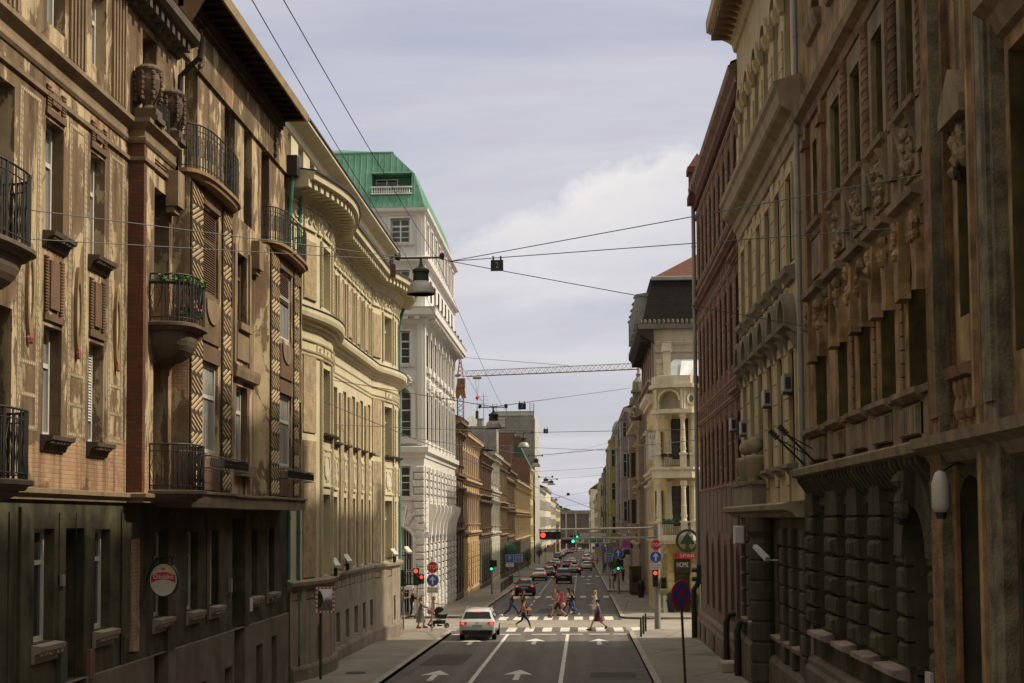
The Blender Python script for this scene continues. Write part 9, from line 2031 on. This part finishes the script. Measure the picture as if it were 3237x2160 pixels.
for dx in (-.45, .35):
 for dy in (-.22, .22):
  c = Vector((bx+dx, by+dy, bz+.13)); mb = MB(); mb.tube([c+Vector((.11*math.cos(2*PI*k/14), 0, .11*math.sin(2*PI*k/14))) for k in range(14)], .025, 6, closed=True); mb.tube([c+Vector((0, -.02, 0)), c+Vector((0, .02, 0))], .03, 6)
  for k in range(3): q = PI*k/3; mb.tube([c+Vector((.11*math.cos(q), 0, .11*math.sin(q))), c-Vector((.11*math.cos(q), 0, .11*math.sin(q)))], .008, 4)
  mb.build('wheel', M_BLACK, T)
mb = MB()
for dy in (-.22, .22):
 mb.tube([(bx+.35, by+dy, bz+.13), (bx-.1, by+dy, bz+.55), (bx-.75, by+dy*.9, bz+1.02)], .018, 6); mb.tube([(bx-.45, by+dy, bz+.13), (bx-.05, by+dy, bz+.52), (bx+.2, by+dy, bz+.75)], .018, 6)
mb.tube([(bx-.75, by-.2, bz+1.02), (bx-.75, by+.2, bz+1.02)], .022, 6); mb.build('frame', M_BLACK, T)
mb = MB(); mb.prism(front(by), [(bx-.25, bz+.55), (bx+.3, bz+.5), (bx+.42, bz+.8), (bx+.2, bz+.72), (bx-.1, bz+.75), (bx-.3, bz+.95)], -.2, .2); mb.build('seat', plain('charcoal_fabric', (.02, .02, .022), .9), T)
mb = MB(); mb.prism(front(by), [(bx-.3, bz+.9)]+[(bx-.05+.3*math.cos(q), bz+.85+.32*math.sin(q)) for q in [PI-.1-(PI-.6)*k/7 for k in range(8)]]+[(bx-.05, bz+.82)], -.21, .21); mb.build('hood', plain('charcoal_fabric', (.02, .02, .022)), T)
mb = MB(); mb.prism(front(by), [(bx-.4, bz+.22), (bx+.25, bz+.22), (bx+.3, bz+.42), (bx-.42, bz+.4)], -.18, .18); mb.build('basket', plain('charcoal_fabric', (.02, .02, .022)), T)
# ------------------------------------------------------------------ cars
M_TYRE = plain('tyre_rubber', (.012, .012, .012), .85, .2); M_RIM = plain('alloy_rim', (.28, .28, .28), .35, .5, .6); M_TAIL = plain('tail_lamp_red', (.35, .012, .012), .2, .6, emit=.25, ecol=(1, .05, .04)); M_BRAKE = plain('brake_lamp_lit', (.6, .02, .02), .3, emit=2.2, ecol=(1, .06, .05)); M_CARGLASS = plain('tinted_car_glass', (.010, .011, .012), .12, .3); M_TRIM = plain('dark_bumper_trim', (.016, .016, .016), .7, .3); M_PLATE = plain('number_plate_white', (.5, .5, .48), .5); M_INK = plain('plate_ink', (.02, .02, .03), .6)
KINDS = {  # station: y, zlow, zbelt, ztop, wlow, wbelt, wtop
 'estate': [(0, .42, .86, .9, .76, .80, .78), (.07, .32, .93, .97, .84, .88, .85), (.16, .28, .96, 1.04, .87, .9, .83), (.42, .25, .96, 1.43, .88, .9, .69), (.7, .25, .96, 1.5, .88, .9, .68), (2.3, .25, .94, 1.52, .88, .9, .68), (3.0, .25, .92, 1.38, .88, .9, .6), (3.55, .25, .9, .96, .88, .89, .8), (4.3, .28, .76, .8, .84, .84, .72), (4.56, .34, .58, .6, .7, .7, .62)],
 'hatch': [(0, .42, .88, .92, .72, .77, .74), (.06, .32, .94, .98, .8, .85, .82), (.13, .28, .97, 1.06, .83, .87, .8), (.42, .26, .97, 1.44, .84, .87, .62), (.7, .26, .96, 1.5, .84, .87, .6), (1.9, .26, .95, 1.5, .84, .87, .61), (2.6, .26, .92, 1.36, .84, .87, .58), (3.2, .26, .9, .96, .84, .86, .76), (3.8, .28, .74, .78, .8, .8, .66), (4.02, .34, .56, .58, .66, .66, .58)],
 'saloon': [(0, .42, .86, .9, .74, .78, .76), (.07, .32, .94, .99, .84, .87, .82), (.5, .27, .97, 1.02, .87, .89, .76), (.7, .25, .97, 1.06, .88, .9, .76), (1.25, .25, .96, 1.38, .88, .9, .62), (1.6, .25, .95, 1.44, .88, .9, .6), (2.4, .25, .94, 1.44, .88, .9, .61), (3.0, .25, .92, 1.32, .88, .9, .58), (3.55, .25, .9, .95, .88, .89, .78), (4.3, .28, .76, .8, .84, .84, .7), (4.56, .34, .58, .6, .7, .7, .6)],
 'tall': [(0, .45, .98, 1.02, .76, .82, .8), (.06, .34, 1.05, 1.1, .84, .9, .87), (.12, .3, 1.08, 1.18, .87, .92, .86), (.32, .28, 1.08, 1.64, .88, .92, .7), (.6, .28, 1.07, 1.72, .88, .92, .68), (2.3, .28, 1.05, 1.72, .88, .92, .69), (3.1, .28, 1.02, 1.52, .88, .92, .65), (3.6, .28, 1.0, 1.08, .88, .91, .82), (4.2, .3, .86, .9, .84, .86, .74), (4.42, .36, .66, .68, .7, .72, .62)]}
def paintcol(name, c, metal=.0): return plain(name, c, .28, .55, metal, coat=.6)
CARN = [0]
def car(kind, x, y, m, lab, brake=False, plate=None, grp=None, detail=True):
 T = thing('car', lab, 'car', (x, y, gz(y)), grp); S = KINDS[kind]; mb = MB(); K = []
 def sec(q):
  y_, zl, zb, zt, wl, wb, wt = q
  h = [(wl*.86, zl), (wl, zl+.1), (wb, zl+.55*(zb-zl)), (wb*.985, zb), (wt+(wb-wt)*.12, zb+(zt-zb)*.72), (wt*.93, zt-.015), (wt*.55, zt+.012)]
  return [(a, y_, b) for a, b in h]+[(-a, y_, b) for a, b in reversed(h)]
 vs = [p for q in S for p in sec(q)]; n = 14; N = len(S)
 mb.add(vs, [(i*n+k, i*n+(k+1) % n, (i+1)*n+(k+1) % n, (i+1)*n+k) for i in range(N-1) for k in range(n)]+[tuple(range(n-1, -1, -1)), tuple((N-1)*n+k for k in range(n))])
 def put(mb_, nm, m_, smooth=False, par=None):
  if smooth: mb_.weld()
  o = bpy.data.objects.new(nm, mb_.mesh(nm, m_, smooth)); COL.objects.link(o); o.parent = par or T; return o
 body = put(mb, 'body', m, True)
 ri = 3 if kind != 'saloon' else 4; a, b = S[ri-1], S[ri]
 def lerp(t_, i): return a[i]+(b[i]-a[i])*t_
 def rw(t_, k, off=.012): return (lerp(t_, 6)*k, lerp(t_, 0)-off, lerp(t_, 3)+off*.6)
 mb = MB(); e = .86
 mb.face([(-rw(.1, e)[0], *rw(.1, e)[1:]), rw(.1, e), rw(.93, e), (-rw(.93, e)[0], *rw(.93, e)[1:])]); put(mb, 'rear_window', M_CARGLASS)
 for sg in (-1, 1):
  mb = MB(); pts = []
  i0, i1 = (ri, N-4 if kind != 'saloon' else N-4)
  lo = []; hi = []
  for q in S[i0:i1+1]:
   y_, zl, zb, zt, wl, wb, wt = q; w1 = wb*.985; w2 = wt+(wb-wt)*.12; lo.append((sg*(w1+.006), y_, zb+.03)); hi.append((sg*(w2+(w1-w2)*.0+.012), y_, zb+(zt-zb)*.72))
  q = S[i1+1]; lo.append((sg*(q[5]*.97+.006), q[0]-.25, q[2]+.03))
  mb.face(lo+hi[::-1]); put(mb, 'side_window', M_CARGLASS)
  for k in range(1, len(hi)-1): pass
  z = S[1][2]; mb = MB(); x0, x1 = sg*S[1][5]*.98, sg*S[1][5]*.58; mb.add([(x0, .05, z-.16), (x1, -.005, z-.13), (x1, -.005, z+.0), (x0, .06, z+.02), (x0*1.012, .3, z+.0), (x0*1.012, .3, z-.12)], [(0, 1, 2, 3), (0, 3, 4, 5)]); mb.add([(x0, .03, z-.16), (x1, -.02, z-.13), (x1, -.02, z), (x0, .03, z+.02)], [(0, 1, 2, 3)]); put(mb, 'tail_light', M_TAIL)
  if brake: mb = MB(); F = Fr((0, -.025, 0), (1, 0, 0), (0, -1, 0)); mb.disc(F, sg*S[1][5]*.82, z-.06, 0, .012, .075, 10, .05); put(mb, 'brake_light', M_BRAKE)
  for wy in (.78, S[-1][0]-.85):
   c = (sg*(S[4][5]-.09), wy, .31); W = Fr(c, (0, 1, 0), (sg, 0, 0)); mb = MB(); mb.ring(W, 0, 0, -.11, .1, .19, .315, 20); wl_ = put(mb, 'wheel', M_TYRE); mb = MB(); mb.disc(W, 0, 0, -.02, .07, .2, 14)
   for k in range(5): q = 2*PI*k/5; mb.prism(W, [(.02*math.cos(q+1.57), .02*math.sin(q+1.57)), (.19*math.cos(q-.12), .19*math.sin(q-.12)), (.19*math.cos(q+.12), .19*math.sin(q+.12))], .07, .09)
   put(mb, 'rim', M_RIM, par=wl_)
  if detail:
   q = S[i1]; mb = MB(); mb.blob((sg*(q[5]+.13), q[0]+.35, q[2]+.1), (.1, .07, .075), .0, 8, 6); mb.tube([(sg*q[5]*.96, q[0]+.37, q[2]+.03), (sg*(q[5]+.1), q[0]+.36, q[2]+.07)], .025, 5); put(mb, 'side_mirror', m if sg*1 else M_BLACK)
 F = Fr((0, 0, 0), (1, 0, 0), (0, -1, 0)); w = S[0][4]
 mb = MB(); mb.prism(F, [(-w*1.02, S[0][1]+.1), (w*1.02, S[0][1]+.1), (w*.95, S[1][1]-.04), (-w*.95, S[1][1]-.04)], -.3, .015); put(mb, 'bumper', M_TRIM)
 pz = S[0][2]-.13 if kind in ('estate', 'saloon', 'hatch') else S[0][2]-.2
 mb = MB(); mb.box(F, -.26, .26, pz-.06, pz+.06, .0, .022); p_ = put(mb, 'number_plate', M_PLATE)
 if plate: me = text_mesh(plate, .115, .002); me.materials.clear(); me.materials.append(M_INK); me.transform(Matrix.Diagonal((.82, 1, 1, 1))); me.transform(Matrix.Rotation(PI/2, 4, 'X')); o = bpy.data.objects.new('lettering', me); COL.objects.link(o); o.parent = p_; o.location = (0, -.024, pz)
 yb = S[ri][0]; zt = S[ri][3]; mb = MB(); mb.box(F, -.2, .2, zt-.035, zt+.0, -yb-.02, -yb+.035); put(mb, 'third_brake_light', M_BRAKE if brake else M_TAIL)
 if kind == 'estate':
  for sg in (-1, 1): mb = MB(); mb.tube([(sg*.62, .7, 1.48), (sg*.62, .8, 1.55), (sg*.62, 2.5, 1.57), (sg*.62, 2.6, 1.5)], .016, 5); put(mb, 'roof_rail', M_ZINC)
  mb = MB(); mb.ring(F, 0, .87, 0, .012, .045, .06, 16); mb.tube([(-.03, -.012, .9), (-.015, -.012, .84), (0, -.012, .875), (.015, -.012, .84), (.03, -.012, .9)], .006, 4); put(mb, 'badge', M_RIM)
  mb = MB(); mb.box(F, -.55, .55, .985, 1.0, -.16, -.09); put(mb, 'window_trim', M_TRIM)
 return T
WHT = paintcol('white_car_paint', (.50, .49, .47)); SIL = paintcol('silver_car_paint', (.40, .39, .375), .3); BLK = paintcol('black_car_paint', (.011, .011, .013)); GRY = paintcol('graphite_car_paint', (.05, .05, .055), .2); RED = paintcol('dark_red_car_paint', (.14, .016, .018))
car('estate', -5.27, 71.2, WHT, 'white estate car waiting at the stop line in the left lane', True, 'ZG 1117 LS')
TRF = 'cars driving away down the street'
for a in (('hatch', -5.15, 127.2, BLK, 'black hatchback nearest beyond the crossing, behind the walkers on the left', True), ('saloon', -5.25, 174, SIL, 'silver saloon in the left lane with lit lamps', True), ('hatch', -4.35, 186, GRY, 'graphite hatchback half hidden right of the silver saloon', True), ('tall', -2.1, 161.8, BLK, 'tall black car in the middle lane with unlit lamps', False), ('saloon', -1.1, 199.8, BLK, 'black saloon with lit round lamps in the middle lane', True), ('hatch', -5.05, 233.5, BLK, 'black hatchback in the left lane behind the silver saloon', True), ('hatch', -4.9, 262.5, WHT, 'white hatchback mostly hidden behind the left black hatchback', True), ('hatch', -2.5, 243, BLK, 'black hatchback with red lamps at the centre of the traffic', True), ('saloon', -2.0, 276, WHT, 'white saloon behind the central black hatchback', True), ('hatch', .72, 228, WHT, 'white hatchback in the right lane', False), ('hatch', 1.4, 261, RED, 'dark red car behind the right-lane white hatchback', True), ('tall', .9, 312, SIL, 'tall silver car ahead of the dark red one in the right lane', True), ('tall', -6.0, 352, GRY, 'tall grey car at the left kerb near the hoarding', False), ('saloon', -4.0, 498, BLK, 'small dark car alone far down the left lane', True), ('hatch', -4.2, 640, RED, 'tiny red car far down the street', True), ('saloon', -1.2, 660, SIL, 'tiny pale car at the very end of the street', False)):
 car(*a[:5], brake=a[5], grp=TRF, plate='ZG 417 BA' if a[2] < 180 else None)
for i in range(11): car(('hatch', 'saloon', 'estate', 'tall')[i % 4], -6.1, 405+i*16+(i % 3), (SIL, WHT, GRY, SIL, BLK)[i % 5], 'one of the line of parked cars far down along the left kerb', grp='parked cars far along the left kerb', detail=False)
for i in range(12): car(('saloon', 'hatch', 'tall', 'estate')[i % 4], 1.5, 338+i*17+(i % 2)*2, (WHT, SIL, GRY, WHT, BLK, SIL)[i % 6], 'one of the line of parked cars far down along the right kerb', grp='parked cars far along the right kerb', detail=False)
